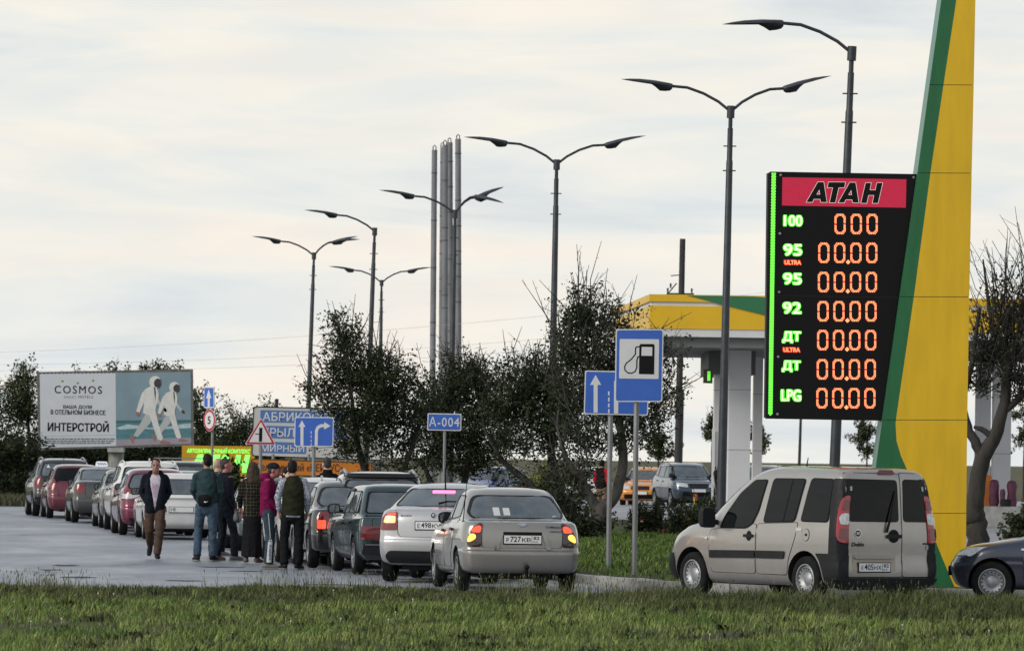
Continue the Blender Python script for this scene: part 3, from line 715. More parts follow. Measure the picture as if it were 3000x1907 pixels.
# ---- templates --------------------------------------------------
def T_sedan(name, **k):
    """rounded three-box saloon, 4.24 x 1.68 x 1.43"""
    t = dict(name=name, belt=11, axles=(-1.30, 1.22), track=.74, wr=.295, tw=.185, ar=.345, bow=(.10, .12), levels=[
        (.27, -1.93, .20, 1.92, .70, .10, .12), (.305, -2.04, .25, 2.02, .79, .10, .14), (.38, -2.09, .36, 2.08, .825, .11, .18), (.50, -2.115, .48, 2.11, .84, .12, .22), (.575, -2.11, .56, 2.10, .845, .12, .24),
        (.60, -2.055, .60, 2.07, .843, .12, .24), (.72, -2.05, .68, 2.02, .845, .13, .26), (.86, -2.035, .76, 1.93, .835, .14, .28), (.955, -2.005, .82, 1.78, .81, .14, .30), (.985, -1.95, .86, 1.60, .79, .15, .32),
        (1.005, -1.80, .925, 1.25, .765, .16, .34), (1.02, -1.62, .965, 1.02, .745, .18, .34), (1.16, -1.36, 1.13, .74, .69, .18, .30), (1.28, -1.12, 1.26, .50, .64, .18, .26), (1.355, -.94, 1.345, .30, .585, .18, .24),
        (1.395, -.78, 1.39, .14, .52, .18, .22), (1.41, -.60, 1.41, .0, .40, .2, .2), (1.415, -.45, 1.415, -.12, .25, .12, .12)],
        sidewin=[rnd([(.95, .965), (-.05, 1.0), (-.06, 1.325), (.24, 1.32)], .04), rnd([(-.11, 1.0), (-.93, 1.045), (-.86, 1.18), (-.66, 1.325), (-.12, 1.33)], .05)],
        rearwin=[(.62, 1.035), (.655, 1.10), (.54, 1.335)], frontwin=[(.62, 1.0), (.52, 1.32)], winr=.09,
        doors=[dict(poly=rnd([(1.0, .34), (1.02, .93), (-.06, .975), (-.06, .34)], .05), handle=(.12, .83)), dict(poly=rnd([(-.09, .34), (-.09, .975), (-1.0, 1.015), (-.98, .72), (-.78, .52), (-.72, .34)], .05), handle=(-.80, .86))],
        trunk=[(.56, .625), (.56, .90), (.60, .975)], tail=[([(.545, .64), (.545, .945), (.70, .93), (.76, .80), (.77, .64)], 'tail_light', M['red'])],
        mirror=(.86, .98))
    t.update(k); return t
def T_lift(name, **k):
    """long liftback, tall boot, 4.48 x 1.70 x 1.46"""
    t = dict(name=name, belt=11, axles=(-1.36, 1.24), track=.76, wr=.31, tw=.20, ar=.355, bow=(.09, .12), levels=[
        (.26, -1.95, .20, 2.0, .70, .10, .12), (.31, -2.08, .26, 2.10, .80, .10, .14), (.40, -2.16, .38, 2.17, .835, .11, .18), (.52, -2.185, .50, 2.19, .85, .12, .22), (.63, -2.18, .60, 2.17, .853, .12, .24),
        (.66, -2.15, .64, 2.15, .853, .12, .24), (.80, -2.14, .72, 2.10, .853, .13, .26), (.95, -2.12, .80, 2.0, .84, .13, .28), (1.05, -2.075, .86, 1.82, .815, .14, .30), (1.085, -2.03, .90, 1.62, .79, .15, .32),
        (1.10, -1.93, .97, 1.28, .77, .16, .34), (1.125, -1.80, 1.0, 1.05, .75, .18, .34), (1.235, -1.45, 1.16, .76, .69, .18, .30), (1.33, -1.12, 1.29, .50, .635, .18, .26), (1.39, -.88, 1.375, .28, .58, .18, .24),
        (1.425, -.66, 1.42, .10, .51, .18, .22), (1.44, -.48, 1.44, -.05, .40, .2, .2), (1.445, -.36, 1.445, -.15, .25, .12, .12)],
        sidewin=[rnd([(.98, 1.0), (-.05, 1.04), (-.06, 1.355), (.24, 1.35)], .04), rnd([(-.11, 1.04), (-1.0, 1.08), (-1.28, 1.14), (-.86, 1.33), (-.12, 1.365)], .05)],
        rearwin=[(.61, 1.14), (.62, 1.17), (.53, 1.385)], frontwin=[(.63, 1.03), (.52, 1.35)], winr=.05,
        doors=[dict(poly=rnd([(1.02, .34), (1.04, .97), (-.06, 1.015), (-.06, .34)], .05), handle=(.12, .88), hmat=None), dict(poly=rnd([(-.09, .34), (-.09, 1.015), (-1.02, 1.055), (-1.0, .75), (-.80, .55), (-.74, .34)], .05), handle=(-.82, .91), hmat=None)],
        trunk=[(.50, .685), (.53, .76), (.53, 1.03), (.60, 1.085)], tail=[([(.54, .78), (.54, 1.045), (.70, 1.03), (.79, .95), (.80, .775)], 'tail_light', M['red'])],
        mirror=(.88, 1.02))
    for d in t['doors']: d['hmat'] = M['black']
    t.update(k); return t
def T_classic(name, **k):
    """square three-box saloon of the old school, 4.12 x 1.62 x 1.44"""
    t = dict(name=name, belt=9, axles=(-1.22, 1.20), track=.72, wr=.30, tw=.175, ar=.335, bow=(.02, .03), sb=.02, crown=.02, levels=[
        (.24, -1.88, .22, 1.88, .70, .05, .05), (.32, -1.97, .30, 1.97, .77, .05, .05), (.42, -1.99, .40, 1.99, .80, .05, .06), (.60, -2.0, .58, 2.0, .815, .05, .06), (.70, -2.0, .66, 2.0, .818, .05, .06),
        (.80, -1.985, .74, 1.995, .812, .05, .06), (.885, -1.97, .82, 1.97, .795, .05, .07), (.91, -1.94, .85, 1.92, .775, .05, .08),
        (.925, -1.80, .88, 1.5, .76, .06, .10), (.94, -1.50, .90, 1.02, .735, .08, .12), (1.10, -1.38, 1.08, .84, .69, .08, .12), (1.27, -1.25, 1.25, .64, .64, .09, .12), (1.36, -1.14, 1.345, .50, .595, .10, .12),
        (1.39, -1.02, 1.38, .38, .53, .10, .12), (1.402, -.85, 1.40, .20, .42, .1, .1), (1.405, -.7, 1.405, 0, .3, .1, .1)],
        sidewin=[rnd([(.82, .955), (-.12, .965), (-.12, 1.30), (.55, 1.30)], .03), rnd([(-.17, .965), (-.86, .975), (-.86, 1.31), (-.17, 1.30)], .03), rnd([(-.91, .975), (-1.16, .98), (-1.03, 1.29), (-.91, 1.305)], .03)],
        rearwin=[(.63, .975), (.545, 1.30)], frontwin=[(.64, .94), (.55, 1.30)], winr=.05,
        doors=[dict(poly=rnd([(.90, .36), (.92, .90), (-.13, .92), (-.13, .36)], .03), handle=(-.02, .80)), dict(poly=rnd([(-.16, .36), (-.16, .92), (-.98, .935), (-.94, .70), (-.76, .50), (-.72, .36)], .03), handle=(-.84, .82))],
        trunk=[(.60, .55), (.60, .89)], tail=[([(.44, .56), (.44, .77), (.775, .77), (.775, .56)], 'tail_light', M['red'])], tailr=.015,
        mirror=(.78, .99))
    t.update(k); return t
def T_hatch(name, **k):
    """five-door hatchback, 4.2 x 1.72 x 1.49"""
    t = dict(name=name, belt=10, axles=(-1.32, 1.25), track=.75, wr=.305, tw=.195, ar=.35, bow=(.13, .12), levels=[
        (.22, -1.82, .20, 1.95, .70, .10, .12), (.28, -1.95, .26, 2.05, .79, .12, .14), (.38, -2.02, .38, 2.12, .83, .14, .18), (.52, -2.04, .50, 2.14, .85, .16, .22), (.62, -2.03, .58, 2.12, .856, .16, .24),
        (.66, -1.99, .64, 2.08, .856, .16, .24), (.80, -1.97, .72, 2.03, .856, .17, .26), (.95, -1.94, .82, 1.90, .84, .18, .28), (1.02, -1.91, .89, 1.66, .815, .18, .30),
        (1.05, -1.89, .97, 1.30, .785, .18, .32), (1.08, -1.87, 1.02, 1.08, .765, .18, .34), (1.20, -1.78, 1.17, .82, .72, .18, .30), (1.33, -1.66, 1.32, .52, .665, .18, .26), (1.42, -1.54, 1.40, .30, .60, .18, .24),
        (1.46, -1.40, 1.45, .10, .52, .18, .22), (1.475, -1.15, 1.475, -.1, .40, .2, .2), (1.48, -.95, 1.48, -.3, .25, .12, .12)],
        sidewin=[rnd([(.98, 1.02), (-.02, 1.04), (-.03, 1.385), (.27, 1.38)], .04), rnd([(-.08, 1.04), (-.95, 1.07), (-1.02, 1.37), (-.10, 1.39)], .05), rnd([(-1.01, 1.075), (-1.48, 1.14), (-1.32, 1.345), (-1.07, 1.37)], .05)],
        rearwin=[(.63, 1.06), (.65, 1.12), (.54, 1.38)], frontwin=[(.64, 1.05), (.53, 1.38)], winr=.08,
        doors=[dict(poly=rnd([(1.05, .34), (1.08, .97), (-.03, 1.01), (-.03, .34)], .05), handle=(.14, .88)), dict(poly=rnd([(-.06, .34), (-.06, 1.01), (-1.0, 1.04), (-.98, .75), (-.78, .55), (-.72, .34)], .05), handle=(-.8, .91))],
        trunk=[(.54, .57), (.56, .80), (.58, 1.04)], tail=[([(.60, .76), (.56, .95), (.60, 1.03), (.74, 1.05), (.83, .98), (.84, .80)], 'tail_light', M['red'])],
        mirror=(.92, 1.05))
    t.update(k); return t
def T_suv(name, **k):
    """tall five-door, 4.35 x 1.82 x 1.66"""
    t = dict(name=name, belt=10, axles=(-1.33, 1.34), track=.79, wr=.345, tw=.22, ar=.40, bow=(.10, .10), levels=[
        (.30, -1.85, .30, 1.98, .74, .10, .12), (.36, -2.02, .36, 2.10, .84, .12, .14), (.48, -2.10, .48, 2.16, .885, .13, .18), (.62, -2.12, .62, 2.18, .905, .14, .20), (.72, -2.10, .72, 2.17, .91, .15, .20),
        (.76, -2.06, .78, 2.14, .91, .15, .20), (.92, -2.04, .88, 2.10, .905, .15, .22), (1.05, -2.02, .98, 1.98, .885, .16, .24), (1.11, -2.0, 1.03, 1.70, .86, .16, .26),
        (1.15, -1.98, 1.08, 1.36, .835, .16, .28), (1.18, -1.96, 1.12, 1.16, .815, .16, .30), (1.33, -1.88, 1.30, .88, .765, .16, .26), (1.48, -1.79, 1.47, .60, .71, .16, .24), (1.57, -1.71, 1.56, .42, .655, .16, .22),
        (1.61, -1.60, 1.60, .22, .59, .16, .2), (1.63, -1.35, 1.63, 0, .45, .18, .2), (1.635, -1.1, 1.635, -.2, .3, .12, .12)],
        sidewin=[rnd([(1.06, 1.12), (-.02, 1.14), (-.03, 1.53), (.36, 1.52)], .04), rnd([(-.08, 1.14), (-.98, 1.165), (-1.0, 1.53), (-.10, 1.54)], .05), rnd([(-1.06, 1.17), (-1.62, 1.22), (-1.52, 1.49), (-1.08, 1.53)], .06)],
        rearwin=[(.66, 1.16), (.68, 1.22), (.59, 1.52)], frontwin=[(.70, 1.16), (.60, 1.52)], winr=.07,
        doors=[dict(poly=rnd([(1.12, .42), (1.14, 1.08), (-.03, 1.11), (-.03, .42)], .05), handle=(.14, .98)), dict(poly=rnd([(-.06, .42), (-.06, 1.11), (-1.0, 1.13), (-.98, .85), (-.80, .62), (-.76, .42)], .05), handle=(-.82, 1.0))],
        trunk=[(.60, .66), (.62, .90), (.63, 1.13)], tail=[([(.66, .82), (.64, 1.12), (.79, 1.13), (.86, 1.06), (.88, .84)], 'tail_light', M['red'])],
        rearpan=[([(.84, .36), (.86, .56)], 'bumper_cladding', M['black'])], mirror=(.98, 1.17))
    t.update(k); return t
def T_van(name, **k):
    """high-roofed passenger van, 4.16 x 1.72 x 1.81; origin under the middle"""
    t = dict(name=name, axles=(-1.30, 1.28), track=.75, wr=.31, tw=.195, ar=.375, bow=(.035, .14), sb=.02, crown=.025, levels=[
        (.22, -1.90, .20, 1.92, .72, .08, .12), (.26, -2.0, .26, 2.02, .80, .08, .16), (.34, -2.05, .38, 2.09, .845, .07, .22), (.48, -2.055, .54, 2.11, .86, .06, .26),
        (.56, -2.04, .62, 2.09, .86, .06, .28), (.70, -2.04, .74, 2.05, .86, .06, .30), (.86, -2.04, .84, 1.98, .858, .06, .32), (.98, -2.035, .92, 1.84, .85, .06, .34), (1.03, -2.03, .98, 1.70, .84, .06, .34),
        (1.09, -2.025, 1.06, 1.30, .832, .06, .34), (1.25, -2.01, 1.22, 1.03, .805, .06, .28), (1.45, -1.995, 1.44, .70, .772, .06, .24), (1.62, -1.975, 1.62, .40, .735, .07, .22), (1.70, -1.95, 1.71, .20, .70, .08, .22),
        (1.75, -1.91, 1.76, .02, .645, .10, .22), (1.78, -1.80, 1.785, -.2, .55, .12, .2), (1.785, -1.6, 1.79, -.4, .4, .12, .12)],
        sidewin=[], winr=.06, mirror=None)
    del t['mirror']; t.update(k); return t
# ------------------------------------------------------------------ the queue, from the tail forwards
QG = 'cars queuing for fuel along the road'
def front_face(car, zl, zg, wl=.45, plate=None, grille=True, hl=M['clear']):
    for sg in (1, -1): car.patch('F', rnd([(sg*.38, zl-.05), (sg*.42, zl+.09), (sg*.78, zl+.13), (sg*.80, zl)][::sg], .03), 'headlight', hl, off=.012, grid=.06)
    if grille: car.patch('F', rrect(-.34, zl-.06, .34, zl+.08, .03), 'grille', M['black'], off=.012, grid=.07)
    car.patch('F', rrect(-.60, zg-.10, .60, zg+.06, .04), 'air_intake', M['trim'], off=.012, grid=.08)
    if plate: car.plate('F', (0, zg+.11), None)

# silver-beige saloon, last in line, reversing nearer the verge
PS = paint('silver_beige', (.285, .278, .262), .55, .34, .45)
c = make_car(T_sedan('lanos', tailr=.02, tail=[([(.577, .636), (.547, .955), (.60, .957), (.685, .905), (.735, .825), (.76, .70), (.745, .636)], 'tail_light', pm('lamp_housing', (.028, .004, .009), .15, coat=1.0))]), 'saloon_car', 'silver beige saloon with lit red and amber tail lights, plate 727, nearest in the queue', G(1341, 1731), 8, PS, group=QG)
for sg in (1, -1):
    car_pts = lambda p: rnd([(sg*y, z) for y, z in p][::sg], .025)
    c.patch('B', car_pts([(.585, .835), (.568, .90), (.585, .925), (.63, .925), (.69, .885), (.705, .84)]), 'brake_lens', M['redlit'], off=.02, grid=.05)
    c.patch('B', car_pts([(.655, .745), (.642, .785), (.665, .815), (.71, .815), (.742, .765), (.752, .705), (.725, .705)]), 'indicator_lens', M['amber'], off=.02, grid=.05)
    c.patch('B', car_pts([(.61, .665), (.60, .70), (.66, .71), (.71, .69), (.70, .66)]), 'reverse_lens', pm('smoked_lens', (.05, .02, .02), .15, coat=1.0), off=.019, grid=.05)
c.plate('B', (0, .745), 'Р727КВ', '82')
c.patch('B', rnd([(-.40, .60), (-.33, .82), (-.26, .86), (.26, .86), (.33, .82), (.40, .60), (.34, .60), (.28, .80), (-.28, .80), (-.34, .60)], .02), 'plate_surround', PS, off=.02, grid=.05)
c.patch('B', rrect(-.27, .81, .27, .845, .012), 'recess_shade', M['trim'], off=.026, grid=.06)  # dark strip standing in for the shade at the top of the plate recess
c.patch('B', rnd([(.055, .935), (.03, .935), (.03, .925), (-.03, .925), (-.03, .935), (-.055, .935), (-.065, .957), (-.03, .957), (-.03, .967), (.03, .967), (.03, .957), (.065, .957)], .003), 'bow_tie_emblem', M['chrome'], off=.016, grid=.05)
c.text('B', 'CAMARO', (-.44, .915), .028, .23, M['trim'], 'badge_lettering', off=.014, bold=.01)
c.text('B', 'CHEVROLET', (-.47, .855), .024, .18, M['trim'], 'badge_lettering', off=.014, bold=.01)
c.patch('B', [(-.55, 1.052), (-.50, 1.052), (-.50, 1.06), (-.55, 1.06)], 'sticker', M['plate'], off=.012)
wp, _ = c.hit('B', 0, .33); mb = MB(); mb.tube([(-2.0, -.05, .27), (-2.14, -.05, .27), (-2.16, -.05, .36)], [.022, .022, .02], 8); mb.lathe([(.001, .40), (.03, .39), (.037, .365), (.03, .34), (.001, .33)], 12); 
mb.v[-60:] = [(x-2.16, y-.05, z) for x, y, z in mb.v[-60:]]; mb.build('tow_ball', M['trim'], c.root, smooth=60)
mb = MB(); mb.tube([(-1.5, .77, .97), (-1.52, .765, 1.0), (-1.9, .755, 1.72)], [.012, .008, .004], 6); mb.build('antenna', M['trim'], c.root)
c.patch('B', rrect(.24, 1.06, .33, 1.17, .004), 'paper_notice', pm('paper', (.50, .52, .50), .8), off=.011); c.patch('B', rrect(.10, 1.065, .19, 1.165, .004), 'paper_notice', _mats['paper'], off=.011)

# bright silver liftback turning right
PK = paint('bright_silver', (.47, .48, .495), .45, .30, .3)
c = make_car(T_lift('rapid'), 'liftback_car', 'bright silver liftback with pink brake light bar in its rear window, plate 498', G(1131, 1702), -8, PK, group=QG)
for sg in (1, -1):
    q = lambda p: rnd([(sg*y, z) for y, z in p][::sg], .025)
    c.patch('B', q([(.57, .885), (.57, .985), (.72, .985), (.745, .885)]), 'brake_lens', M['redhot'], off=.02, grid=.05)
    c.patch('B', q([(.57, .995), (.57, 1.03), (.69, 1.02), (.71, .995)]), 'upper_lens', M['redlit'], off=.019, grid=.05)
c.plate('B', (0, .855), 'Е498КУ', '82')
c.patch('B', rnd([(.66, .30), (.72, .40), (.66, .475), (-.66, .475), (-.72, .40), (-.66, .30)], .04), 'bumper_insert', M['black'], off=.014, grid=.08)
c.patch('B', rrect(-.17, 1.335, .17, 1.36, .008), 'high_brake_light', M['brakebar'], off=.012, grid=.08)
wiper(c, (-.02, 1.15), (-.36, 1.19)); antenna(c, -.95, 0, .32, -.15, .008)
c.patch('B', circ(0, 1.0, .044, 20), 'round_emblem', M['chrome'], off=.014, grid=.05); c.patch('B', circ(0, 1.0, .034, 18), 'emblem_field', M['trim'], off=.018, grid=.05)
c.patch('B', rnd([(.02, .985), (.012, 1.02), (-.022, 1.022), (-.012, 1.0), (-.02, .982), (0, .99)], .004), 'winged_arrow', M['chrome'], off=.021, grid=.05)
c.text('B', 'ŠKODA', (.41, .995), .032, .17, M['trim'], 'badge_lettering', off=.014, bold=.012)

# dark teal square saloon
PT = paint('dark_teal', (.012, .045, .055), .35, .28, .35)
c = make_car(T_classic('classic'), 'saloon_car', 'dark teal square old saloon with wide red tail lights and black bumper', G(1037, 1681), 9.5, PT, group=QG, style='eight')
c.patch('B', rrect(-.74, .34, .74, .50, .03), 'rear_bumper', M['black'], off=.05, grid=.1)
c.patch('B', rrect(-.72, .475, .72, .495, .006), 'bumper_strip', M['chrome'], off=.062, grid=.1)
for sg in (1, -1): c.patch('B', rnd([(sg*.455, .585), (sg*.455, .745), (sg*.62, .745), (sg*.62, .585)][::sg], .01), 'tail_lens', pm('lens_deep_red', (.12, .006, .01), .15, coat=1.0), off=.02, grid=.06)
c.plate('B', (0, .66), None); c.both(rrect(-1.18, 1.0, -1.10, 1.06, .01), 'air_vent', M['black'], off=.014)
for x in (.80, -.02): pass
c.both(rnd([(.84, 1.325), (.6, 1.36), (-.15, 1.345), (-.15, 1.31), (.55, 1.31)], .01), 'wind_deflector', M['trim'], off=.02, grid=.1)
c.patch('B', rrect(-.62, .505, .62, .55, .01), 'sill_trim', M['black'], off=.012, grid=.1)

# silver estate-like sport utility with heavy rails
PU = paint('pale_silver_grey', (.22, .23, .24), .5, .34, .6)
c = make_car(T_suv('suv'), 'sport_utility_car', 'pale silver tall car with chunky roof rails ahead of the teal old saloon', G(968, 1660), 5, PU, group=QG, scale=.965)
rails(c, .60, 0, -1.58, .1, .065, .022); c.patch('B', rrect(-.62, 1.545, .62, 1.60, .02), 'roof_spoiler', M['black'], off=.05, grid=.1)
# black saloon
PB = paint('black', (.006, .007, .009), .0, .26, .06)
c = make_car(T_sedan('lada'), 'saloon_car', 'black saloon behind the man in the olive waistcoat, white lettering on its boot', G(905, 1662), 8, PB, group=QG)
c.text('B', 'LADA', (.40, .90), .035, .14, M['plate'], 'badge_lettering', off=.014, bold=.012); c.plate('B', (0, .74), None)
for sg in (1, -1): c.patch('B', rnd([(sg*.60, .66), (sg*.60, .80), (sg*.72, .80), (sg*.73, .66)][::sg], .02), 'brake_lens', M['redlit'], off=.02, grid=.05)
# white saloon with shark fin
PW = paint('white', (.66, .67, .67), .0, .35, .4)
c = make_car(T_lift('lift'), 'saloon_car', 'white liftback with small roof fin, behind the woman with black hair', G(812, 1646), 8, PW, group=QG); fin(c, -.75)
# grey-teal saloon hidden by the talking group
PG = paint('grey_teal', (.09, .13, .14), .5, .33, .5)
c = make_car(T_sedan('sedan2'), 'saloon_car', 'grey teal saloon half hidden behind the woman in the plaid shirt', G(692, 1612), 8, PG, group=QG)
c.plate('B', (0, .745), None)
c.patch('B', rrect(-.72, .30, .72, .46, .03), 'lower_bumper', M['black'], off=.012, grid=.1)
# white square hatch with broad red lamps
c = make_car(T_classic('samara', tail=[([(.34, .60), (.34, .72), (.79, .72), (.79, .60)], 'tail_light', M['red'])], rearpan=[([(.30, .585), (.30, .735)], 'plate_panel', M['white'])], bow=(.06, .08)), 'saloon_car', 'white square saloon right beside the walking man in the open jacket', G(420, 1578), 7.7, PW, group=QG, style='eight')
c.plate('B', (.02, .655), 'Р0', 'part'); c.patch('B', rnd([(.70, .885), (.66, .915), (-.66, .915), (-.70, .885)], .01), 'boot_spoiler', PW, off=.06, grid=.08)
c.text('B', 'LADA', (.45, .80), .03, .12, M['trim'], 'badge_lettering', off=.014, bold=.01)
# plum hatchback with white reversing lamps
PP = paint('plum', (.15, .006, .045), .4, .28, .12)
c = make_car(T_hatch('hatch'), 'hatchback_car', 'plum red hatchback with bright white slanted tail lamps', G(352, 1566), 8, PP, group=QG)
for sg in (1, -1): c.patch('B', rnd([(sg*.40, .90), (sg*.56, .83), (sg*.80, .82), (sg*.82, .93), (sg*.60, .93), (sg*.42, .935)][::sg], .015), 'reverse_lamp', pm('lamp_white_lit', (.45, .45, .47), .15), off=.026, grid=.05)
c.plate('B', (0, .50), None); c.patch('B', rnd([(-.60, .22), (-.66, .40), (-.2, .34), (.2, .34), (.66, .40), (.60, .22)], .03), 'diffuser', M['black'], off=.014, grid=.08)
# white tall car
c = make_car(T_suv('suv'), 'sport_utility_car', 'white tall car with roof rails towering over the plum hatchback', G(331, 1555), 8, PW, group=QG); rails(c, .60, 0, -1.5, .1, .05, .016, PW); fin(c, -1.2)
# grey saloon before it
PGR = paint('mid_grey', (.11, .115, .12), .5, .33, .5)
make_car(T_sedan('sedan2'), 'saloon_car', 'mid grey saloon squeezed between the grey taxi and the white tall car', G(292, 1545), 8, PGR, group=QG)
# taxi
POC = paint('greenish_grey', (.05, .064, .068), .5, .32, .5)
c = make_car(T_lift('lift'), 'taxi_car', 'dark grey liftback taxi with white roof sign', G(212, 1530), 8, POC, group=QG); c.plate('B', (0, .855), None)
p, _ = c.hit('T', -.35, 0); tb = MB(); hw = .17
pr = rnd([(-hw, -.01), (hw, -.01), (hw*.82, .13), (-hw*.82, .13)], .04)
tb.add([(p.x+dx, y, p.z+.01+z) for dx in (-.07, .07) for y, z in pr], [tuple(range(len(pr))), tuple(reversed(range(len(pr), 2*len(pr))))]+[(i, len(pr)+i, len(pr)+(i+1) % len(pr), (i+1) % len(pr)) for i in range(len(pr))])
ts = tb.build('taxi_sign', pm('taxi_white', (.7, .72, .75), .4, emit=(.8, .85, 1), es=.25), c.root, fix=True)
ck = MB()
for i in range(8):
    for j in range(2):
        if (i+j) % 2: ck.add([(p.x-.073, .12-i*.03-a, p.z+.05+j*.025+b) for a, b in ((0, 0), (.03, 0), (.03, .025), (0, .025))], [(0, 1, 2, 3)])
ck.build('checker_band', pm('taxi_blue', (.03, .05, .2), .5), ts)
# dark red hatchback
PR = paint('cherry', (.12, .005, .026), .35, .3, .15)
c = make_car(T_hatch('hatch2', rearwin=[(.64, 1.0), (.66, 1.08), (.55, 1.40)], tail=[([(.64, .78), (.60, .98), (.66, 1.12), (.72, 1.1), (.83, 1.0), (.85, .80)], 'tail_light', M['red'])]), 'hatchback_car', 'cherry red hatchback second from the far end of the queue', G(139, 1517), 8.4, PR, group=QG, glass=M['glassd']); c.plate('B', (0, .70), None)
# dark grey tall car at the head
PD = paint('graphite', (.032, .038, .045), .45, .33, .5)
c = make_car(T_suv('suv2', tail=[([(.70, .80), (.68, 1.14), (.83, 1.12), (.885, 1.0), (.885, .82)], 'tail_light', M['red'])]), 'sport_utility_car', 'graphite tall car with roof rails at the far left end of the queue', G(98, 1511), 9, PD, group=QG); rails(c, .60, 0, -1.55, .1, .07, .02); antenna(c, -1.4, 0, .25)
c.patch('B', rnd([(.42, 1.40), (.52, 1.40), (.47, 1.49)], .005), 'triangle_sticker', M['plate'], off=.014)
# two more roofs seen past the white square saloon
c = make_car(T_sedan('sedan2'), 'saloon_car', 'pale silver saloon, only its roof showing over the white square saloon', G(452, 1556), 8, PU, group=QG)
c = make_car(T_suv('suv'), 'sport_utility_car', 'black tall car with roof bars behind the walking man', G(440, 1536), 8, PB, group=QG); rails(c, .60, 0, -1.5, .1, .06, .018)
mb = MB(); pp, _ = c.hit('T', -.7, 0); mb.box(-.75, -.66, -.72, .72, pp.z+.05, pp.z+.08); mb.build('roof_bar', M['alloy'], c.root)

# ------------------------------------------------------------------ beige van on the right
PV = paint('beige_metal', (.385, .368, .345), .55, .34, .35)
v = T_van('van', sidewin=[rnd([(.62, .965), (.02, .98), (-.10, 1.03), (-.20, 1.21), (-.31, 1.62), (-.02, 1.605), (.26, 1.42), (.53, 1.14)], .05), rnd([(-.36, 1.06), (-1.04, 1.085), (-1.16, 1.64), (-.46, 1.635)], .06), rnd([(-1.19, 1.09), (-1.77, 1.09), (-1.77, 1.64), (-1.30, 1.645)], .06)],
    doors=[dict(poly=rnd([(.80, .36), (.86, .62), (.84, .93), (-.20, 1.03), (-.20, .36)], .05)), dict(poly=rnd([(-.23, .36), (-.23, 1.03), (-1.13, 1.06), (-1.08, .85), (-.95, .58), (-.91, .36)], .05))],
    frontwin=[(.66, 1.14), (.56, 1.62)])
c = make_car(v, 'passenger_van', 'beige high-roofed passenger van with dark windows and black side strips', G(2362, 1763), 34, PV, 'van', style='steel', glass=M['glassd'])
VG = M['glassd']
for sd in ('CL', 'CR'):
    c.patch(sd, rnd([(-.115, .64), (-.115, 1.30), (-.15, 1.66), (.10, 1.66), (.135, 1.30), (.15, .64)], .02), 'pillar_trim', M['black'], off=.010, grid=.06)
    c.patch(sd, rnd([(-.115, .24), (-.115, .655), (.17, .655), (.17, .24)], .02), 'corner_bumper', M['black'], off=.022, grid=.06)
c.both(rnd([(.83, .55), (.83, .655), (-.20, .67), (-.20, .565)], .02), 'rub_strip', M['black'], off=.022, grid=.1)
c.both(rnd([(-.23, .565), (-.23, .67), (-.88, .675), (-.86, .57)], .03), 'rub_strip', M['black'], off=.022, grid=.1)
c.both(rnd([(-1.71, .24), (-1.71, .40), (-1.64, .56), (-1.55, .66), (-2.0, .66), (-2.0, .24)], .03), 'quarter_bumper', M['black'], off=.018, grid=.08)
c.both(rnd([(1.66, .24), (1.67, .50), (1.74, .60), (2.02, .60), (2.02, .24)], .03), 'front_bumper_corner', M['black'], off=.018, grid=.08)
c.both(rnd([(-.79, 1.08), (-.815, 1.08), (-.90, 1.63), (-.875, 1.63)], .004), 'window_divider', M['trim'], off=.016, grid=.1)
c.both(circ(-1.33, .90, .075, 20, .085), 'fuel_flap_gap', M['seam'], off=.004); c.both(circ(-1.33, .90, .069, 20, .079), 'fuel_flap', PV, off=.007)
c.both(rrect(-1.36, .885, -1.315, .92, .012), 'flap_grip', M['black'], off=.012)
for hx in (-.06,):
    c.both(circ(hx, .865, .055, 16, .068), 'handle_cup', M['trim'], off=.012); c.both(rrect(hx-.10, .845, hx+.10, .885, .018), 'door_handle', M['black'], off=.035, grid=.06)
c.both(rrect(.90, .80, .95, .825, .008), 'side_repeater', M['clear'], off=.012)
c.both(rrect(-1.23, .95, -1.11, .995, .012), 'side_badge', M['chrome'], off=.009); 
# rear doors, the left one broader
for (y0, y1) in ((.68, -.205), (-.225, -.76)):
    dp = rnd([(y0, .36), (y1, .36), (y1, 1.66), (y1+(.03 if y1 < -.5 else 0), 1.725), (y0-(.04 if y0 > .5 else 0), 1.735), (y0, 1.66)], .03)
    cc = Vector(((y0+y1)/2, 1.05)); big = [tuple(cc+(Vector(p)-cc)*(1+.013/(Vector(p)-cc).length)) for p in dp]
    d = c.patch('B', dp, 'rear_door', PV, off=.006, grid=.1); c.patch('B', big, 'door_gap', M['seam'], off=.002, grid=.1, parent=d)
    wp_ = rnd([(y0-.02, 1.09), (y1+.035, 1.085), (y1+.04, 1.65), (y0-.035, 1.66)], .06)
    c.patch('B', wp_, 'window', VG, off=.011, grid=.1, parent=d)
c.patch('B', rrect(-.10, .42, .60, .66, .05), 'plate_recess', pm('beige_recess', (.36, .32, .275), .4, .4), off=.009, grid=.08)
c.patch('B', rnd([(.58, .60), (.58, .665), (-.08, .665), (-.08, .60)], .02), 'recess_lip', PV, off=.045, grid=.08)
c.plate('B', (.255, .485), 'А405НХ', '82')
c.patch('B', circ(.52, .935, .052, 20), 'round_emblem', M['chrome'], off=.016, grid=.05); c.patch('B', circ(.52, .935, .043, 20), 'emblem_field', M['trim'], off=.02, grid=.05)
c.text('B', 'FIAT', (.52, .935), .042, .055, M['chrome'], 'emblem_lettering', off=.026, bold=.01)
c.text('B', 'Doblo', (.52, .79), .055, .20, M['trim'], 'badge_lettering', off=.014, bold=.02, shear=.2); c.patch('B', rrect(-.69, .79, -.58, .81, .006), 'small_badge', M['trim'], off=.01)
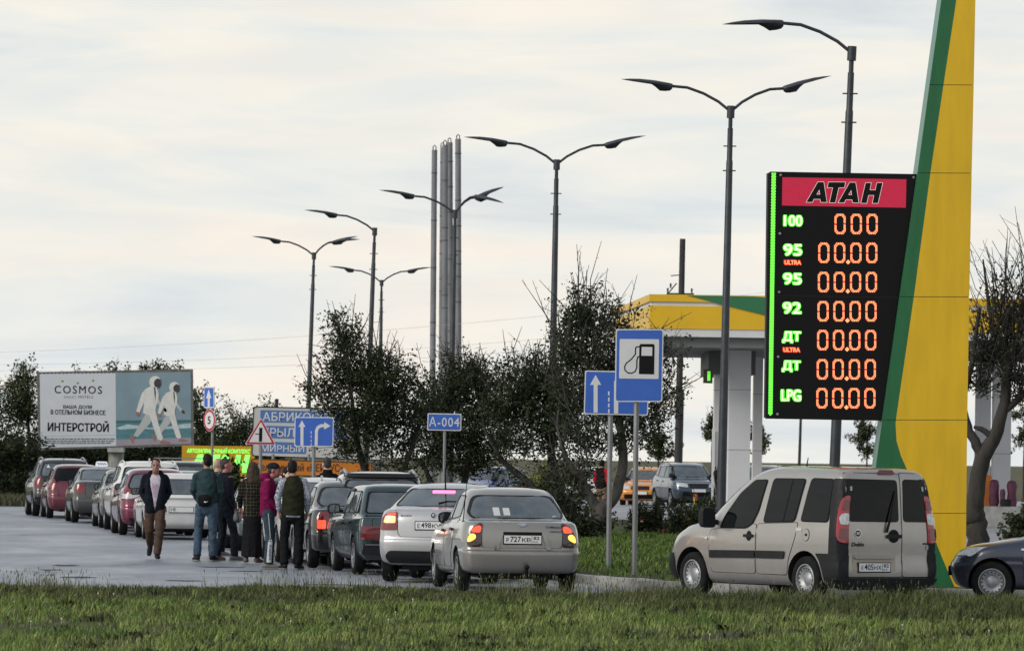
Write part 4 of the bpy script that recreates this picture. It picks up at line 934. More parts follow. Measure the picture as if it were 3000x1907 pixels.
c.patch('B', circ(-.075, .90, .088, 20), 'lock_cup', M['trim'], off=.016, grid=.05); c.patch('B', rrect(-.19, .87, .05, .92, .02), 'door_handle', M['black'], off=.04, grid=.06)
wiper(c, (.06, .95), (-.11, 1.50)); c.patch('B', rnd([(.13, 1.715), (.12, 1.76), (-.12, 1.76), (-.13, 1.715)], .015), 'high_brake_light', pm('dark_lens', (.09, .008, .02), .2, coat=1.0), off=.03, grid=.06)
for sd in ('CL', 'CR'):
    tl = c.patch(sd, rnd([(-.112, .80), (-.108, 1.30), (-.12, 1.44), (-.05, 1.43), (.0, 1.34), (.03, 1.1), (.035, .90), (.0, .82)], .03), 'tail_light', pm('lamp_red_fresh', (.30, .004, .016), .1, coat=1.0, emit=(.5, .01, .03), es=.05), off=.02, grid=.04)
    c.patch(sd, rnd([(-.105, 1.05), (-.105, 1.20), (-.03, 1.20), (.0, 1.15), (-.01, 1.05)], .03), 'reverse_lens', M['clear'], off=.028, grid=.04, parent=tl)
    c.patch(sd, rnd([(-.105, 1.24), (-.108, 1.38), (-.05, 1.38), (-.02, 1.24)], .03), 'brake_lens', M['red'], off=.027, grid=.04, parent=tl)
    c.patch(sd, rnd([(-.10, .84), (-.10, 1.0), (.0, 1.0), (.01, .87)], .03), 'lower_lens', M['red'], off=.027, grid=.04, parent=tl)
    for z in (.72, 1.5): c.patch(sd, rrect(-.135, z, -.11, z+.06, .006), 'hinge', M['alloy'], off=.02)
c.patch('B', rrect(-.84, .23, .84, .345, .03), 'rear_bumper', M['black'], off=.055, grid=.1)
p, n = c.hit('L', .70, 1.03)
for sg in (1, -1):
    mb = MB(); pr = rnd([(-.12, -.12), (.12, -.12), (.12, .15), (.03, .17), (-.10, .15)], .06); k = len(pr); V = []
    for (dx, sc) in ((-.04, .92), (-.02, 1.0), (.04, .96), (.09, .75), (.11, .45)): V += [(p.x+dx, sg*(p.y+.17)+a*sc, 1.08+b*sc) for a, b in pr]
    mb.add(V, [tuple(range(k)), tuple(range(4*k, 5*k))]+[(i*k+j, i*k+(j+1) % k, (i+1)*k+(j+1) % k, (i+1)*k+j) for i in range(4) for j in range(k)])
    mb.tube([(p.x+.02, sg*(p.y-.03), 1.03), (p.x+.02, sg*(p.y+.10), 1.05)], .035, 8)
    mo = mb.build('side_mirror', M['black'], c.root, smooth=45, fix=True); mg = MB(); mg.add([(p.x-.043, sg*(p.y+.17)+a*.78, 1.08+b*.78) for a, b in pr], [tuple(range(k))]); mg.build('mirror_glass', M['mirror'], mo)
antenna(c, -.2, 0, .12)

# ------------------------------------------------------------------ navy saloon nosing in at the right edge
PN = paint('navy', (.016, .026, .06), .4, .3, .4)
c = make_car(T_sedan('priora', wr=.30, axles=(-1.30, 1.46)), 'saloon_car', 'navy blue saloon nosing in from the right edge', G(2905, 1765), 82, PN, at='fl', style='steel', scale=.94)
for sd in (1, -1): c.patch('F', rnd([(sd*.42, .66), (sd*.44, .76), (sd*.80, .80), (sd*.82, .68)][::sd], .03), 'headlight', M['clear'], off=.014, grid=.05)
c.both(rrect(.96, .76, 1.04, .79, .008), 'side_repeater', M['clear'], off=.012); c.plate('F', (0, .45), None)

# ------------------------------------------------------------------ cars inside the filling station
PO = paint('taxi_orange', (.70, .25, .02), .1, .3, .2); PF = paint('steel_blue', (.018, .045, .075), .4, .3, .2); PL = paint('royal_blue', (.03, .05, .22), .3, .3, .3)
q = P(1893, 1480, 222); c = make_car(T_sedan('sedan2'), 'saloon_car', 'orange saloon at the pumps behind the fuel sign posts', (q.x, 222), 172, PO, at='c', scale=1.08); front_face(c, .66, .38, plate=True)
q = P(2008, 1480, 214); c = make_car(T_suv('suv'), 'sport_utility_car', 'steel blue tall car facing us beside the fuel pump', (q.x, 214), 191, PF, at='c', scale=1.06); front_face(c, .82, .55, plate=True); rails(c, .62, 0, -1.5, .1, .05, .018)
c.patch('F', rrect(-.5, .90, .5, .925, .008), 'grille_bar', M['chrome'], off=.03, grid=.08)
q = P(2235, 1490, 236); c = make_car(T_suv('suv'), 'sport_utility_car', 'grey tall car under the canopy, seen over the van bonnet', (q.x, 236), 170, PGR, at='c', scale=1.02); front_face(c, .82, .55); rails(c, .62, 0, -1.5, .1, .05, .018)
q = P(1722, 1480, 226); c = make_car(T_sedan('sedan2'), 'saloon_car', 'white saloon glimpsed between the trees beside the red jacket', (q.x, 226), 175, PW, at='c', scale=1.06); front_face(c, .66, .38)
q = P(1440, 1480, 208); c = make_car(T_hatch('hatch'), 'hatchback_car', 'royal blue hatchback glimpsed through the thicket', (q.x, 208), 150, PL, at='c'); front_face(c, .72, .40)
# ------------------------------------------------------------------ signs, totem, lamps, station
def _n(pts, ox, oy): return [((x+ox-360)/1370, (470-(y+oy))/395) for x, y in pts]
_AL = [(0, 375), (118, 375), (140, 318), (195, 318), (192, 228), (236, 150), (263, 0), (208, 0)]; _AR = [(195, 318), (250, 318), (262, 375), (375, 375), (318, 0), (263, 0), (236, 150), (245, 228), (192, 228)]
_AO = [(0, 375), (118, 375), (140, 318), (250, 318), (262, 375), (375, 375), (318, 0), (208, 0)]; _AH = [(192, 228), (245, 228), (236, 150)]
_T = [(25, 0), (330, 0), (310, 105), (210, 105), (150, 380), (40, 380), (100, 105), (0, 105)]; _H = [(0, 378), (110, 378), (140, 232), (235, 232), (205, 378), (310, 378), (395, 0), (285, 0), (260, 132), (165, 132), (190, 0), (85, 0)]
NAME_FILL = [_n(_AL, 360, 78), _n(_AR, 360, 78), _n(_T, 735, 80), _n(_AL, 928, 85), _n(_AR, 928, 85), _n(_H, 1335, 90)]
NAME_LINE = [_n(_AO, 360, 78), _n(_AH, 360, 78), _n(_T, 735, 80), _n(_AO, 928, 85), _n(_AH, 928, 85), _n(_H, 1335, 90)]
def name_word(F, px, y0, y1, fill, line, parent, lw=.004):
    """the heavy slanted brand word; px(u, v) maps the unit box to photograph measurements"""
    mb = MB()
    for pl in NAME_FILL: mb.prism([F.f(*px(*p)) for p in pl], y0, y1)
    o = mb.build('name_lettering', fill, parent)
    if line:
        mb = MB()
        for pl in NAME_LINE:
            q = [Vector(F.f(*px(*p))) for p in pl]
            for i in range(len(q)):
                a, b = q[i-1], q[i]; n = (b-a).normalized(); t = Vector((-n.y, n.x))*lw; mb.add([(v.x, y0-.0012, v.y) for v in (a-t, b-t, b+t, a+t)], [(0, 1, 2, 3)])
        mb.build('letter_outline', line, o)
    return o
SB = pm('sign_blue', (.035, .12, .50), .42, var=.06, vs=3); SW = pm('sign_white', (.62, .64, .66), .45, var=.04, vs=3)
SR = pm('sign_red', (.42, .012, .05), .45); SG = pm('sign_back_grey', (.3, .31, .32), .5, .4)
class Face:
    """a flat thing standing at distance D and facing the viewer; f(px,py) gives its local x, z"""
    def __init__(s, name, label, cat_, px, D, py=None, yaw=0, group=None):
        s.D = D; b = P(px, 1340, D); s.bx = b.x; s.yaw = yaw
        s.root = empty(name, (b.x, D, 0), R(yaw), label, cat_, group)
    def f(s, px, py): q = P(px, py, s.D); return ((q.x-s.bx)/math.cos(R(s.yaw)), q.z)
    def poly(s, pts): return [s.f(*p) for p in pts]
    def prism(s, name, pts, y0, y1, mat, parent=None, px=True):
        return MB().prism(s.poly(pts) if px else pts, y0, y1).build(name, mat, parent or s.root)
    def post(s, x, r, z1, y=.05, mat=None, name='post'):
        mb = MB(); mb.tube([(x, y, -.05), (x, y, z1)], r, 10); return mb.build(name, mat or M['galv'], s.root, smooth=50)
    def text(s, name, body, x0, x1, y0, y1, off, mat, parent=None, **k):
        a = s.f(x0, y1); b = s.f(x1, y0); mb = MB(); text_to(mb, body, a[0], b[0], a[1], b[1], off, **k); return mb.build(name, mat, parent or s.root)
def plate_sign(F, pts, rad, col, name='panel', border=.018, y=0):
    """pressed-metal sign panel: white rim, coloured field; returns the panel"""
    base = rnd(F.poly(pts), rad); b = MB().prism(base, y-.012, y+.012).build(name, SW, F.root)
    c = Vector((sum(p[0] for p in base)/len(base), sum(p[1] for p in base)/len(base)))
    xs = [p[0] for p in base]; zs = [p[1] for p in base]; sx = 1-2*border/(max(xs)-min(xs)); sz = 1-2*border/(max(zs)-min(zs))
    MB().prism([(c.x+(p[0]-c.x)*sx, c.y+(p[1]-c.y)*sz) for p in base], y-.0145, y-.012).build('field', col, b)
    return b
def arrow_up(x, y0, y1, w, hw, hh): return [(x-w, y1), (x+w, y1), (x+w, y0+hh), (x+hw, y0+hh), (x, y0), (x-hw, y0+hh), (x-w, y0+hh)]

# fuel station sign
F = Face('road_sign', 'tall blue road sign with a black petrol pump pictogram on a steel post', 'road sign', 1862, 83.5)
F.post(F.f(1862, 1400)[0], .041, F.f(1862, 980)[1])
b = plate_sign(F, [(1801, 1177), (1940, 1177), (1944, 964), (1804, 964)], .035, SB)
K = lambda pts: [(1600+x*.4573, 800+y*.4573) for x, y in pts]
MB().prism(rnd(F.poly(K([(467, 675), (720, 678), (724, 424), (471, 422)])), .02), -.018, -.0146).build('white_square', SW, b)
pump = F.prism('pump_body', K([(594, 646), (691, 648), (694, 462), (686, 454), (605, 454), (597, 462)]), -.0215, -.0182, M['ink'], b)
F.prism('pump_window', K([(610, 529), (679, 530), (680, 474), (612, 473)]), -.024, -.0217, SW, b)
hz = [(596, 472), (580, 472), (573, 480), (571, 520), (545, 552), (512, 578), (502, 600), (505, 622), (525, 640), (548, 641), (570, 630), (580, 605), (581, 560), (586, 538), (597, 534)]
hp = F.poly(K(hz)); mb = MB()
for i in range(len(hp)-1):
    a, c = Vector(hp[i]), Vector(hp[i+1]); n = (c-a).normalized(); pn = Vector((-n.y, n.x))*.0088; a2 = a-n*.004; c2 = c+n*.004
    mb.add([(q.x, -.0200-.0001*i, q.y) for q in (a2+pn, c2+pn, c2-pn, a2-pn)], [(0, 1, 2, 3)])
mb.build('pump_hose', M['ink'], b)
# lane sign half behind it
F = Face('road_sign', 'blue lane arrow sign half hidden behind the petrol pump sign', 'road sign', 1786, 86)
F.post(F.f(1786, 1400)[0], .040, F.f(1786, 1100)[1])
b = plate_sign(F, [(1710, 1213), (1898, 1217), (1902, 1089), (1714, 1085)], .03, SB)
MB().prism(F.poly(K(arrow_up(317, 652, 893, 13, 36, 64))), -.018, -.0146).build('arrow', SW, b)
mb = MB()
for y0, y1 in ((757, 783), (796, 822), (835, 858), (870, 897)): mb.prism(F.poly(K([(396, y1), (406, y1), (407, y0), (397, y0)])), -.018, -.0146)
mb.build('dash', SW, b); MB().prism(F.poly(K([(434, 899), (462, 899), (463, 690), (435, 690)])), -.018, -.0146).build('arrow', SW, b)
# road number sign
F = Face('road_number_sign', 'small blue plate reading A-004 on a thin post', 'road sign', 1300, 123)
F.post(F.f(1301, 1400)[0], .034, F.f(1301, 1240)[1], mat=M['galv'])
b = plate_sign(F, [(1251, 1260), (1351, 1262), (1352, 1212), (1253, 1210)], .03, SB, border=.022)
F.text('lettering', 'А-004', 1257, 1346, 1222, 1249, -.016, SW, b, bold=.012, space=1.15)
K2 = lambda pts: [(500+x*.2286, 1100+y*.2286) for x, y in pts]
# lane sign with right-turn arrow
F = Face('road_sign', 'blue lane sign with straight arrow and right-turn arrow', 'road sign', 919, 120)
F.post(F.f(918, 1400)[0], .042, F.f(918, 1260)[1])
b = plate_sign(F, K2([(1583, 908), (2083, 912), (2090, 533), (1590, 530)]), .04, SB, border=.02)
MB().prism(F.poly(K2(arrow_up(1683, 572, 898, 19, 45, 85))), -.018, -.0146).build('arrow', SW, b)
mb = MB()
for y0, y1 in ((712, 745), (765, 800), (820, 850), (868, 896)): mb.prism(F.poly(K2([(1796, y1), (1806, y1), (1807, y0), (1797, y0)])), -.018, -.0146)
mb.build('dash', SW, b)
MB().prism(F.poly(K2([(1846, 898), (1884, 898), (1887, 720), (1900, 680), (1930, 662), (1968, 660), (1965, 692), (2050, 645), (1970, 595), (1968, 622), (1920, 624), (1872, 650), (1850, 700)])), -.018, -.0146).build('arrow', SW, b)
# warning triangle
F = Face('warning_sign', 'white warning triangle with red rim showing a side road', 'warning sign', 762, 158)
F.post(F.f(762, 1400)[0], .05, F.f(762, 1240)[1])
tri = lambda k: rnd(F.poly(K2([(1150+(950-1150)*k+0, 860+(885-860)*1-(1-k)*95), (1150+(1348-1150)*k, 888-(1-k)*95), (1158, 540+(1-k)*235)])), .05*k)
MB().prism(rnd(F.poly(K2([(950, 882), (1350, 888), (1158, 538)])), .05), -.012, .012).build('panel', SW, F.root); b = F.root.children[-1]
MB().prism(rnd(F.poly(K2([(962, 877), (1340, 882), (1158, 550)])), .05), -.0145, -.012).build('rim', SR, b)
MB().prism(rnd(F.poly(K2([(1003, 853), (1297, 857), (1157, 592)])), .03), -.018, -.0146).build('field', SW, b)
mb = MB(); mb.prism(F.poly(K2([(1130, 846), (1171, 848), (1176, 668), (1136, 668)])), -.0215, -.0182); mb.prism(F.poly(K2([(1083, 752), (1131, 753), (1131, 741), (1083, 740)])), -.0215, -.0182); mb.build('pictogram', M['ink'], b)
# one way sign + speed limit on one post, turned aside
F = Face('road_sign', 'narrow blue straight-ahead arrow sign on the post above the speed limit disc', 'road sign', 615, 165, yaw=-52)
sp = empty('sign_post', (P(616, 1340, 165).x, 165, 0), 0, 'grey steel post carrying the arrow sign and the speed limit disc', 'post'); mb = MB(); mb.tube([(.05, .09, -.05), (.05, .09, P(616, 1140, 165).z)], .04, 10); mb.build('shaft', M['galv'], sp, smooth=50)
b = plate_sign(F, K2([(423, 413), (567, 415), (560, 146), (424, 143)]), .04, SB, border=.03)
MB().prism(F.poly(K2(arrow_up(492, 175, 412, 14, 36, 115))), -.018, -.0146).build('arrow', SW, b)
F = Face('speed_limit_sign', 'round white speed limit sign with red rim reading 5', 'road sign', 614.5, 165, yaw=-52)
def disc(k, y0, y1, nm, mt, par): return MB().prism([F.f(500+p[0]*.2286, 1100+p[1]*.2286) for p in circ(501, 572, 80*k, 28, 140*k)], y0, y1).build(nm, mt, par)
b = disc(1, -.012, .012, 'panel', SW, F.root); disc(.97, -.0145, -.012, 'rim', SR, b); disc(.76, -.018, -.0146, 'field', SW, b)
a0, a1 = F.f(*K2([(478, 622)])[0]), F.f(*K2([(521, 522)])[0]); mb = MB(); text_to(mb, '5', a0[0], a1[0], a0[1], a1[1], -.0205, bold=.03); mb.build('lettering', M['ink'], b)

# direction boards
F = Face('direction_board', 'large white direction board with blue place name fields', 'direction board', 860, 190)
BW = pm('board_white', (.50, .52, .52), .5, var=.05, vs=2)
for x in (800, 905, 1015): F.post(F.f(x, 1300)[0], .06, F.f(x, 1240)[1], .16)
b = MB().prism(rnd(F.poly(K2([(1040, 1028), (2700, 1085), (2720, 440), (1062, 398)])), .12), -.03, .03).build('panel', BW, F.root)
fr = rnd(F.poly(K2([(1040, 1028), (2700, 1085), (2720, 440), (1062, 398)])), .12); mb = MB(); mb.tube([(p[0], -.032, p[1]) for p in fr]+[(fr[0][0], -.032, fr[0][1])], .02, 5); mb.build('black_border', M['ink'], b)
BB = pm('board_blue', (.07, .16, .42), .5, var=.05, vs=2)
for (q, body, tx) in (([(1148, 598), (2420, 625), (2428, 470), (1150, 440)], 'АБРИКОСОВКА', (1180, 2330, 482, 580)), ([(1146, 800), (2250, 826), (2256, 665), (1148, 640)], 'КРЫЛОВКА', (1178, 2000, 678, 780)), ([(1142, 990), (1735, 1004), (1742, 862), (1144, 840)], 'МИРНЫЙ', (1165, 1712, 868, 972))):
    f2 = MB().prism(rnd(F.poly(K2(q)), .05), -.035, -.031).build('blue_field', BB, b); k = K2([(tx[0], tx[2]), (tx[1], tx[3])])
    F.text('lettering', body, k[0][0], k[1][0], k[0][1], k[1][1], -.038, SW, b, bold=.01)
k = K2([(2210, 935), (2330, 1000)]); F.text('lettering', '23', k[0][0], k[1][0], k[0][1], k[1][1], -.036, M['ink'], b, bold=.02)
F = Face('direction_board', 'long orange board lettered for a dolphinarium below the white board', 'direction board', 880, 189.5)
OR = pm('board_orange', (.52, .17, .012), .5, var=.06, vs=2)
b = MB().prism(rnd(F.poly(K2([(1026, 1262), (2560, 1308), (2580, 1120), (1032, 1066)])), .1), -.03, .03).build('panel', OR, F.root)
k = K2([(1080, 1130), (2215, 1235)]); F.text('lettering', 'Дельфинарий «НЕРПУС»', k[0][0], k[1][0], k[0][1], k[1][1]+2, -.034, pm('board_brown', (.06, .025, .012), .6), b, bold=.012)
fr = rnd(F.poly(K2([(1026, 1262), (2560, 1308), (2580, 1120), (1032, 1066)])), .1); mb = MB(); mb.tube([(p[0], -.032, p[1]) for p in fr]+[(fr[0][0], -.032, fr[0][1])], .018, 5); mb.build('dark_border', _mats['board_brown'], b)
for x in (800, 905, 1015): F.post(F.f(x, 1300)[0], .05, F.f(x, 1330)[1], .12)
# yellow fuel brand board
F = Face('advertising_board', 'yellow board with glowing green letters at the forecourt entrance', 'advertising board', 635, 200)
YB = pm('board_yellow', (.56, .30, .008), .45, var=.05, vs=2); GL = pm('glow_green_sign', (.2, .8, .15), .4, emit=(.22, 1.0, .12), es=1.0)
b = MB().prism(F.poly(K2([(140, 1290), (1020, 1290), (1075, 1290), (1075, 905), (145, 895)])), -.05, .08).build('panel', YB, F.root)
k = K2([(205, 930), (1022, 987)]); F.text('small_lettering', 'АВТОЗАПРАВОЧНЫЙ КОМПЛЕКС', k[0][0], k[1][0], k[0][1], k[1][1], -.056, GL, b, bold=.012, shear=.3)
name_word(F, lambda u, v: K2([(235+u*785, 1245-v*237)])[0], -.085, -.0505, GL, None, b)
for x in (560, 720): F.post(F.f(x, 1300)[0], .06, F.f(x, 1350)[1], .14)

# hotel billboard
F = Face('billboard', 'big hotel billboard with two walking figures in white suits and helmets', 'billboard', 338, 210)
K3 = lambda pts: [(60+x*.22425, 1050+y*.22425) for x, y in pts]
rust = pm('billboard_frame', (.13, .13, .13), .7, .2, var=.35, vs=6)
o = MB(); o.tube([(0, .35, -.1), (0, .35, F.f(338, 1312)[1])], .30, 16); o.build('column', pm('billboard_column', (.30, .31, .30), .7, var=.3, vs=3), F.root, smooth=50)
o = MB(); q = F.poly(K3([(1140, 1222), (1352, 1222), (1352, 1162), (1140, 1168)])); o.prism(q, -.18, .7); o.build('column_head', _mats['billboard_column'], F.root)
F.prism('case', K3([(237, 1200), (2262, 1140), (2250, 140), (216, 178)]), -.10, .25, rust)
case = F.root.children[-1]
wh = F.prism('white_poster', K3([(265, 1168), (1252, 1142), (1244, 188), (254, 200)]), -.105, -.1005, pm('poster_white', (.56, .60, .66), .5, var=.03, vs=2))
sk = F.prism('beach_poster', K3([(1252, 1142), (2232, 1112), (2225, 176), (1244, 188)]), -.105, -.1005, pm('poster_sky', (.19, .28, .34), .5, var=.10, vs=1.2))
def lay(par, nm, pts, mt, lv): return F.prism(nm, K3(pts), -.105-.003*lv, -.105-.003*(lv-1)-.0004, mt, par)
lay(sk, 'sea', [(1252, 1055), (2231, 1030), (2229, 800), (1249, 806)], pm('poster_sea', (.075, .20, .24), .5, var=.2, vs=3, stretch=(1, 1, 5)), 1)
lay(sk, 'surf', [(1251, 905), (1400, 860), (1520, 872), (1700, 905), (2000, 880), (2150, 850), (2229, 845), (2230, 905), (2100, 915), (1800, 925), (1500, 915), (1300, 930)], pm('poster_surf', (.38, .50, .53), .5, var=.2, vs=4, stretch=(1, 1, 4)), 2)
lay(sk, 'dark_wave', [(1249, 815), (2229, 800), (2229, 835), (1700, 850), (1450, 840), (1250, 845)], pm('poster_wave', (.045, .13, .16), .5), 2)
lay(sk, 'sand', [(1252, 1142), (2232, 1112), (2231, 1035), (1900, 1048), (1252, 1062)], pm('poster_sand', (.30, .28, .34), .5, var=.08, vs=3), 2)
sw = pm('poster_suit', (.62, .63, .62), .5, var=.10, vs=4); sw2 = pm('poster_suit_fold', (.42, .45, .46), .5); fl = pm('poster_skin', (.30, .15, .14), .5); vz = pm('poster_visor', (.04, .035, .04), .3)
def figure(dx, dy, k):
    T = lambda pts: [(dx+x*k, dy+y*k) for x, y in pts]
    lay(sk, 'figure_far_leg', T([(1650, 700), (1490, 985), (1480, 1010), (1535, 1025), (1700, 840), (1730, 720)]), sw2, 3)
    lay(sk, 'figure_near_leg', T([(1670, 690), (1790, 1050), (1840, 1075), (1865, 1040), (1810, 870), (1770, 700)]), sw, 4)
    lay(sk, 'figure_foot', T([(1440, 1010), (1428, 1045), (1468, 1112), (1488, 1108), (1478, 1060), (1500, 1020)]), fl, 4)
    lay(sk, 'figure_foot', T([(1830, 1068), (1828, 1110), (1880, 1118), (1955, 1108), (1960, 1092), (1890, 1072)]), fl, 5)
    lay(sk, 'figure_jacket', T([(1700, 365), (1640, 395), (1600, 480), (1615, 560), (1605, 715), (1680, 738), (1765, 732), (1770, 640), (1800, 560), (1810, 470), (1790, 400), (1750, 368)]), sw, 5)
    lay(sk, 'figure_arm', T([(1640, 395), (1590, 450), (1545, 580), (1515, 690), (1558, 708), (1600, 610), (1640, 500)]), sw, 6)
    lay(sk, 'figure_hand', T([(1515, 690), (1510, 735), (1535, 760), (1560, 735), (1557, 706)]), fl, 6)
    lay(sk, 'figure_arm', T([(1800, 520), (1840, 590), (1880, 640), (1890, 670), (1870, 680), (1820, 625), (1785, 580)]), sw2, 4)
    lay(sk, 'figure_hand', T([(1875, 640), (1905, 655), (1918, 690), (1895, 700), (1865, 670)]), vz, 5)
    lay(sk, 'figure_tie', T([(1745, 372), (1762, 380), (1772, 450), (1765, 560), (1752, 450)]), vz, 6)
    lay(sk, 'figure_helmet', [(dx+k*(x), dy+k*y) for x, y in circ(1762, 308, 78, 22, 80)], sw, 6)
    lay(sk, 'figure_visor', T([(1752, 292), (1790, 258), (1835, 275), (1840, 345), (1815, 385), (1760, 370), (1745, 330)]), vz, 7)
figure(0, 0, 1); figure(1942-1682*.88, 306-228*.88, .88)
gk = pm('poster_green', (.10, .32, .03), .5)
for x, y in ((553, 297), (752, 322), (952, 290)): lay(wh, 'green_dot', circ(x, y, 15, 14), gk, 1)
def tline(body, x0, x1, y0, y1, mt=M['ink'], **k):
    q = K3([(x0, y0), (x1, y1)]); F.text('lettering', body, q[0][0], q[1][0], q[0][1], q[1][1], -.109, mt, wh, **k)
tline('COSMOS', 447, 1068, 362, 455, bold=.008, space=1.25); tline('SMART', 568, 735, 488, 522, pm('poster_sage', (.22, .30, .20), .5), space=1.2); tline('HOTELS', 760, 948, 485, 518, space=1.2)
tline('ВАША ДОЛЯ', 560, 935, 612, 660, bold=.03); tline('В ОТЕЛЬНОМ БИЗНЕСЕ', 397, 1113, 676, 730, bold=.03); tline('ИНТЕРСТРОЙ', 357, 1158, 815, 950, bold=.028)
lay(wh, 'rule', [(275, 1018), (1245, 1000), (1245, 996), (275, 1014)], pm('poster_rule', (.2, .35, .36), .5), 1)
gt = pm('poster_grey_text', (.16, .17, .19), .5)
for i, (y0, y1) in enumerate(((1042, 1060), (1070, 1088), (1096, 1114))):
    mb = MB(); rr = random.Random(i); x = 318
    while x < 1185:
        wd = rr.uniform(14, 70); q = F.poly(K3([(x, y1), (x+wd, y1), (x+wd, y0), (x, y0)])); mb.prism(q, -.108, -.1055); x += wd+9
    mb.build('small_print', gt, wh)
tie = MB()
for i in range(20):
    q = K3([(262+i*50, 203-i*.6)])[0]; a = F.f(*q); tie.box(a[0]-.01, a[0]+.01, -.112, -.104, a[1]-.01, a[1]+.05)
tie.build('poster_lacing', M['ink'], case)

# ------------------------------------------------------------------ price totem
TD = 80
F = Face('price_totem', 'tall yellow and green fuel price totem leaning over its black panel', 'totem', 2700, TD, yaw=3.5)
def clip(poly, ya, yb):
    for s, lim in ((1, ya), (-1, yb)):
        o = []
        for i in range(len(poly)):
            p, q = poly[i-1], poly[i]; ip, iq = s*(p[1]-lim) >= 0, s*(q[1]-lim) >= 0
            if ip != iq: t = (lim-p[1])/(q[1]-p[1]); o.append((p[0]+(q[0]-p[0])*t, lim))
            if iq: o.append(q)
        poly = o
    return poly
Yl = [(2842, -260), (2801, 0), (2763, 250), (2725, 505), (2676, 869), (2645, 1080), (2626, 1210), (2622, 1240), (2625, 1290), (2638, 1335), (2660, 1385), (2700, 1480), (2750, 1610), (2786, 1697), (2829, 1790)]
Yr = [(2829, 1760), (2829, 1600), (2830, 1500), (2833, 1230), (2839, 869), (2846, 505), (2852, 250), (2857, 0), (2861, -260)]
Gl = [(2790, -260), (2757, 0), (2722, 250), (2687, 505), (2634, 869), (2583, 1230), (2560, 1400), (2537, 1560), (2512, 1775)]
yel = pm('totem_yellow', (.70, .44, .010), .42, .1, var=.09, vs=2.2, stretch=(2.2, 1, .35), bump=.08, bs=1.5); grn = pm('totem_green', (.015, .13, .045), .42, .1, var=.16, vs=2.2, stretch=(2.2, 1, .35), bump=.08, bs=1.5)
seams = [-258, 250, 508, 870, 1230, 1503, 1776]
YP = Yl+Yr[1:]; GP = Gl+Yl[::-1]
YP = Yl+Yr; 
for i in range(6):
    a, bb = seams[i]+.9, seams[i+1]-.9
    q = clip(YP, a, bb)
    if len(q) > 2: F.prism('yellow_panel', q, -.05, .0, yel)
    q = clip(GP, a, bb)
    if len(q) > 2: F.prism('green_panel', q, -.05, .0, grn)
core = [(2792, -258), (2757+1, 0), (2688, 505), (2584, 1230), (2513, 1774), (2828, 1774), (2828, 1600), (2832, 1230), (2845, 505), (2856, 0), (2860, -258)]
F.prism('core', core, .001, .50, pm('totem_core', (.10, .24, .20), .4, .3, var=.05, vs=1))
# black price panel fixed to the totem's left flank
F2 = Face('price_display', 'black fuel price display with red name screen and glowing zero prices', 'price display', 2450, TD, yaw=3.5)
F2.prism('case', [(2256, 504), (2692, 510), (2592, 1232), (2246, 1226)], -.02, .22, M['trim'])
K4 = lambda x, y: (2200+x*.555, 450+y*.555)
case = F2.root.children[-1]
F2.prism('side_channel', [(2249, 508), (2262, 508), (2251, 1224), (2241, 1223)], .0, .2, M['black'])
# green light strip: staggered diodes
led_g = pm('led_green', (.1, .6, .05), .4, emit=(.16, 1.0, .06), es=.85)
mb = MB(); n = 84
for i in range(n):
    for j in range(3):
        t = (i+.5*(j % 2))/n; x = 109+6.2*j - 17*t*1.05+3; y = 110+(1383-110)*t; a = F2.f(*K4(x, y))
        mb.add([(a[0]+.018*math.cos(u), -.026, a[1]+.021*math.sin(u)) for u in [2*math.pi*q/6 for q in range(6)]], [tuple(range(6))])
mb.build('green_light_strip', led_g, F2.root)['kind'] = 'stuff'
scr = F2.prism('name_screen', [K4(162, 276), K4(818, 286), K4(821, 136), K4(164, 127)], -.026, -.021, None)
sm = bpy.data.materials.new('led_screen_red'); sm.use_nodes = True; _t = sm.node_tree; _b = _t.nodes['Principled BSDF']; _tc = _t.nodes.new('ShaderNodeTexCoord')
_w = _t.nodes.new('ShaderNodeTexBrick'); _w.inputs['Scale'].default_value = 40; _w.inputs['Mortar Size'].default_value = .012; _w.inputs['Color1'].default_value = (.62, .010, .05, 1); _w.inputs['Color2'].default_value = (.50, .006, .035, 1); _w.inputs['Mortar'].default_value = (.13, .005, .06, 1); _w.offset = 0
_mp = _t.nodes.new('ShaderNodeMapping'); _mp.inputs['Rotation'].default_value = (R(90), 0, 0); _t.links.new(_tc.outputs['Object'], _mp.inputs[0]); _t.links.new(_mp.outputs[0], _w.inputs['Vector'])
_t.links.new(_w.outputs[0], _b.inputs['Emission Color']); _b.inputs['Emission Strength'].default_value = .72; _b.inputs['Base Color'].default_value = (.05, .005, .01, 1); scr.data.materials.clear(); scr.data.materials.append(sm)
def itext(par, body, x0, x1, y0, y1, off, mt, **k):
    a, b_ = F2.f(*K4(x0, y1)), F2.f(*K4(x1, y0)); mb = MB(); text_to(mb, body, a[0], b_[0], a[1], b_[1], off, **k); return mb.build('lettering', mt, par)
name_word(F2, lambda u, v: K4(289+u*407, 264-v*114), -.0285, -.0262, M['ink'], pm('led_white_edge', (.5, .5, .5), .5, emit=(.75, .72, .62), es=.7), scr, lw=.0022)
led_w = pm('led_green_core', (.4, .8, .3), .4, emit=(.42, 1.0, .30), es=1.7); led_h = pm('led_green_rim', (.1, .5, .05), .4, emit=(.10, .85, .04), es=.9)
led_r = pm('led_red_text', (.6, .1, .05), .4, emit=(1, .30, .12), es=1.5); led_rr = pm('led_red_rim', (.4, .02, .02), .4, emit=(.75, .05, .015), es=.8)
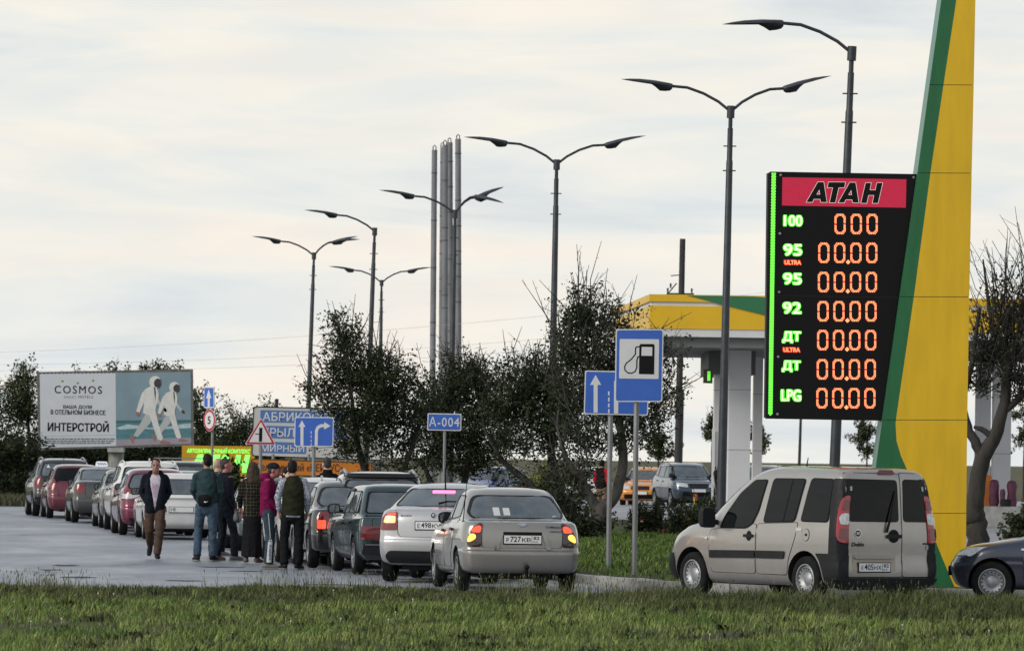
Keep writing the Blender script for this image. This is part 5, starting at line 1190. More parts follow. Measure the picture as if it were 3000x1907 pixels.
for body, x0, x1, y0, y1, rd in (('100', 172, 270, 328, 384, 0), ('95', 170, 268, 480, 540, 0), ('ULTRA', 176, 262, 566, 586, 1), ('95', 168, 266, 632, 692, 0), ('92', 166, 264, 786, 846, 0), ('ДТ', 165, 262, 940, 1000, 0), ('ULTRA', 170, 256, 1026, 1046, 1), ('ДТ', 163, 260, 1094, 1152, 0), ('LPG', 158, 262, 1246, 1306, 0)):
    o = itext(F2.root, body, x0-5, x1+5, y0-5, y1+5, -.0225, led_rr if rd else led_h, bold=.11); o.name = 'price_label'
    itext(o, body, x0, x1, y0, y1, -.0335, led_r if rd else led_w, bold=.022)
# price digits of diodes: an eight-cornered zero drawn with a double row of dots
led_o = pm('led_orange', (.6, .2, .08), .4, emit=(1.0, .42, .17), es=1.3); led_o2 = pm('led_orange_rim', (.3, .02, .02), .4, emit=(.62, .045, .02), es=.75)
def zero(x0, x1, y0, y1, par, dim):
    w_, h_ = x1-x0, y1-y0; c = .26*w_
    def loop(k): return [(x0+k+c*.8, y0+k), (x1-k-c*.8, y0+k), (x1-k, y0+k+c), (x1-k, y1-k-c), (x1-k-c*.8, y1-k), (x0+k+c*.8, y1-k), (x0+k, y1-k-c), (x0+k, y0+k+c)]
    o1 = [F2.f(*K4(*p)) for p in loop(-1.5)]; i1 = [F2.f(*K4(*p)) for p in loop(9.8)]; mb = MB()
    mb.add([(p[0], -.0235, p[1]) for p in o1+i1], [(i, 8+i, 8+(i+1) % 8, (i+1) % 8) for i in range(8)]); rim = mb.build('digit', led_o2, par)
    mb = MB(); r_ = .0095
    for row, k in enumerate((1.6, 6.8)):
        L = [Vector(p) for p in loop(k)]; per = sum((L[(i+1) % 8]-L[i]).length for i in range(8)); n = 30; st = per/n
        for j in range(n):
            d_ = (j+.5*(row % 2))*st; i = 0
            while d_ > (L[(i+1) % 8]-L[i]).length: d_ -= (L[(i+1) % 8]-L[i]).length; i = (i+1) % 8
            p = L[i]+(L[(i+1) % 8]-L[i]).normalized()*d_
            if abs(p.y-(y0+y1)/2) < 2.4: continue
            a = F2.f(*K4(*p)); mb.add([(a[0]+r_*math.cos(u), -.0255, a[1]+r_*math.sin(u)) for u in (.785, 2.356, 3.927, 5.498)], [(0, 1, 2, 3)])
    mb.build('diodes', led_o, rim)['kind'] = 'stuff'
for r_i in range(7):
    y0 = (320, 472, 626, 780, 932, 1086, 1238)[r_i]; dx = -2.0*r_i
    for ci in range(4):
        if r_i == 0 and ci == 0: continue
        x0 = (357, 441, 527, 611)[ci]+dx; zero(x0, x0+57, y0, y0+105, F2.root, r_i)
    if r_i:
        a = F2.f(*K4(514+dx*.9, y0+101)); MB().add([(a[0]-.034, -.0245, a[1]), (a[0], -.0245, a[1]-.034), (a[0]+.034, -.0245, a[1]), (a[0], -.0245, a[1]+.034)], [(0, 1, 2, 3)]).build('decimal_point', led_r, F2.root)
for (x, y) in ((155, 116), (151, 424), (147, 732), (142, 1073), (138, 1375), (860, 126)):
    a = F2.f(*K4(x, y)); mb = MB(); mb.lathe([(.001, -.03), (.018, -.027), (.02, -.02)], 10, 'y'); mb.v = [(p[0]+a[0], p[1], p[2]+a[1]) for p in mb.v]; mb.build('bolt', M['alloy'], F2.root)
mb = MB(); a, b_ = F2.f(*K4(130, 752)), F2.f(*K4(780, 756)); mb.box(a[0], b_[0], -.0225, -.0205, b_[1]-.004, a[1]); mb.build('panel_joint', M['black'], F2.root)

# ------------------------------------------------------------------ street lamps
def head_mesh():
    mb = MB(); prof = [(.02, .04, .045, -.06), (-.02, .07, .055, -.10), (-.10, .10, .06, -.12), (-.22, .13, .065, -.13), (-.32, .15, .07, -.06), (-.40, .155, .07, -.015), (-.65, .15, .06, -.01), (-.85, .11, .035, -.008), (-.97, .05, .012, -.004), (-1.02, .01, .004, -.002)]
    n = 10; V = []
    for (x, hw, zt, zb) in prof:
        for k in range(n):
            t = 2*math.pi*k/n; V.append((x, hw*math.cos(t), (zt if math.sin(t) > 0 else -zb)*math.sin(t)))
    F_ = [tuple(range(n)), tuple(range((len(prof)-1)*n, len(prof)*n))]+[(i*n+k, i*n+(k+1) % n, (i+1)*n+(k+1) % n, (i+1)*n+k) for i in range(len(prof)-1) for k in range(n)]
    mb.add(V, F_); me = mb.mesh('lamp_head'); bm = bmesh.new(); bm.from_mesh(me); bmesh.ops.recalc_face_normals(bm, faces=bm.faces); bm.to_mesh(me); bm.free(); me.materials.append(M['darkpole']); smooth_mesh(me, 35); return me
HEAD = head_mesh()
def lamp_post(px, py, D, label, arms, lean=0, poleend=None):
    """px,py: the collar where arms meet; arms: yaw (deg, 180 = towards the viewer's left) and tilt of the head"""
    top = P(px, py, D); x0 = top.x-math.tan(R(lean))*top.z
    root = empty('street_lamp', (x0, D, 0), 0, label, 'street lamp', 'street lamps along the road'); H = top.z; dx = top.x-x0
    mb = MB(); mb.tube([(0, 0, -.1), (dx*.88, 0, H*.88), (dx*.885, 0, H*.885), (dx*.955, 0, H*.955)], [.10, .066, .056, .055], 12); mb.build('pole', M['darkpole'], root, smooth=40)
    mb = MB(); mb.tube([(dx*.95, 0, H*.95), (dx*.985, 0, H*.985)], .042, 10); mb.tube([(dx*.978, 0, H*.978), (dx*1.0+.003, 0, H+.05)], .078, 10)
    mb.build('collar', M['darkpole'], root, smooth=40)
    for zz in (.86, .915): mb = MB(); mb.box(dx*zz-.13, dx*zz+.13, -.012, .012, H*zz-.012, H*zz+.012); mb.box(dx*zz-.012, dx*zz+.012, -.13, .13, H*zz-.011, H*zz+.011); mb.build('clamp_bolt', M['darkpole'], root)
    for (yaw, tilt, ln) in arms:
        c, s = math.cos(R(yaw)), math.sin(R(yaw)); pts = [(.06, -.02), (.25, .13), (.55, .29), (.88, .405), (1.2, .43)]
        mb = MB(); mb.tube([(dx+c*a*ln, s*a*ln, H+b) for a, b in pts], .029, 8); ar = mb.build('arm', M['darkpole'], root, smooth=60)
        h = link('lamp_head', HEAD, None, ar, (dx+c*1.2*ln, s*1.2*ln, H+.43)); h.rotation_euler = (0, R(tilt), R(yaw+180))
for a in ((2496, 145, 93.5, 'single-armed street lamp rising behind the price display', [(180, -2, 1)], 1.6),
          (2141, 318, 110, 'twin-armed street lamp standing just left of the price display', [(180, 7, 1), (12, 16, .92)], .6),
          (1631, 474, 130, 'twin-armed street lamp above the middle thicket', [(180, 7, 1), (14, 14, 1)], .3),
          (1333, 620, 158, 'three-headed street lamp in front of the concrete pylons', [(180, 9, 1), (35, 20, .62), (-35, -12, .6)], .3),
          (1098, 672, 171, 'single-armed street lamp behind the left thicket', [(180, 8, 1)], 1.4),
          (920, 744, 193, 'leftmost street lamp, three-headed, over the white direction board', [(180, 9, 1), (30, 14, .62), (-30, 4, .72)], 1.3),
          (1118, 824, 221, 'farthest twin-armed street lamp between the left thicket and the pylons', [(180, 8, .95), (12, 10, .9)], 0)): lamp_post(*a)

# ------------------------------------------------------------------ five concrete pylons of a roadside monument
PC = pm('pylon_concrete', (.19, .20, .215), .75, var=.25, vs=1.5, stretch=(1, 1, .4))
dk = pm('pylon_joint', (.10, .10, .11), .8)
for i, (x0, y0, x1, wd, D, lb) in enumerate(((1273, 440, 1267, 17, 300, 'leftmost of five tall concrete pylons'), (1296, 432, 1291, 13, 306, 'second from left of five tall concrete pylons, thinnest'), (1304, 425, 1302, 18, 300, 'middle one of five tall concrete pylons'), (1317, 418, 1319, 19, 303, 'fourth from left of five tall concrete pylons'), (1342, 408, 1343, 18, 302, 'rightmost and tallest of five tall concrete pylons'))):
    t = P(x0, y0, D); bq = P(x1, 1140, D); r_ = wd/2/FPX*D; k = (t.x-bq.x)/(t.z-bq.z); xb = bq.x-k*bq.z
    root = empty('concrete_pylon', (xb, D, 0), 0, lb, 'pylon', 'concrete pylons'); dx = t.x-xb
    mb = MB(); mb.tube([(0, 0, -.2), (dx, 0, t.z)], [r_*1.08, r_*.95], 16); mb.build('shaft', PC, root, smooth=50)
    zz = 2.0+i*.7
    while zz < t.z-.6: q = zz/t.z; mb = MB(); mb.tube([(dx*q, 0, zz), (dx*q, 0, zz+.07)], r_*1.06, 14); mb.build('joint_ring', dk, root, smooth=50); zz += random.choice((1.4, 2.6, 3.0, .7))
    mb = MB(); mb.tube([(dx-.08, 0, t.z), (dx-.08, 0, t.z+.18), (dx, 0, t.z+.26), (dx+.08, 0, t.z+.18), (dx+.08, 0, t.z)], .03, 6); mb.build('lifting_loop', dk, root)

# ------------------------------------------------------------------ utility poles and wires
wood = pm('utility_pole_dark', (.035, .036, .036), .9, var=.2, vs=3)
def upole(px, py, D, r_, label, arms=True):
    t = P(px, py, D); root = empty('utility_pole', (t.x-.1, D, 0), 0, label, 'utility pole'); mb = MB(); mb.tube([(0, 0, -.1), (.1, 0, t.z)], [r_*1.25, r_], 10); mb.build('pole', wood, root, smooth=50)
    if arms:
        z = P(px, 862, D).z; mb = MB(); mb.box(-.6, .65, -.05, .05, z-.05, z+.05); mb.tube([(-.55, 0, z), (-.15, 0, z+.5)], .03, 5); mb.build('crossarm', wood, root)
        mb = MB(); mb.tube([(-.42, 0, P(px, 815, D).z+.1), (0, 0, P(px, 812, D).z+.1)], .025, 5); mb.build('bracket', wood, root)
        for x, zz in ((-.55, z+.05), (.55, z+.05), (-.42, P(px, 845, D).z)):
            mb = MB(); mb.lathe([(.001, 0), (.05, .02), (.03, .07), (.06, .10), (.03, .14), (.06, .17), (.03, .22), (.001, .24)], 10); mb.build('insulator', pm('insulator', (.05, .09, .09), .25), root, (x, 0, zz), smooth=60)
upole(2000, 700, 250, .13, 'thick dark utility pole rising above the station canopy')
upole(2000, 1140, 420, .12, 'thin distant pole under the canopy left of the white column', False)
upole(2346, 1225, 420, .10, 'thin distant pole below the price display', False)
upole(811, 1168, 330, .11, 'short dark pole top peeping over the white direction board', False)
def wire(a, b, D0, D1, sag, lb):
    p, q = P(*a, D0), P(*b, D1); mb = MB(); mid = []
    for i in range(25): t = i/24; v = p.lerp(q, t); v.z -= sag*4*t*(1-t); mid.append(v)
    mb.tube(mid, .007, 4); o = mb.build('power_line', pm('wire_grey', (.4, .39, .39), .6), None); tag(o, lb, 'cable', 'power lines over the thickets')
wire((-100, 1035), (2300, 850), 330, 270, .5, 'topmost thin power line crossing the pale sky'); wire((-100, 1068), (2300, 925), 330, 270, .6, 'middle thin power line crossing the pale sky'); wire((-100, 1085), (2300, 955), 330, 270, .7, 'lowest thin power line crossing the pale sky')

# ------------------------------------------------------------------ filling station canopy, columns, pumps
CD = 160
def X(px, D=CD): return P(px, 1340, D).x
def Z(px, py, D=CD): return P(px, py, D).z
cx0, cx1 = X(1902), X(3180)
root = empty('station_canopy', (cx0, CD, 0), 0, 'yellow filling station canopy with a green swoosh on its fascia', 'canopy')
zt, z1, z2, z3, z4 = Z(1902, 862), Z(1902, 883), Z(1902, 895), Z(1902, 962), Z(1902, 985)
cy = pm('canopy_yellow', (.70, .43, .012), .42, .1, var=.05, vs=.8); cw = pm('canopy_white', (.60, .61, .62), .5, var=.06, vs=.8)
W_ = cx1-cx0; dep = 17; sk_ = -.75   # the left end runs back to the left
def fascia(name, za, zb, out, mat):
    mb = MB(); v = [(-out, -out, za), (W_, -out, za), (W_, dep, za), (sk_-out, dep, za)]; v += [(x, y, zb) for x, y, _ in v]
    mb.add(v, [(0, 1, 5, 4), (1, 2, 6, 5), (2, 3, 7, 6), (3, 0, 4, 7), (4, 5, 6, 7), (3, 2, 1, 0)]); return mb.build(name, mat, root)
fascia('upper_fascia', z1, zt, .06, cy); fascia('white_band', z2, z1, .0, cw); fascia('lower_fascia', z3, z2, .05, cy); fascia('soffit_edge', z4, z3, .02, cw)
mb = MB(); mb.box(-.1+.3, W_-.2, .25, dep-.3, z4-.30, z4); mb.build('soffit', pm('soffit_grey', (.16, .165, .17), .6, var=.1, vs=1), root)
K6 = lambda x, y: (1600+x*.4573, 800+y*.4573)
def cpt(x, y): q = P(*K6(x, y), CD-.06); return (q.x-cx0, q.z)
sw_ = [cpt(905, 143), cpt(1040, 178), cpt(1150, 208), cpt(1280, 240), cpt(1420, 274), cpt(1560, 300), cpt(1560, 170), cpt(1420, 158), cpt(1330, 150)]
zz = [z for _, z in sw_]
MB().prism(sw_, -.085, -.0605).build('green_swoosh', pm('canopy_green', (.02, .15, .06), .45), root)
def column(px0, px1, D, label, pytop=985):
    a, b = X(px0, D), X(px1, D); w_ = b-a; r2 = empty('canopy_column', ((a+b)/2, D, 0), R(6), label, 'column', 'canopy columns')
    zt_ = z4-.28; mb = MB(); mb.box(-w_/2, w_/2, -w_*.35, w_*.35, .03, zt_); mb.build('shaft', pm('column_white', (.66, .67, .70), .5, var=.06, vs=.7), r2)
    mb = MB()
    for zq in (2.2, 4.0): mb.box(-w_/2-.004, w_/2+.004, -w_*.35-.004, w_*.35+.004, zq, zq+.012)
    mb.build('cladding_joint', dk, r2)
column(2130, 2194, 164, 'broad white canopy column left of the price display'); column(2089, 2122, 165.5, 'narrow white clad column beside the fuel pump'); column(2204, 2231, 174, 'slim grey canopy column behind the broad white one')
column(2857, 2899, 170, 'grey canopy column just right of the yellow totem'); column(2907, 2958, 168, 'white canopy column behind the leaning tree trunk')
mb = MB(); mb.box(X(2090), X(2232), CD+5, CD+12, z4-1.0, z4-.3); 
o = mb.build('canopy_beam', pm('beam_grey', (.13, .135, .14), .6), None); tag(o, 'grey box beam between the left canopy columns under the soffit', 'beam')
# pump number sign
F = Face('pump_number_sign', 'small dark box with a glowing green number 1 on the column', 'sign', 2073, 163)
F.prism('box', [(2060, 1122), (2087, 1123), (2088, 1082), (2061, 1081)], -.08, .08, pm('pump_box', (.05, .045, .02), .5)); bb = F.root.children[-1]
F.text('number', '1', 2072, 2081, 1088, 1115, -.085, led_g, bb, bold=.0)
# fuel dispenser
F = Face('fuel_dispenser', 'white fuel pump with black hoses beside the steel blue car', 'fuel pump', 2098, 160)
p0 = F.f(2084, 1500); p1 = F.f(2112, 1255); mb = MB(); zb = 0.15
mb.box(p0[0], p0[0]+.07, -.3, .3, zb, p1[1]); mb.box(p1[0]-.06, p1[0], -.3, .3, zb, p1[1]); mb.box(p0[0]+.08, p1[0]-.07, -.25, .25, zb, 1.35); mb.box(p0[0]+.08, p1[0]-.07, -.22, .22, 1.62, p1[1]-.1); mb.build('cabinet', pm('pump_white', (.55, .56, .57), .45), F.root)
mb = MB(); mb.box(p0[0]+.09, p1[0]-.08, -.20, .2, 1.36, 1.61); mb.build('display', M['glassd'], F.root)
for i, (xa, ya) in enumerate(((-.02, -.34), (.06, -.36))):
    mb = MB(); mb.tube([(xa, -.2, 1.7), (xa-.05, ya, 1.5), (xa+.09, ya-.05, .9), (xa+.06, ya, .45), (xa-.02, ya, .7), (xa-.05, -.25, 1.25)], .022, 6); mb.build('hose', M['rubber'], F.root, smooth=60)
mb = MB(); mb.tube([(-.02, -.3, 1.25), (-.02, -.38, 1.4), (-.03, -.34, 1.52)], [.03, .05, .03], 8); mb.build('nozzle', M['trim'], F.root, smooth=60)
mb = MB(); q = P(2098, 1500, 160); mb.box(q.x-.9, q.x+6.5, 159.4, 161.2, -.05, .17); o = mb.build('pump_island', M['kerb'], None); tag(o, 'concrete pump island under the left canopy columns', 'pump island')
# striped guard post
q = P(2037, 1470, 170); root = empty('bollard', (q.x, 170, 0), 0, 'green and orange striped guard post before the steel blue car', 'bollard')
for i in range(5):
    mb = MB(); mb.tube([(0, 0, .03+i*.16), (0, 0, .19+i*.16)], .065, 12); mb.build('stripe', pm('post_green', (.03, .22, .05), .5) if i < 3 else pm('post_orange' if i == 4 else 'post_yellow', (.5, .14, .03) if i == 4 else (.45, .34, .03), .5), root, smooth=50)
# covered pumps on the right-hand island
mb = MB(); q = P(2930, 1500, 164); mb.box(q.x-1.0, q.x+1.6, 163.2, 166.0, -.05, .62); o = mb.build('pump_island', M['kerb'], None); tag(o, 'concrete pump island right of the leaning tree trunk', 'pump island')
cov = pm('plum_cover', (.10, .022, .055), .6, var=.3, vs=4, bump=.5, bs=5)
for i, (xa, w_, h_, lb) in enumerate(((2912, .27, .80, 'left plum cloth cover on a fuel nozzle stand'), (2964, .26, .78, 'right plum cloth cover on a fuel nozzle stand'), (2937, .15, .52, 'small plum cover between the two large ones'))):
    q = P(xa, 1480, 164.6-.1*i); mb = MB(); mb.lathe([(w_*.45, 0), (w_*.55, h_*.15), (w_*.56, h_*.5), (w_*.6, h_*.8), (w_*.45, h_*.95), (w_*.2, h_), (.001, h_)], 14)
    mb.v = [(x*(1+.12*math.sin(z*9+i)), y*(1+.1*math.cos(z*7)), z) for x, y, z in mb.v]; o = mb.build('pump_cover', cov, None, (q.x, q.y, .62), smooth=60); tag(o, lb, 'cover', 'plum covers on the pumps')
q = P(2889, 1480, 165.4); mb = MB(); mb.box(-.13, .13, -.3, .3, 0, .90); mb.box(-.12, .12, -.25, .25, .90, .93); o = mb.build('orange_cabinet', pm('cabinet_orange', (.50, .15, .02), .5), None, (q.x, q.y, .62)); tag(o, 'orange cabinet on the right pump island beside the trunk', 'cabinet')
q = P(2152, 1420, 166); mb = MB(); mb.lathe([(.17, 0), (.2, .2), (.2, .5), (.1, .62), (.001, .63)], 14); o = mb.build('pump_cover', cov, None, (q.x, q.y, .75), smooth=60); tag(o, 'plum cover at the foot of the broad white column', 'cover', 'plum covers on the pumps')
mb = MB(); mb.box(-.12, .12, -.2, .2, 0, .58); o = mb.build('nozzle_stand', M['black'], None, (q.x, q.y, .17)); tag(o, 'low black stand under the plum cover by the broad column', 'stand')
# bin by the right island
q = P(2947, 1480, 163.7); mb = MB(); mb.lathe([(.15, 0), (.18, .22), (.17, .22), (.14, .03), (.001, .03)], 14); o = mb.build('litter_bin', M['black'], None, (q.x, q.y, .62), smooth=50); tag(o, 'squat black bin in front of the plum covers', 'bin')
# ------------------------------------------------------------------ vegetation
bark = pm('bark', (.036, .033, .030), .95, var=.35, vs=7, bump=.9, bs=14, stretch=(1, 1, .35))
barkl = pm('bark_pale', (.068, .064, .060), .95, var=.4, vs=6, bump=1.0, bs=12, stretch=(1, 1, .4))
def leafmat(name, c, c2): return pm(name, c, .6, spec=.15, col2=c2, vs=1.3, island=.55)
LD = leafmat('leaf_dark', (.014, .024, .010), (.038, .050, .022)); LM = leafmat('leaf_mid', (.020, .032, .012), (.048, .062, .022)); LG = leafmat('leaf_green', (.035, .060, .016), (.075, .11, .030))
LY = leafmat('leaf_lime', (.14, .17, .02), (.22, .24, .04))
def leaves(rng, cen, dirs, lens, n_each, spread, size):
    """diamond leaves strung along the twig at each centre -> verts, quads"""
    C = np.repeat(cen, n_each, 0); O = np.repeat(dirs, n_each, 0); n = len(C); t = rng.uniform(-.45, 1.0, (n, 1)); L = np.repeat(lens, n_each, 0)[:, None]
    p = C+O*t*L+rng.normal(0, 1, (n, 3))*spread*(1.15-.6*np.clip(t, 0, 1))
    d = rng.normal(0, 1, (n, 3))+O*.5; d[:, 2] -= .15; d /= np.linalg.norm(d, axis=1, keepdims=True)
    u = np.cross(d, rng.normal(0, 1, (n, 3))); u /= np.linalg.norm(u, axis=1, keepdims=True)+1e-9
    Ls = size*rng.uniform(.5, 1.4, (n, 1)); w_ = Ls*.30
    V = np.stack([p-d*Ls*.5, p+u*w_, p+d*Ls*.5, p-u*w_], 1).reshape(-1, 3)
    return V, np.arange(4*n).reshape(-1, 4)
def tree(name, label, base, trunks, blobs, n_cl, n_each, leaf, mat, size=.075, spread=.22, twigs=60, tw_len=(.4, 1.0), cat_='tree', group=None, bk=None, seed=1, shell=.55, twdir=1.0, wide=.022, nlimb=26):
    """trunks: list of [(x,y,z,r)...] polylines; blobs: (x,y,z,rx,ry,rz,weight) crown volumes, all relative to base"""
    rng = np.random.default_rng(seed); root = empty(name, base, 0, label, cat_, group); B = np.array(blobs, float); bk = bk or bark
    mb = MB(); tips = []
    for t in trunks:
        pts = [Vector(p[:3]) for p in t]; dense = []; rad = []
        for i in range(len(pts)-1):
            for k in range(3):
                q = pts[i].lerp(pts[i+1], k/3); dense.append(q+Vector(rng.normal(0, .10*t[i][3], 3))*(1 if 0 < i+k else 0)); rad.append(t[i][3]+(t[i+1][3]-t[i][3])*k/3)
        dense.append(pts[-1]); rad.append(t[-1][3]); mb.tube(dense, rad, 9); tips += [(dense[i], rad[i]) for i in range(len(dense)//3, len(dense))]
    mb.build('trunk', bk, root, smooth=60)
    wgt = B[:, 6]/B[:, 6].sum(); idx = rng.choice(len(B), n_cl, p=wgt)
    d = rng.normal(0, 1, (n_cl, 3)); d /= np.linalg.norm(d, axis=1, keepdims=True); rr = (shell+(1-shell)*rng.random((n_cl, 1)))**1.0*rng.random((n_cl, 1))**.22
    cen = B[idx, :3]+d*rr*B[idx, 3:6]; cen = cen[cen[:, 2] > .15]
    mb = MB(); order = rng.permutation(len(cen))
    for q in order[:nlimb]:
        c = Vector(cen[q]); st, r0 = min(tips, key=lambda t: (t[0]-c).length+.6*max(0, t[0].z-c.z)); mid = st.lerp(c, .5)+Vector(rng.normal(0, .12, 3)); mid.z += .08*(c-st).length
        ra = min(r0*.55, .02+.012*(c-st).length); mb.tube([st, mid, c], [ra, ra*.6, ra*.22], 5); tips.append((mid, ra*.6)); tips.append((c, ra*.3))
    for q in order[nlimb:nlimb+twigs*2]:
        c = Vector(cen[q]); st, r0 = min(tips, key=lambda t: (t[0]-c).length); mb.tube([st, st.lerp(c, .5)+Vector(rng.normal(0, .06, 3)), c], [.012, .009, .005], 4)
    mb.build('limbs', bk, root)['kind'] = 'stuff'
    mb = MB(); top = sorted(range(len(cen)), key=lambda q: -(cen[q][2]+rng.random()*1.2))[:twigs*2]
    for q in rng.permutation(top)[:twigs]:
        c = Vector(cen[q]); b = B[np.argmin(((B[:, :3]-cen[q])**2).sum(1)), :3]; o = (c-Vector(b)); o = o.normalized() if o.length > .01 else Vector((0, 0, 1)); o = (o*.6+Vector((rng.normal(0, .25), rng.normal(0, .2), .75*twdir))).normalized(); ln = rng.uniform(*tw_len)
        p1 = c+o*ln*.5+Vector(rng.normal(0, .05, 3)); p2 = c+o*ln+Vector(rng.normal(0, .09, 3)); mb.tube([c-o*.3, p1, p2], [wide*.6, wide*.45, wide*.22], 4)
        for _ in range(3):
            s_ = c.lerp(p2, rng.uniform(.2, .9)); mb.tube([s_, s_+Vector(rng.normal(0, .11, 3))+Vector((0, 0, .07))], [wide*.3, wide*.16], 3)
    if twigs: mb.build('twigs', bk, root)['kind'] = 'stuff'
    nb_ = B[((B[None, :, :3]-cen[:, None])**2).sum(2).argmin(1), :3]; O = cen-nb_; O /= np.linalg.norm(O, axis=1, keepdims=True)+1e-6; O = O*.75+rng.normal(0, .28, O.shape); O[:, 2] += .55*twdir; O /= np.linalg.norm(O, axis=1, keepdims=True)
    ln = rng.uniform(1.2, 3.0, len(cen))*spread; mb = MB()
    for q in rng.permutation(len(cen))[:150]: c = Vector(cen[q]); o = Vector(O[q]); mb.tube([c-o*.35, c+o*ln[q]*.5, c+o*(ln[q]*1.05+.04)], [wide*.5, wide*.36, wide*.16], 3)
    mb.build('sprigs', bk, root)['kind'] = 'stuff'
    V, F_ = leaves(rng, cen, O, ln, n_each, spread*.42, size); ok = V.reshape(-1, 4, 3)[:, :, 2].min(1) > .03
    V = V.reshape(-1, 4, 3)[ok].reshape(-1, 3); F_ = np.arange(len(V)).reshape(-1, 4)
    o = link('crown', np_mesh('crown', V, F_, 4), mat, root); o['kind'] = 'stuff'
    return root
def at(px, D): q = P(px, 1340, D); return (q.x, D, 0)
def blob(px, py, D, rx, rz, base, ry=None, w_=1.0, dy=0):
    q = P(px, py, D); s = D/FPX; return (q.x-base[0], dy, q.z, rx*s, (ry or rx)*s, rz*s, w_)
TG = 'dark scrubby trees on the traffic island'
# left thicket (in front of the direction boards' right end)
D = 128; b0 = at(1110, D); k = lambda *a, **q: blob(a[0], a[1], D, a[2], a[3], b0, **q)
tree('hawthorn_tree', 'dark scrubby tree with a spire-like top right of the white direction board', b0,
     [[(0, 0, -.1, .16), (.05, 0, .5, .13), (-.25, .1, 1.3, .10), (-.55, 0, 2.4, .06), (-.7, 0, 3.6, .03)], [(0, 0, .2, .12), (.35, -.1, 1.0, .09), (.75, 0, 2.0, .05), (1.0, 0, 2.9, .03)]],
     [k(1010, 1000, 42, 72, w_=.65), k(1045, 1090, 75, 70, w_=1.1), k(960, 1150, 62, 75, w_=.9), k(1120, 1120, 95, 80, w_=1.3), k(1060, 1220, 120, 95, w_=2.0), k(1170, 1210, 80, 110, w_=1.3), k(1020, 1300, 60, 60, w_=.5), k(1150, 1330, 90, 70, w_=.9)],
     420, 46, None, LD, size=.075, spread=.24, twigs=110, tw_len=(.4, 1.1), group=TG, seed=11)
D = 132; b0 = at(1330, D); k = lambda *a, **q: blob(a[0], a[1], D, a[2], a[3], b0, **q)
tree('hawthorn_tree', 'dark scrubby tree behind the small A-004 plate', b0,
     [[(0, 0, -.1, .14), (.1, 0, .6, .11), (.3, 0, 1.5, .08), (.5, 0, 2.6, .05)], [(0, 0, .1, .1), (-.4, 0, .9, .08), (-.8, 0, 1.8, .05)]],
     [k(1290, 1170, 75, 70, w_=.9), k(1370, 1110, 75, 62, w_=1.0), k(1420, 1150, 80, 80, w_=1.0), k(1340, 1230, 130, 90, w_=2.0), k(1260, 1300, 90, 80, w_=1.2), k(1420, 1290, 100, 80, w_=1.4), k(1340, 1350, 130, 50, w_=1.0)],
     420, 46, None, LD, size=.075, spread=.24, twigs=110, tw_len=(.4, 1.1), group=TG, seed=12)
D = 126; b0 = at(1560, D); k = lambda *a, **q: blob(a[0], a[1], D, a[2], a[3], b0, **q)
tree('hawthorn_tree', 'dark scrubby tree with arching limbs above the silver saloon', b0,
     [[(.9, 0, -.1, .13), (.5, 0, .7, .11), (-.1, 0, 1.3, .09), (-.7, 0, 1.8, .06), (-1.1, 0, 2.5, .03), (-1.2, 0, 3.0, .01)], [(.8, 0, .3, .1), (.6, .1, 1.4, .08), (.3, 0, 2.6, .05)]],
     [k(1530, 1130, 80, 62, w_=1.0), k(1600, 1100, 75, 60, w_=1.0), k(1500, 1200, 90, 70, w_=1.2), k(1590, 1200, 100, 80, w_=1.5), k(1640, 1150, 75, 85, w_=1.0), k(1530, 1290, 110, 60, w_=1.1), k(1640, 1270, 90, 60, w_=.9), k(1560, 1440, 110, 55, w_=.9), k(1660, 1470, 80, 60, w_=.7)],
     400, 46, None, LD, size=.075, spread=.24, twigs=110, tw_len=(.4, 1.2), group=TG, seed=13)
D = 118; b0 = at(1766, D); k = lambda *a, **q: blob(a[0], a[1], D, a[2], a[3], b0, **q)
s = D/FPX
tree('hawthorn_tree', 'tallest scrubby tree with a pale forked trunk behind the petrol pump sign', b0,
     [[(-.02, 0, -.1, .22), (-.03, 0, .35, .21), (.02, 0, .80, .16), (.28, 0, 1.05, .12), (.40, .05, 1.5, .115), (.45, .05, 2.0, .10), (.32, 0, 2.9, .08), (.1, 0, 4.0, .05)], [(-.02, 0, .6, .15), (-.25, 0, 1.05, .11), (-.50, -.05, 1.45, .09), (-.80, 0, 1.9, .06), (-1.0, 0, 2.6, .035), (-.9, 0, 3.4, .012)]],
     [k(1705, 930, 62, 72, w_=.8), k(1760, 950, 85, 70, w_=1.0), k(1840, 960, 70, 62, w_=.35), k(1660, 1010, 75, 75, w_=1.0), k(1740, 1060, 110, 80, w_=1.6), k(1850, 1060, 95, 85, w_=1.3), k(1930, 1130, 85, 95, w_=.75), k(1690, 1150, 90, 90, w_=1.3), k(1800, 1180, 110, 90, w_=1.5), k(1900, 1230, 90, 80, w_=.9), k(1740, 1290, 110, 60, w_=1.0), k(1680, 1390, 80, 60, w_=.8), k(1830, 1290, 60, 50, w_=.35), k(1990, 1040, 80, 90, w_=.14)],
     460, 40, None, LD, size=.072, spread=.24, twigs=240, tw_len=(.5, 1.4), group=TG, bk=barkl, seed=14, shell=.45)
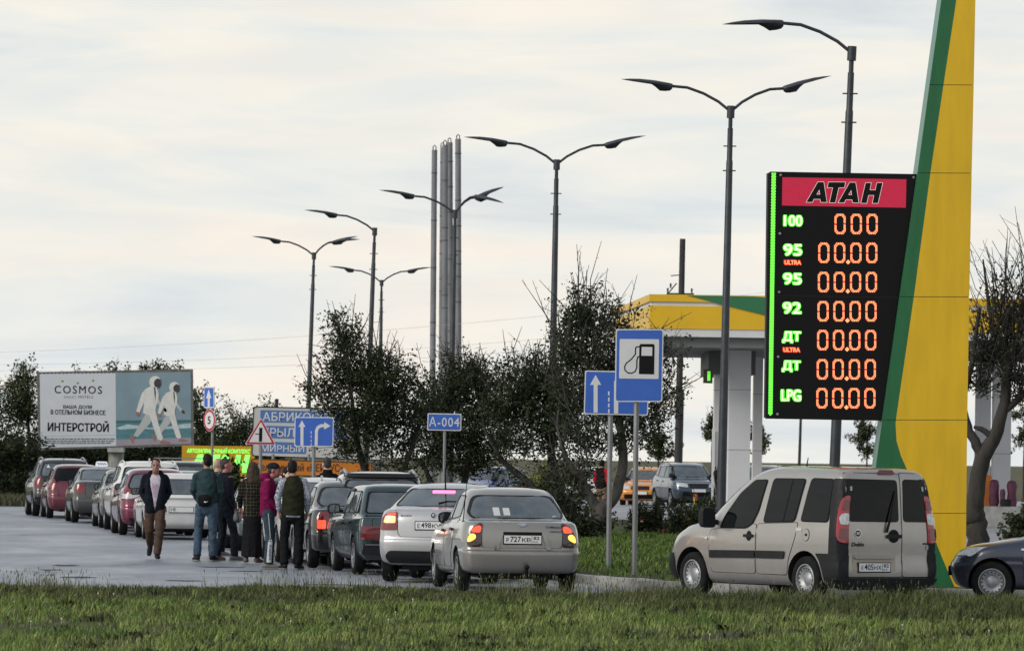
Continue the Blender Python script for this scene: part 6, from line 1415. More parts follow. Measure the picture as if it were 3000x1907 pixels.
# brushwood at its foot
for i, (px, D, w_, h_, lb) in enumerate(((1640, 116, 120, 75, 'dark bush left of the pale forked trunk'), (1470, 121, 120, 80, 'dark bush behind the silver saloon roof'), (1290, 127, 120, 70, 'dark bush below the A-004 plate'), (1120, 124, 130, 70, 'dark bush behind the silver car with roof rails'))):
    b0 = at(px, D); gy = P(px, 1340, D).z*0; q = [(dx*D/FPX, 0, (.25+dz)*1.0, w_*.6*D/FPX, .6, h_*.55*D/FPX, 1) for dx, dz in ((-60, .15), (40, .25), (0, .5), (80, .1))]
    tree('bush', lb, b0, [[(0, 0, -.05, .05), (.05, 0, .4, .03), (.1, 0, .8, .015)]], q, 110, 50, None, LD, size=.075, spread=.15, twigs=25, tw_len=(.2, .5), cat_='bush', group='dark bushes under the trees', seed=30+i, nlimb=12)
# rose bushes
for i, (px, D, w_, h_, lb) in enumerate(((1905, 128, 70, 80, 'rose bush just right of the petrol pump sign post'), (2015, 120, 80, 95, 'rounded rose bush behind the van windscreen'), (2075, 126, 60, 80, 'rose bush between the fuel pump and the van'))):
    b0 = at(px, D); q = [(dx, 0, z, w_*.62*D/FPX, .45, h_*.5*D/FPX, 1) for dx, z in ((-.2, .40), (.15, .45), (0, .65))]
    r_ = tree('rose_bush', lb, b0, [[(0, 0, -.05, .03), (.03, 0, .3, .02), (.06, 0, .7, .01)]], q, 90, 42, None, LM, size=.06, spread=.10, twigs=20, tw_len=(.15, .4), cat_='bush', group='rose bushes on the island', seed=40+i, nlimb=10, wide=.014)
    if i < 2:
        for j in range(3): mb = MB(); mb.lathe([(.001, 0), (.03, .01), (.04, .035), (.02, .055), (.001, .05)], 8); mb.build('rose_bloom', pm('rose_red', (.35, .03, .05), .6) if j else pm('rose_peach', (.6, .25, .16), .6), r_, (random.uniform(-.4, .4), -.42, random.uniform(.15, .7)))
b0 = at(2988, 108); q = [(dx, 0, z, .36, .35, .32, 1) for dx, z in ((.0, .45), (.3, .5), (.1, .72), (.5, .75))]
tree('rose_bush', 'leafy dark bush at the right edge above the navy bonnet', (b0[0], b0[1], 0), [[(0, 0, -.05, .03), (.1, 0, .4, .02), (.1, 0, .8, .01)]], q, 120, 50, None, LM, size=.075, spread=.12, twigs=14, tw_len=(.1, .3), cat_='bush', seed=45, nlimb=12, wide=.014)
# flower bed and lime shrub glimpsed through the thicket
b0 = at(1605, 180); tree('lime_shrub', 'lime yellow shrub glimpsed through the thicket', b0, [[(0, 0, -.05, .04), (0, 0, .6, .02)]], [(0, 0, .95, .42, .4, .75, 1)], 70, 40, None, LY, size=.09, spread=.14, twigs=0, cat_='shrub', seed=50, nlimb=8)
b0 = at(1535, 178); tree('flowering_shrub', 'red flowering shrub left of the lime yellow one', b0, [[(0, 0, -.05, .04), (0, 0, .4, .02)]], [(0, 0, .55, .35, .3, .35, 1)], 40, 36, None, leafmat('petal_red', (.30, .03, .03), (.40, .10, .06)), size=.09, spread=.12, twigs=0, cat_='shrub', seed=51, nlimb=8)
# trunk tree at the right edge: nearly bare crown
D = 98; b0 = at(2866, D); k = lambda *a, **q: blob(a[0], a[1], D, a[2], a[3], b0, **q)
def tp(px, py, r_): q = P(px, py, D); return (q.x-b0[0], 0, q.z, r_)
tree('orchard_tree', 'gnarled tree with a bent grey trunk and half bare crown right of the totem', b0,
     [[(-.02, 0, -.1, .22), tp(2866, 1580, .20), tp(2858, 1520, .205), tp(2852, 1480, .17), tp(2862, 1420, .15), tp(2880, 1340, .15), tp(2920, 1260, .12), tp(2946, 1180, .10), tp(2950, 1080, .08), tp(2985, 980, .05), tp(3000, 880, .03)],
      [tp(2878, 1330, .11), tp(2855, 1290, .09), tp(2835, 1250, .08), tp(2818, 1180, .06), tp(2850, 1050, .05), tp(2870, 900, .03)], [tp(2900, 1275, .06), tp(2875, 1256, .05), tp(2853, 1250, .03)], [tp(2930, 1210, .07), tp(2985, 1170, .06), tp(3040, 1120, .04)], [tp(2948, 1090, .05), tp(2910, 1000, .04), tp(2895, 880, .03), tp(2880, 760, .015)]],
     [k(2890, 1010, 62, 90, w_=1.1), k(2970, 990, 80, 100, w_=1.3), k(2880, 1110, 60, 70, w_=.9), k(2990, 1110, 70, 80, w_=.9), k(3060, 1010, 90, 130, w_=1.3), k(2930, 900, 70, 70, w_=.5), k(3010, 860, 80, 80, w_=.6)],
     230, 13, None, LD, size=.07, spread=.22, twigs=330, tw_len=(.5, 1.5), group=None, bk=bark, seed=21, wide=.017)
# background trees on the left behind the billboard
BG = 'trees behind the billboard'
def bgtree(px, py, D, w_, h_, label, seed, mat=LM, n=240):
    b0 = at(px, D); z = P(px, py, D).z; rx = w_*D/FPX; hh = h_*D/FPX
    rg = np.random.default_rng(seed); q = [(rg.uniform(-.6, .6)*rx, 0, max(.7, z-hh*rg.uniform(.1, 1.9)), rx*rg.uniform(.35, .6), rx*.5, hh*rg.uniform(.28, .45), 1) for _ in range(9)]+[(0, 0, z-.35*hh, rx*.4, rx*.5, hh*.42, 1)]
    tree('broadleaf_tree', label, b0, [[(0, 0, -.1, .16), (.1, 0, z*.3, .12), (0, 0, z*.6, .06), (.05, 0, z*.85, .03)]], q, n, 62, None, mat, size=.12, spread=.42, twigs=16, tw_len=(.3, .8), group=BG, seed=seed, wide=.03)
for i, a in enumerate(((-40, 1128, 225, 90, 190, 'broad tree cut by the left edge of the picture'), (82, 1108, 228, 62, 190, 'tall rounded tree left of the hotel billboard'), (215, 1116, 226, 75, 190, 'tree whose crown pokes above the billboard near its left corner'), (335, 1122, 228, 65, 190, 'tree with a small tuft above the middle of the billboard'), (450, 1124, 226, 75, 190, 'tree behind the right half of the billboard, a few sprigs showing above'), (590, 1178, 236, 75, 170, 'tree behind the narrow blue arrow sign'), (690, 1220, 240, 75, 150, 'rounded tree left of the white direction board'), (775, 1222, 244, 62, 140, 'low tree just behind the top of the white direction board'), (-170, 1050, 214, 95, 190, 'first tree beyond the left edge of the picture'), (-330, 1020, 205, 105, 210, 'second tree beyond the left edge of the picture'), (-520, 1000, 190, 120, 230, 'third tree beyond the left edge of the picture'), (-760, 980, 175, 140, 250, 'fourth tree beyond the left edge of the picture'), (-1050, 960, 160, 160, 270, 'fifth tree beyond the left edge of the picture'))):  # those past the left edge are unseen, added to block sky in car reflections
    bgtree(*a, 60+i)
for i, (px, D, lb) in enumerate(((10, 198, 'dark undergrowth at the far left beside the graphite car'), (120, 216, 'dark undergrowth behind the graphite car'), (235, 218, 'dark undergrowth behind the taxi'), (350, 219, 'dark undergrowth under the billboard column'), (460, 219, 'dark undergrowth behind the white tall car'), (570, 222, 'dark undergrowth behind the yellow board'))):
    b0 = at(px, D); q = [(dx, 0, z, .95, .6, .62, 1) for dx, z in ((-.6, .7), (.5, .8), (0, 1.5), (.7, 1.7), (-.6, 1.8))]
    tree('undergrowth_bush', lb, b0, [[(0, 0, -.05, .05), (0, 0, 1.0, .02)]], q, 110, 56, None, LD, size=.12, spread=.26, twigs=10, cat_='bush', group='undergrowth along the far verge', seed=80+i, nlimb=10)
# distant trees beyond the station
for i, (px, py, D, w_, h_, lb) in enumerate(((2085, 1205, 330, 30, 70, 'small far tree left of the white canopy column'), (2225, 1230, 330, 30, 60, 'small far tree right of the slim grey column'), (2540, 1240, 330, 45, 55, 'small far tree under the price display'), (3000, 1190, 300, 50, 90, 'far tree at the right edge behind the canopy columns'), (1930, 1270, 300, 60, 50, 'low far tree behind the orange car'), (672, 1400, 150, 15, 26, 'small leafy sapling before the yellow board'))):
    b0 = at(px, D); z = P(px, py, D).z; s = D/FPX; q = [(random.uniform(-.6, .6)*w_*s, 0, max(.3, z-random.uniform(.1, 1.5)*h_*s), w_*s*.5, w_*s*.5, h_*s*.35, 1) for _ in range(6)]
    tree('small_tree', lb, b0, [[(0, 0, -.1, .06), (0, 0, z*.5, .05), (.05, 0, z*.9, .02)]], q, 60, 44, None, LM, size=.14, spread=.22, twigs=6, cat_='tree', seed=90+i, nlimb=10)

# ------------------------------------------------------------------ grass
def grass(name, label, pts, hgt, wid, mat, rng, lean=.45, seeds=0.0, cl=1):
    """bent blades (two quads-worth of triangles) planted at pts"""
    n = len(pts); a = rng.uniform(0, 2*np.pi, n); h = hgt[:, None] if np.ndim(hgt) else np.full((n, 1), hgt)
    dirv = np.stack([np.cos(a), np.sin(a), np.zeros(n)], 1); sd = np.stack([-np.sin(a+.6), np.cos(a+.6), np.zeros(n)], 1)
    l = rng.uniform(.1, lean, (n, 1)); up = np.array([[0, 0, 1.0]]); w_ = wid*rng.uniform(.7, 1.3, (n, 1))
    mid = pts+up*h*.55+dirv*h*l*.3; tip = pts+up*h*(1-.25*l)+dirv*h*l
    V = np.stack([pts-sd*w_, pts+sd*w_, mid+sd*w_*.75, mid-sd*w_*.75, tip], 1)
    T = np.array([[0, 1, 2], [0, 2, 3], [3, 2, 4]]); F_ = (np.arange(n)[:, None, None]*5+T[None]).reshape(-1, 3); V = V.reshape(-1, 3)
    if seeds:
        s_ = rng.random(n) < seeds; tp_ = tip[s_]; m = len(tp_); hh = rng.uniform(.03, .06, (m, 1)); d2 = dirv[s_]; ww = .004+.003*rng.random((m, 1)); s2 = sd[s_]
        base = len(V); SV = np.stack([tp_-up*.01, tp_+s2*ww+up*hh*.45, tp_+up*hh+d2*.012, tp_-s2*ww+up*hh*.45], 1).reshape(-1, 3)
        SF = (np.arange(m)[:, None, None]*4+np.array([[0, 1, 2], [0, 2, 3]])[None]).reshape(-1, 3)+base; V = np.concatenate([V, SV]); F_ = np.concatenate([F_, SF])
    o = link(name, np_mesh(name, V, F_, 3), mat); return tag(o, label, 'grass', kind='stuff')
def gm(name, c, c2, vs): return pm(name, c, .6, spec=.25, col2=c2, vs=vs, island=.7, coords='Object')
GL1 = gm('grass_fresh', (.065, .135, .020), (.235, .285, .085), .7); GD1 = gm('grass_rank', (.022, .050, .010), (.115, .125, .045), .9); GT1 = gm('grass_tall', (.055, .085, .022), (.16, .15, .085), 1.2); GI1 = gm('grass_island', (.040, .088, .012), (.125, .18, .035), .9); GS = gm('grass_straw', (.10, .085, .05), (.17, .14, .09), 1.5)
rg = np.random.default_rng(3)
def scatter(n, x0, x1, y0, y1, keep=None, h=None):
    x = rg.uniform(x0, x1, n); y = rg.uniform(y0, y1, n)
    if keep is not None: m = keep(x, y); x, y = x[m], y[m]
    z = np.array([.015+verge_h(a, b) for a, b in zip(x, y)]) if h is None else np.array([h(a, b) for a, b in zip(x, y)])
    return np.stack([x, y, z-.01], 1)
ey = lambda x: 73.9-.35*np.sin(x*.5)-(np.clip((x-1.0)/3, 0, 1)*2.1)-.12*np.maximum(0, x-5)
def tuft(p, n, r_): 
    q = np.repeat(p, n, 0); q[:, :2] += rg.normal(0, r_, (len(q), 2)); return q
def clump(x, y): return np.sin(1.3*x+.7*y+2*np.sin(.5*y))*np.sin(.9*y-.45*x+1.5*np.sin(.8*x))+.5*np.sin(3.1*x+.6*y)*np.sin(1.1*y-2.3*x)
p = scatter(52000, -10.5, 11.5, 46, 68, lambda x, y: (y < ey(x)-6.2+1.2*np.sin(x*.8)) & (clump(x, y)+rg.uniform(-.9, .9, len(x)) > -.75)); p = tuft(p, 3, .05)
grass('grass', 'short fresh grass of the near verge', p, rg.uniform(.05, .12, len(p))*(1+.45*clump(p[:, 0], p[:, 1])), .0048, GL1, rg, .8)
p = scatter(30000, -10.5, 11.5, 62, 75, lambda x, y: (y < ey(x)-.25) & (y > ey(x)-7.4)); p = tuft(p, 4, .06)
grass('rank_grass', 'darker rank grass along the road edge', p, rg.uniform(.04, .105, len(p))*(1+.4*clump(p[:, 0]*1.4, p[:, 1]))*(1+1.1*np.clip((p[:, 0]-.3)/2, 0, 1)), .006, GD1, rg, .7)
p = scatter(5200, -10.5, 11.5, 68, 75, lambda x, y: (y < ey(x)+.05) & (y > ey(x)-2.4) & (np.sin(x*1.7)+np.sin(x*.63+1)+rg.normal(0, .7, len(x)) > -.2)); p = tuft(p, 3, .035)
grass('tall_grass', 'tall seeding grass stems along the road edge', p, rg.uniform(.14, .30, len(p)), .0042, GT1, rg, .45, seeds=.5)
p = scatter(5000, -10.5, 11.5, 52, 74, lambda x, y: y < ey(x)-.3)
grass('dry_grass', 'dry straw stems in the near verge', p, rg.uniform(.08, .18, len(p)), .004, GS, rg, .7)
ipoly = [tuple(q) for q in isl]
def onisl(x, y): return np.array([inside((a, b), ipoly) for a, b in zip(x, y)], bool)
p = scatter(16000, -3, 6, 78, 130, lambda x, y: onisl(x, y) & (clump(x*1.2, y*.7)+rg.uniform(-.8, .8, len(x)) > -.55), isl_h); p = tuft(p, 4, .09)
grass('island_grass', 'bright mown grass of the traffic island', p, rg.uniform(.05, .13, len(p)), .010, GI1, rg, .8)
p = scatter(9000, -22, -5, 184, 200, lambda x, y: (x < -13) & (y > 183+ (x+17)*.25), lambda a, b: -.03); p = tuft(p, 4, .15)
grass('far_verge_grass', 'rough grass of the far left verge', p, rg.uniform(.15, .5, len(p)), .022, gm('grass_far', (.045, .05, .022), (.10, .10, .05), .4), rg, .6)
p = scatter(750, -10.5, 11.5, 48, 72, lambda x, y: y < ey(x)-1.0); p = tuft(p, 16, .045)
grass('grass_tufts', 'coarse taller tufts standing out of the near grass', p, rg.uniform(.10, .20, len(p)), .0055, gm('grass_tuft', (.035, .07, .014), (.20, .23, .07), 2.5), rg, .9)
p = scatter(420, -10.5, 11.5, 50, 73.5, lambda x, y: y < ey(x)-.6); p = tuft(p, 22, .07)
grass('broadleaf_weeds', 'low dark broadleaf weeds in the near verge', p, rg.uniform(.05, .12, len(p)), .016, gm('weed_dark', (.016, .030, .010), (.055, .060, .022), 2.0), rg, 1.3)
# a few small pale flowers in the near verge
p = scatter(34, -9, 9, 50, 70, lambda x, y: y < ey(x)-1); V = []; F_ = []
mb = MB()
for q in p: 
    h_ = random.uniform(.06, .12); n = 6; mb.add([(q[0]+.010*math.cos(t), q[1]+.004*math.sin(t), q[2]+h_+.008*math.sin(t)) for t in [2*math.pi*i/n for i in range(n)]], [tuple(range(n))]); mb.tube([(q[0], q[1]+.004, q[2]), (q[0], q[1]+.004, q[2]+h_)], .002, 3)
tag(mb.build('wild_flowers', pm('petal_white', (.5, .5, .48), .7), None), 'tiny pale wild flowers scattered in the near grass', 'flowers', kind='stuff')
# ------------------------------------------------------------------ people
def ellip_tube(mb, pts, n=14, k0=1.0, k1=1.0):
    """pts: (pos, rx, ry): tube whose rings are ellipses (rx across, ry front-back), rounded ends"""
    P_ = [(Vector(p), a, b) for p, a, b in pts]; 
    def cap(i, j, k):
        p, a, b = P_[i]; d = (p-P_[j][0]).normalized(); r_ = min(a, b)*k; return [(p+d*r_*.55, a*(.8 if k > .5 else .97), b*(.8 if k > .5 else .97)), (p+d*r_*.9, a*(.4 if k > .5 else .8), b*(.4 if k > .5 else .8))]
    full = cap(0, 1, k0)[::-1]+P_+cap(-1, -2, k1); V = []; m = len(full)
    for i, (p, a, b) in enumerate(full):
        d = (full[min(i+1, m-1)][0]-full[max(i-1, 0)][0]).normalized(); xr = Vector((1, 0, 0)); xr = (xr-d*xr.dot(d)); xr = xr.normalized() if xr.length > .2 else Vector((0, 0, 1)); yr = d.cross(xr).normalized()
        V += [p+xr*(a*math.cos(2*math.pi*k/n))+yr*(b*math.sin(2*math.pi*k/n)) for k in range(n)]
    F_ = [tuple(range(n)), tuple(reversed(range((m-1)*n, m*n)))]+[(i*n+k, (i+1)*n+k, (i+1)*n+(k+1) % n, i*n+(k+1) % n) for i in range(m-1) for k in range(n)]
    mb.add(V, F_)
def ball(mb, c, rx, ry, rz, n=12):
    c = Vector(c); V = []; F_ = []
    for i in range(1, n//2+3):
        t = math.pi*i/(n//2+3)
        for k in range(n): u = 2*math.pi*k/n; V.append(c+Vector((rx*math.sin(t)*math.cos(u), ry*math.sin(t)*math.sin(u), rz*math.cos(t))))
    m = n//2+2; F_ = [tuple(range(n)), tuple(reversed(range((m-1)*n, m*n)))]+[(i*n+k, i*n+(k+1) % n, (i+1)*n+(k+1) % n, (i+1)*n+k) for i in range(m-1) for k in range(n)]
    mb.add(V, F_)
def fuse(mb, name, mat, parent, voxel=.014, smooth=4, wrinkle=0):
    """one continuous skin grown over all the volumes"""
    me = mb.mesh(name); bm = bmesh.new(); bm.from_mesh(me); bmesh.ops.recalc_face_normals(bm, faces=bm.faces); bm.to_mesh(me); bm.free()
    ob = bpy.data.objects.new('t', me); COL.objects.link(ob)
    r_ = ob.modifiers.new('r', 'REMESH'); r_.mode = 'VOXEL'; r_.voxel_size = voxel
    if smooth: s_ = ob.modifiers.new('s', 'SMOOTH'); s_.iterations = smooth; s_.factor = .5
    dg = bpy.context.evaluated_depsgraph_get(); new = bpy.data.meshes.new_from_object(ob.evaluated_get(dg)); bpy.data.objects.remove(ob); bpy.data.meshes.remove(me)
    if wrinkle:
        n = len(new.vertices); co = np.empty(n*3, np.float32); no = np.empty(n*3, np.float32); new.vertices.foreach_get('co', co); new.vertex_normals.foreach_get('vector', no); co = co.reshape(-1, 3); no = no.reshape(-1, 3)
        f = np.sin(co[:, 2]*34+4*np.sin(co[:, 0]*13+co[:, 1]*9))*np.sin(co[:, 0]*21+co[:, 2]*9+1.3)+.7*np.sin(co[:, 2]*61+co[:, 0]*23+co[:, 1]*31); co += no*(f[:, None]*wrinkle); new.vertices.foreach_set('co', co.ravel()); new.update()
    new.polygons.foreach_set('use_smooth', [True]*len(new.polygons)); new.name = name
    new.materials.clear()
    return link(name, new, mat, parent)
skin = pm('skin', (.30, .155, .115), .5, spec=.4, var=.12, vs=14); skinp = pm('skin_pale', (.44, .28, .23), .5, spec=.4, var=.08, vs=14); skinr = pm('skin_ruddy', (.33, .13, .11), .5, spec=.4, var=.12, vs=14)
def hairm(n, c): return pm('hair_'+n, c, .6, spec=.12, var=.4, vs=30, stretch=(1, 1, .2))
def cloth(n, c, v=.18, vs=9, **k): return pm('cloth_'+n, c, .92, spec=.05, var=v, vs=vs, bump=.35, bs=22, **k)
def weave(name, base, line, sc, wd, line2=None):
    m = bpy.data.materials.new(name); m.use_nodes = True; t = m.node_tree; nd, lk = t.nodes, t.links; b = nd['Principled BSDF']; b.inputs['Roughness'].default_value = .92; b.inputs['Specular IOR Level'].default_value = .06
    tcn = nd.new('ShaderNodeTexCoord'); sp = nd.new('ShaderNodeSeparateXYZ'); lk.new(tcn.outputs['Object'], sp.inputs[0]); fac = None
    ax = nd.new('ShaderNodeMath'); ax.operation = 'MULTIPLY_ADD'; lk.new(sp.outputs['Y'], ax.inputs[0]); ax.inputs[1].default_value = .9; lk.new(sp.outputs['X'], ax.inputs[2])
    for src in (ax.outputs[0], sp.outputs['Z']):
        q = nd.new('ShaderNodeMath'); q.operation = 'MULTIPLY'; lk.new(src, q.inputs[0]); q.inputs[1].default_value = sc
        fr = nd.new('ShaderNodeMath'); fr.operation = 'FRACT'; lk.new(q.outputs[0], fr.inputs[0]); lt = nd.new('ShaderNodeMath'); lt.operation = 'LESS_THAN'; lk.new(fr.outputs[0], lt.inputs[0]); lt.inputs[1].default_value = wd
        if fac: ad = nd.new('ShaderNodeMath'); ad.operation = 'MAXIMUM'; lk.new(fac, ad.inputs[0]); lk.new(lt.outputs[0], ad.inputs[1]); fac = ad.outputs[0]
        else: fac = lt.outputs[0]
    nz = nd.new('ShaderNodeTexNoise'); nz.inputs['Scale'].default_value = 9; lk.new(tcn.outputs['Object'], nz.inputs['Vector']); mu = nd.new('ShaderNodeMath'); mu.operation = 'MULTIPLY'; lk.new(fac, mu.inputs[0]); lk.new(nz.outputs[0], mu.inputs[1]); m2 = nd.new('ShaderNodeMath'); m2.operation = 'MULTIPLY'; lk.new(mu.outputs[0], m2.inputs[0]); m2.inputs[1].default_value = 1.7; m2.use_clamp = True
    mx = nd.new('ShaderNodeMix'); mx.data_type = 'RGBA'; lk.new(m2.outputs[0], mx.inputs[0]); mx.inputs[6].default_value = (*base, 1); mx.inputs[7].default_value = (*line, 1); lk.new(mx.outputs[2], b.inputs['Base Color']); return m

def person(label, pos, yaw, height, pose, outfit):
    """local frame: faces -Y, x to its left hand side as the viewer sees it is -X ... joints given for a 1.75 m figure; yaw turns it"""
    root = empty('person', pos, R(yaw), label, 'person'); k = height/1.75; root.scale = (k,)*3
    J = dict(ankL=(.10, 0, .09), ankR=(-.10, 0, .09), kneeL=(.105, -.03, .49), kneeR=(-.105, -.03, .49), hipL=(.09, 0, .92), hipR=(-.09, 0, .92), shL=(.165, .01, 1.42), shR=(-.165, .01, 1.42), elL=(.215, .04, 1.13), elR=(-.215, .04, 1.13), haL=(.215, -.05, .88), haR=(-.215, -.05, .88), head=(0, -.02, 1.62), toeL=None, toeR=None, hyaw=0, fat=1.0, sho=1.0)
    J.update(pose); V = {q: Vector(v) if isinstance(v, tuple) else v for q, v in J.items()}; fat = J['fat']
    # ---- body: one continuous skin
    mb = MB(); h = V['head']; hy = R(J['hyaw']); ch, sh_ = math.cos(hy), math.sin(hy)
    def hd(x, y, z): return h+Vector((x*ch-y*sh_, x*sh_+y*ch, z))
    def hball(x, y, z, a, b, c):
        n0 = len(mb.v); ball(mb, (x, y, z), a, b, c); mb.v[n0:] = [tuple(hd(*p)) for p in mb.v[n0:]]
    hball(0, .012, .03, .075, .095, .10); hball(0, -.025, -.035, .062, .072, .085); hball(0, -.055, -.085, .035, .035, .03)
    hball(0, -.108, -.02, .013, .022, .026); hball(0, -.098, -.008, .011, .014, .04); hball(.030, -.080, .018, .028, .018, .012); hball(-.030, -.080, .018, .028, .018, .012); hball(0, -.092, -.066, .024, .012, .010)
    for s_ in (1, -1): hball(s_*.078, .012, -.012, .012, .02, .032)
    nb = Vector(((V['shL'].x+V['shR'].x)/2, .02, 1.44))
    ellip_tube(mb, [(nb-Vector((0, 0, .06)), .08, .07), (nb, .062, .06), (h+Vector((0, .015, -.08)), .056, .056)])
    ellip_tube(mb, [((0, 0, .90), .14, .10), ((0, 0, 1.05), .13, .095), ((0, .005, 1.25), .15, .10), ((0, .01, 1.38), .15, .09)])
    for s_ in 'LR':
        ellip_tube(mb, [(V['hip'+s_], .075, .08), (V['knee'+s_], .05, .052), (V['knee'+s_].lerp(V['ank'+s_], .35), .048, .052), (V['ank'+s_], .032, .036)])
        ellip_tube(mb, [(Vector((0, .01, 1.40)), .05, .05), (V['sh'+s_], .055, .055), (V['el'+s_], .036, .036), (V['ha'+s_], .024, .027)])
        f = V.get('toe'+s_); a = V['ank'+s_]; d = (f if f else Vector((0, -1, 0))); ellip_tube(mb, [(a+Vector((0, 0, -.045))-d*.03, .03, .03), (a+Vector((0, 0, -.055))+d*.10, .036, .025)])
        # hand: palm, four unequal bent fingers, thumb from the side of the palm
        w_ = V['ha'+s_]; dr = (w_-V['el'+s_]).normalized(); sd = Vector((0, 1, 0)); sd = (sd-dr*sd.dot(dr)).normalized(); nn = dr.cross(sd).normalized()*(1 if s_ == 'L' else -1)
        if nn.dot(Vector((0, 0, 0))-Vector((w_.x, 0, 0))) < 0: nn = -nn
        ellip_tube(mb, [(w_, .022, .028), (w_+dr*.05, .020, .040), (w_+dr*.085, .018, .040)], 10)
        for q, (o, ln) in enumerate(((-.033, .066), (-.011, .078), (.011, .072), (.032, .058))):
            b0 = w_+dr*.085+sd*o; ellip_tube(mb, [(b0, .0095, .0095), (b0+dr*ln*.45+nn*.010, .009, .009), (b0+dr*ln*.8+nn*.030, .008, .008), (b0+dr*ln*.9+nn*.048, .0075, .0075)], 7)
        t0 = w_+dr*.025-sd*.036; ellip_tube(mb, [(t0, .011, .011), (t0+dr*.03-sd*.02+nn*.008, .010, .010), (t0+dr*.065-sd*.018+nn*.02, .0085, .0085)], 7)
    body = fuse(mb, 'body', outfit['skin'], root, .0095, 3)
    # eyes, brows
    for s_ in (1, -1):
        mb = MB(); n0 = 0; ball(mb, (s_*.031, -.090, .006), .012, .007, .006); mb.v = [tuple(hd(*p)) for p in mb.v]; mb.build('eye', pm('eye_dark', (.03, .025, .022), .25), body, smooth=80)
        mb = MB(); ball(mb, (s_*.031, -.097, .024), .020, .006, .005); mb.v = [tuple(hd(*p)) for p in mb.v]; mb.build('eyebrow', outfit.get('browm') or pm('brow', (.03, .024, .02), .8), body, smooth=80)
    mb = MB(); ball(mb, (0, -.1005, -.066), .022, .006, .0045); mb.v = [tuple(hd(*p)) for p in mb.v]; mb.build('mouth', pm('lip', (.22, .085, .075), .5), body, smooth=80)
    # ---- hair
    hr = outfit.get('hair')
    if hr:
        mb = MB(); kind, hm = hr
        def hb(x, y, z, a, b, c): n0 = len(mb.v); ball(mb, (x, y, z), a, b, c); mb.v[n0:] = [tuple(hd(*p)) for p in mb.v[n0:]]
        if kind == 'short': hb(0, .018, .052, .081, .098, .088); hb(0, .048, .005, .076, .068, .085)
        elif kind == 'crop': hb(0, .022, .050, .078, .094, .085); hb(0, .055, .0, .072, .056, .07)
        elif kind == 'long':
            hb(0, .022, .045, .088, .104, .095); hb(0, .065, -.05, .092, .065, .13); hb(.03, .085, -.17, .075, .055, .12); hb(-.04, .085, -.18, .075, .055, .13); hb(.085, .03, -.08, .035, .06, .12); hb(-.085, .03, -.08, .035, .06, .12)
        elif kind == 'bob': hb(0, .02, .048, .087, .104, .092); hb(0, .06, -.03, .09, .06, .1); hb(0, -.055, .062, .07, .045, .035)
        fuse(mb, 'hair', hm, root, .010, 2, .003)
    for part in outfit['parts']: part(root, V, J, hd)
    return root
def torso(name, mat, hem=.86, w_=.185, d_=.125, top=1.44, arms=True, cuff=1.0, sleeve=.062, hood=False, wrinkle=.003, cl=.05, flare=1.0, collar=.0):
    def f(root, V, J, hd):
        mb = MB(); ft = J['fat']; c = (V['shL']+V['shR'])/2
        ellip_tube(mb, [((0, 0, hem), w_*ft*.97*flare, d_*ft*flare), ((0, 0, hem+.10), w_*ft*.98, d_*ft), ((0, 0, 1.12), w_*ft*.95, d_*ft*.98), ((0, .005, 1.28), w_*1.03*(1+.5*(ft-1)), d_*1.0*ft), ((c.x, .01, 1.38), w_*.98, d_*.86), ((c.x, .015, top), w_*.62, d_*.66), ((c.x, .012, top+.025+cl*.5), .078, .074)], 20, .12, .15)
        ball(mb, (c.x+.10, .012, 1.415), .10, .075, .055); ball(mb, (c.x-.10, .012, 1.415), .10, .075, .055)
        if arms:
            for s_ in 'LR':
                sh, e, a = V['sh'+s_], V['el'+s_], V['ha'+s_]; a = e.lerp(a, cuff)
                ball(mb, sh-Vector((sh.x*.08, 0, .02)), sleeve*1.16, sleeve*1.2, sleeve*1.1)
                ellip_tube(mb, [(sh.lerp(e, .12), sleeve*1.12, sleeve*1.16), (sh.lerp(e, .5), sleeve*1.05, sleeve*1.08), (e, sleeve*.98, sleeve*1.0), (e.lerp(a, .5), sleeve*.86, sleeve*.9), (a, sleeve*.74, sleeve*.78)], 12, 1, .2)
        if hood: ball(mb, (c.x, .085, 1.475), .12, .075, .07); ball(mb, (c.x, .05, 1.50), .105, .085, .05)
        if collar: ellip_tube(mb, [((c.x, .01, top-.01), .10, .09), ((c.x, .018, top+collar), .082, .082)], 14, .2, .15)
        fuse(mb, name, mat, root, .013, 3, wrinkle)
    return f
def trousers(mat, name='trousers', top=.98, thigh=.095, knee=.072, cuff=.066, waist=(.15, .115), wrinkle=.0028, low=.0):
    def f(root, V, J, hd):
        mb = MB(); ft = J['fat']; ellip_tube(mb, [((0, 0, top), waist[0]*ft*.98, waist[1]*ft*.98), ((0, 0, top-.10), waist[0]*1.05*ft, waist[1]*1.08*ft), ((0, 0, .84), waist[0]*.95, waist[1]*.98)], 18)
        for s_ in 'LR':
            h, k_, a = V['hip'+s_], V['knee'+s_], V['ank'+s_]; ellip_tube(mb, [(h+Vector((0, 0, -.02)), thigh*1.05, thigh*1.15), (h.lerp(k_, .5), thigh*.95, thigh*1.0), (k_, knee, knee*1.05), (k_.lerp(a, .5), knee*.96, knee*1.0), (a+Vector((0, 0, .0+low)), cuff, cuff*1.1)], 14, 1, .15)
        fuse(mb, name, mat, root, .013, 3, wrinkle)
    return f
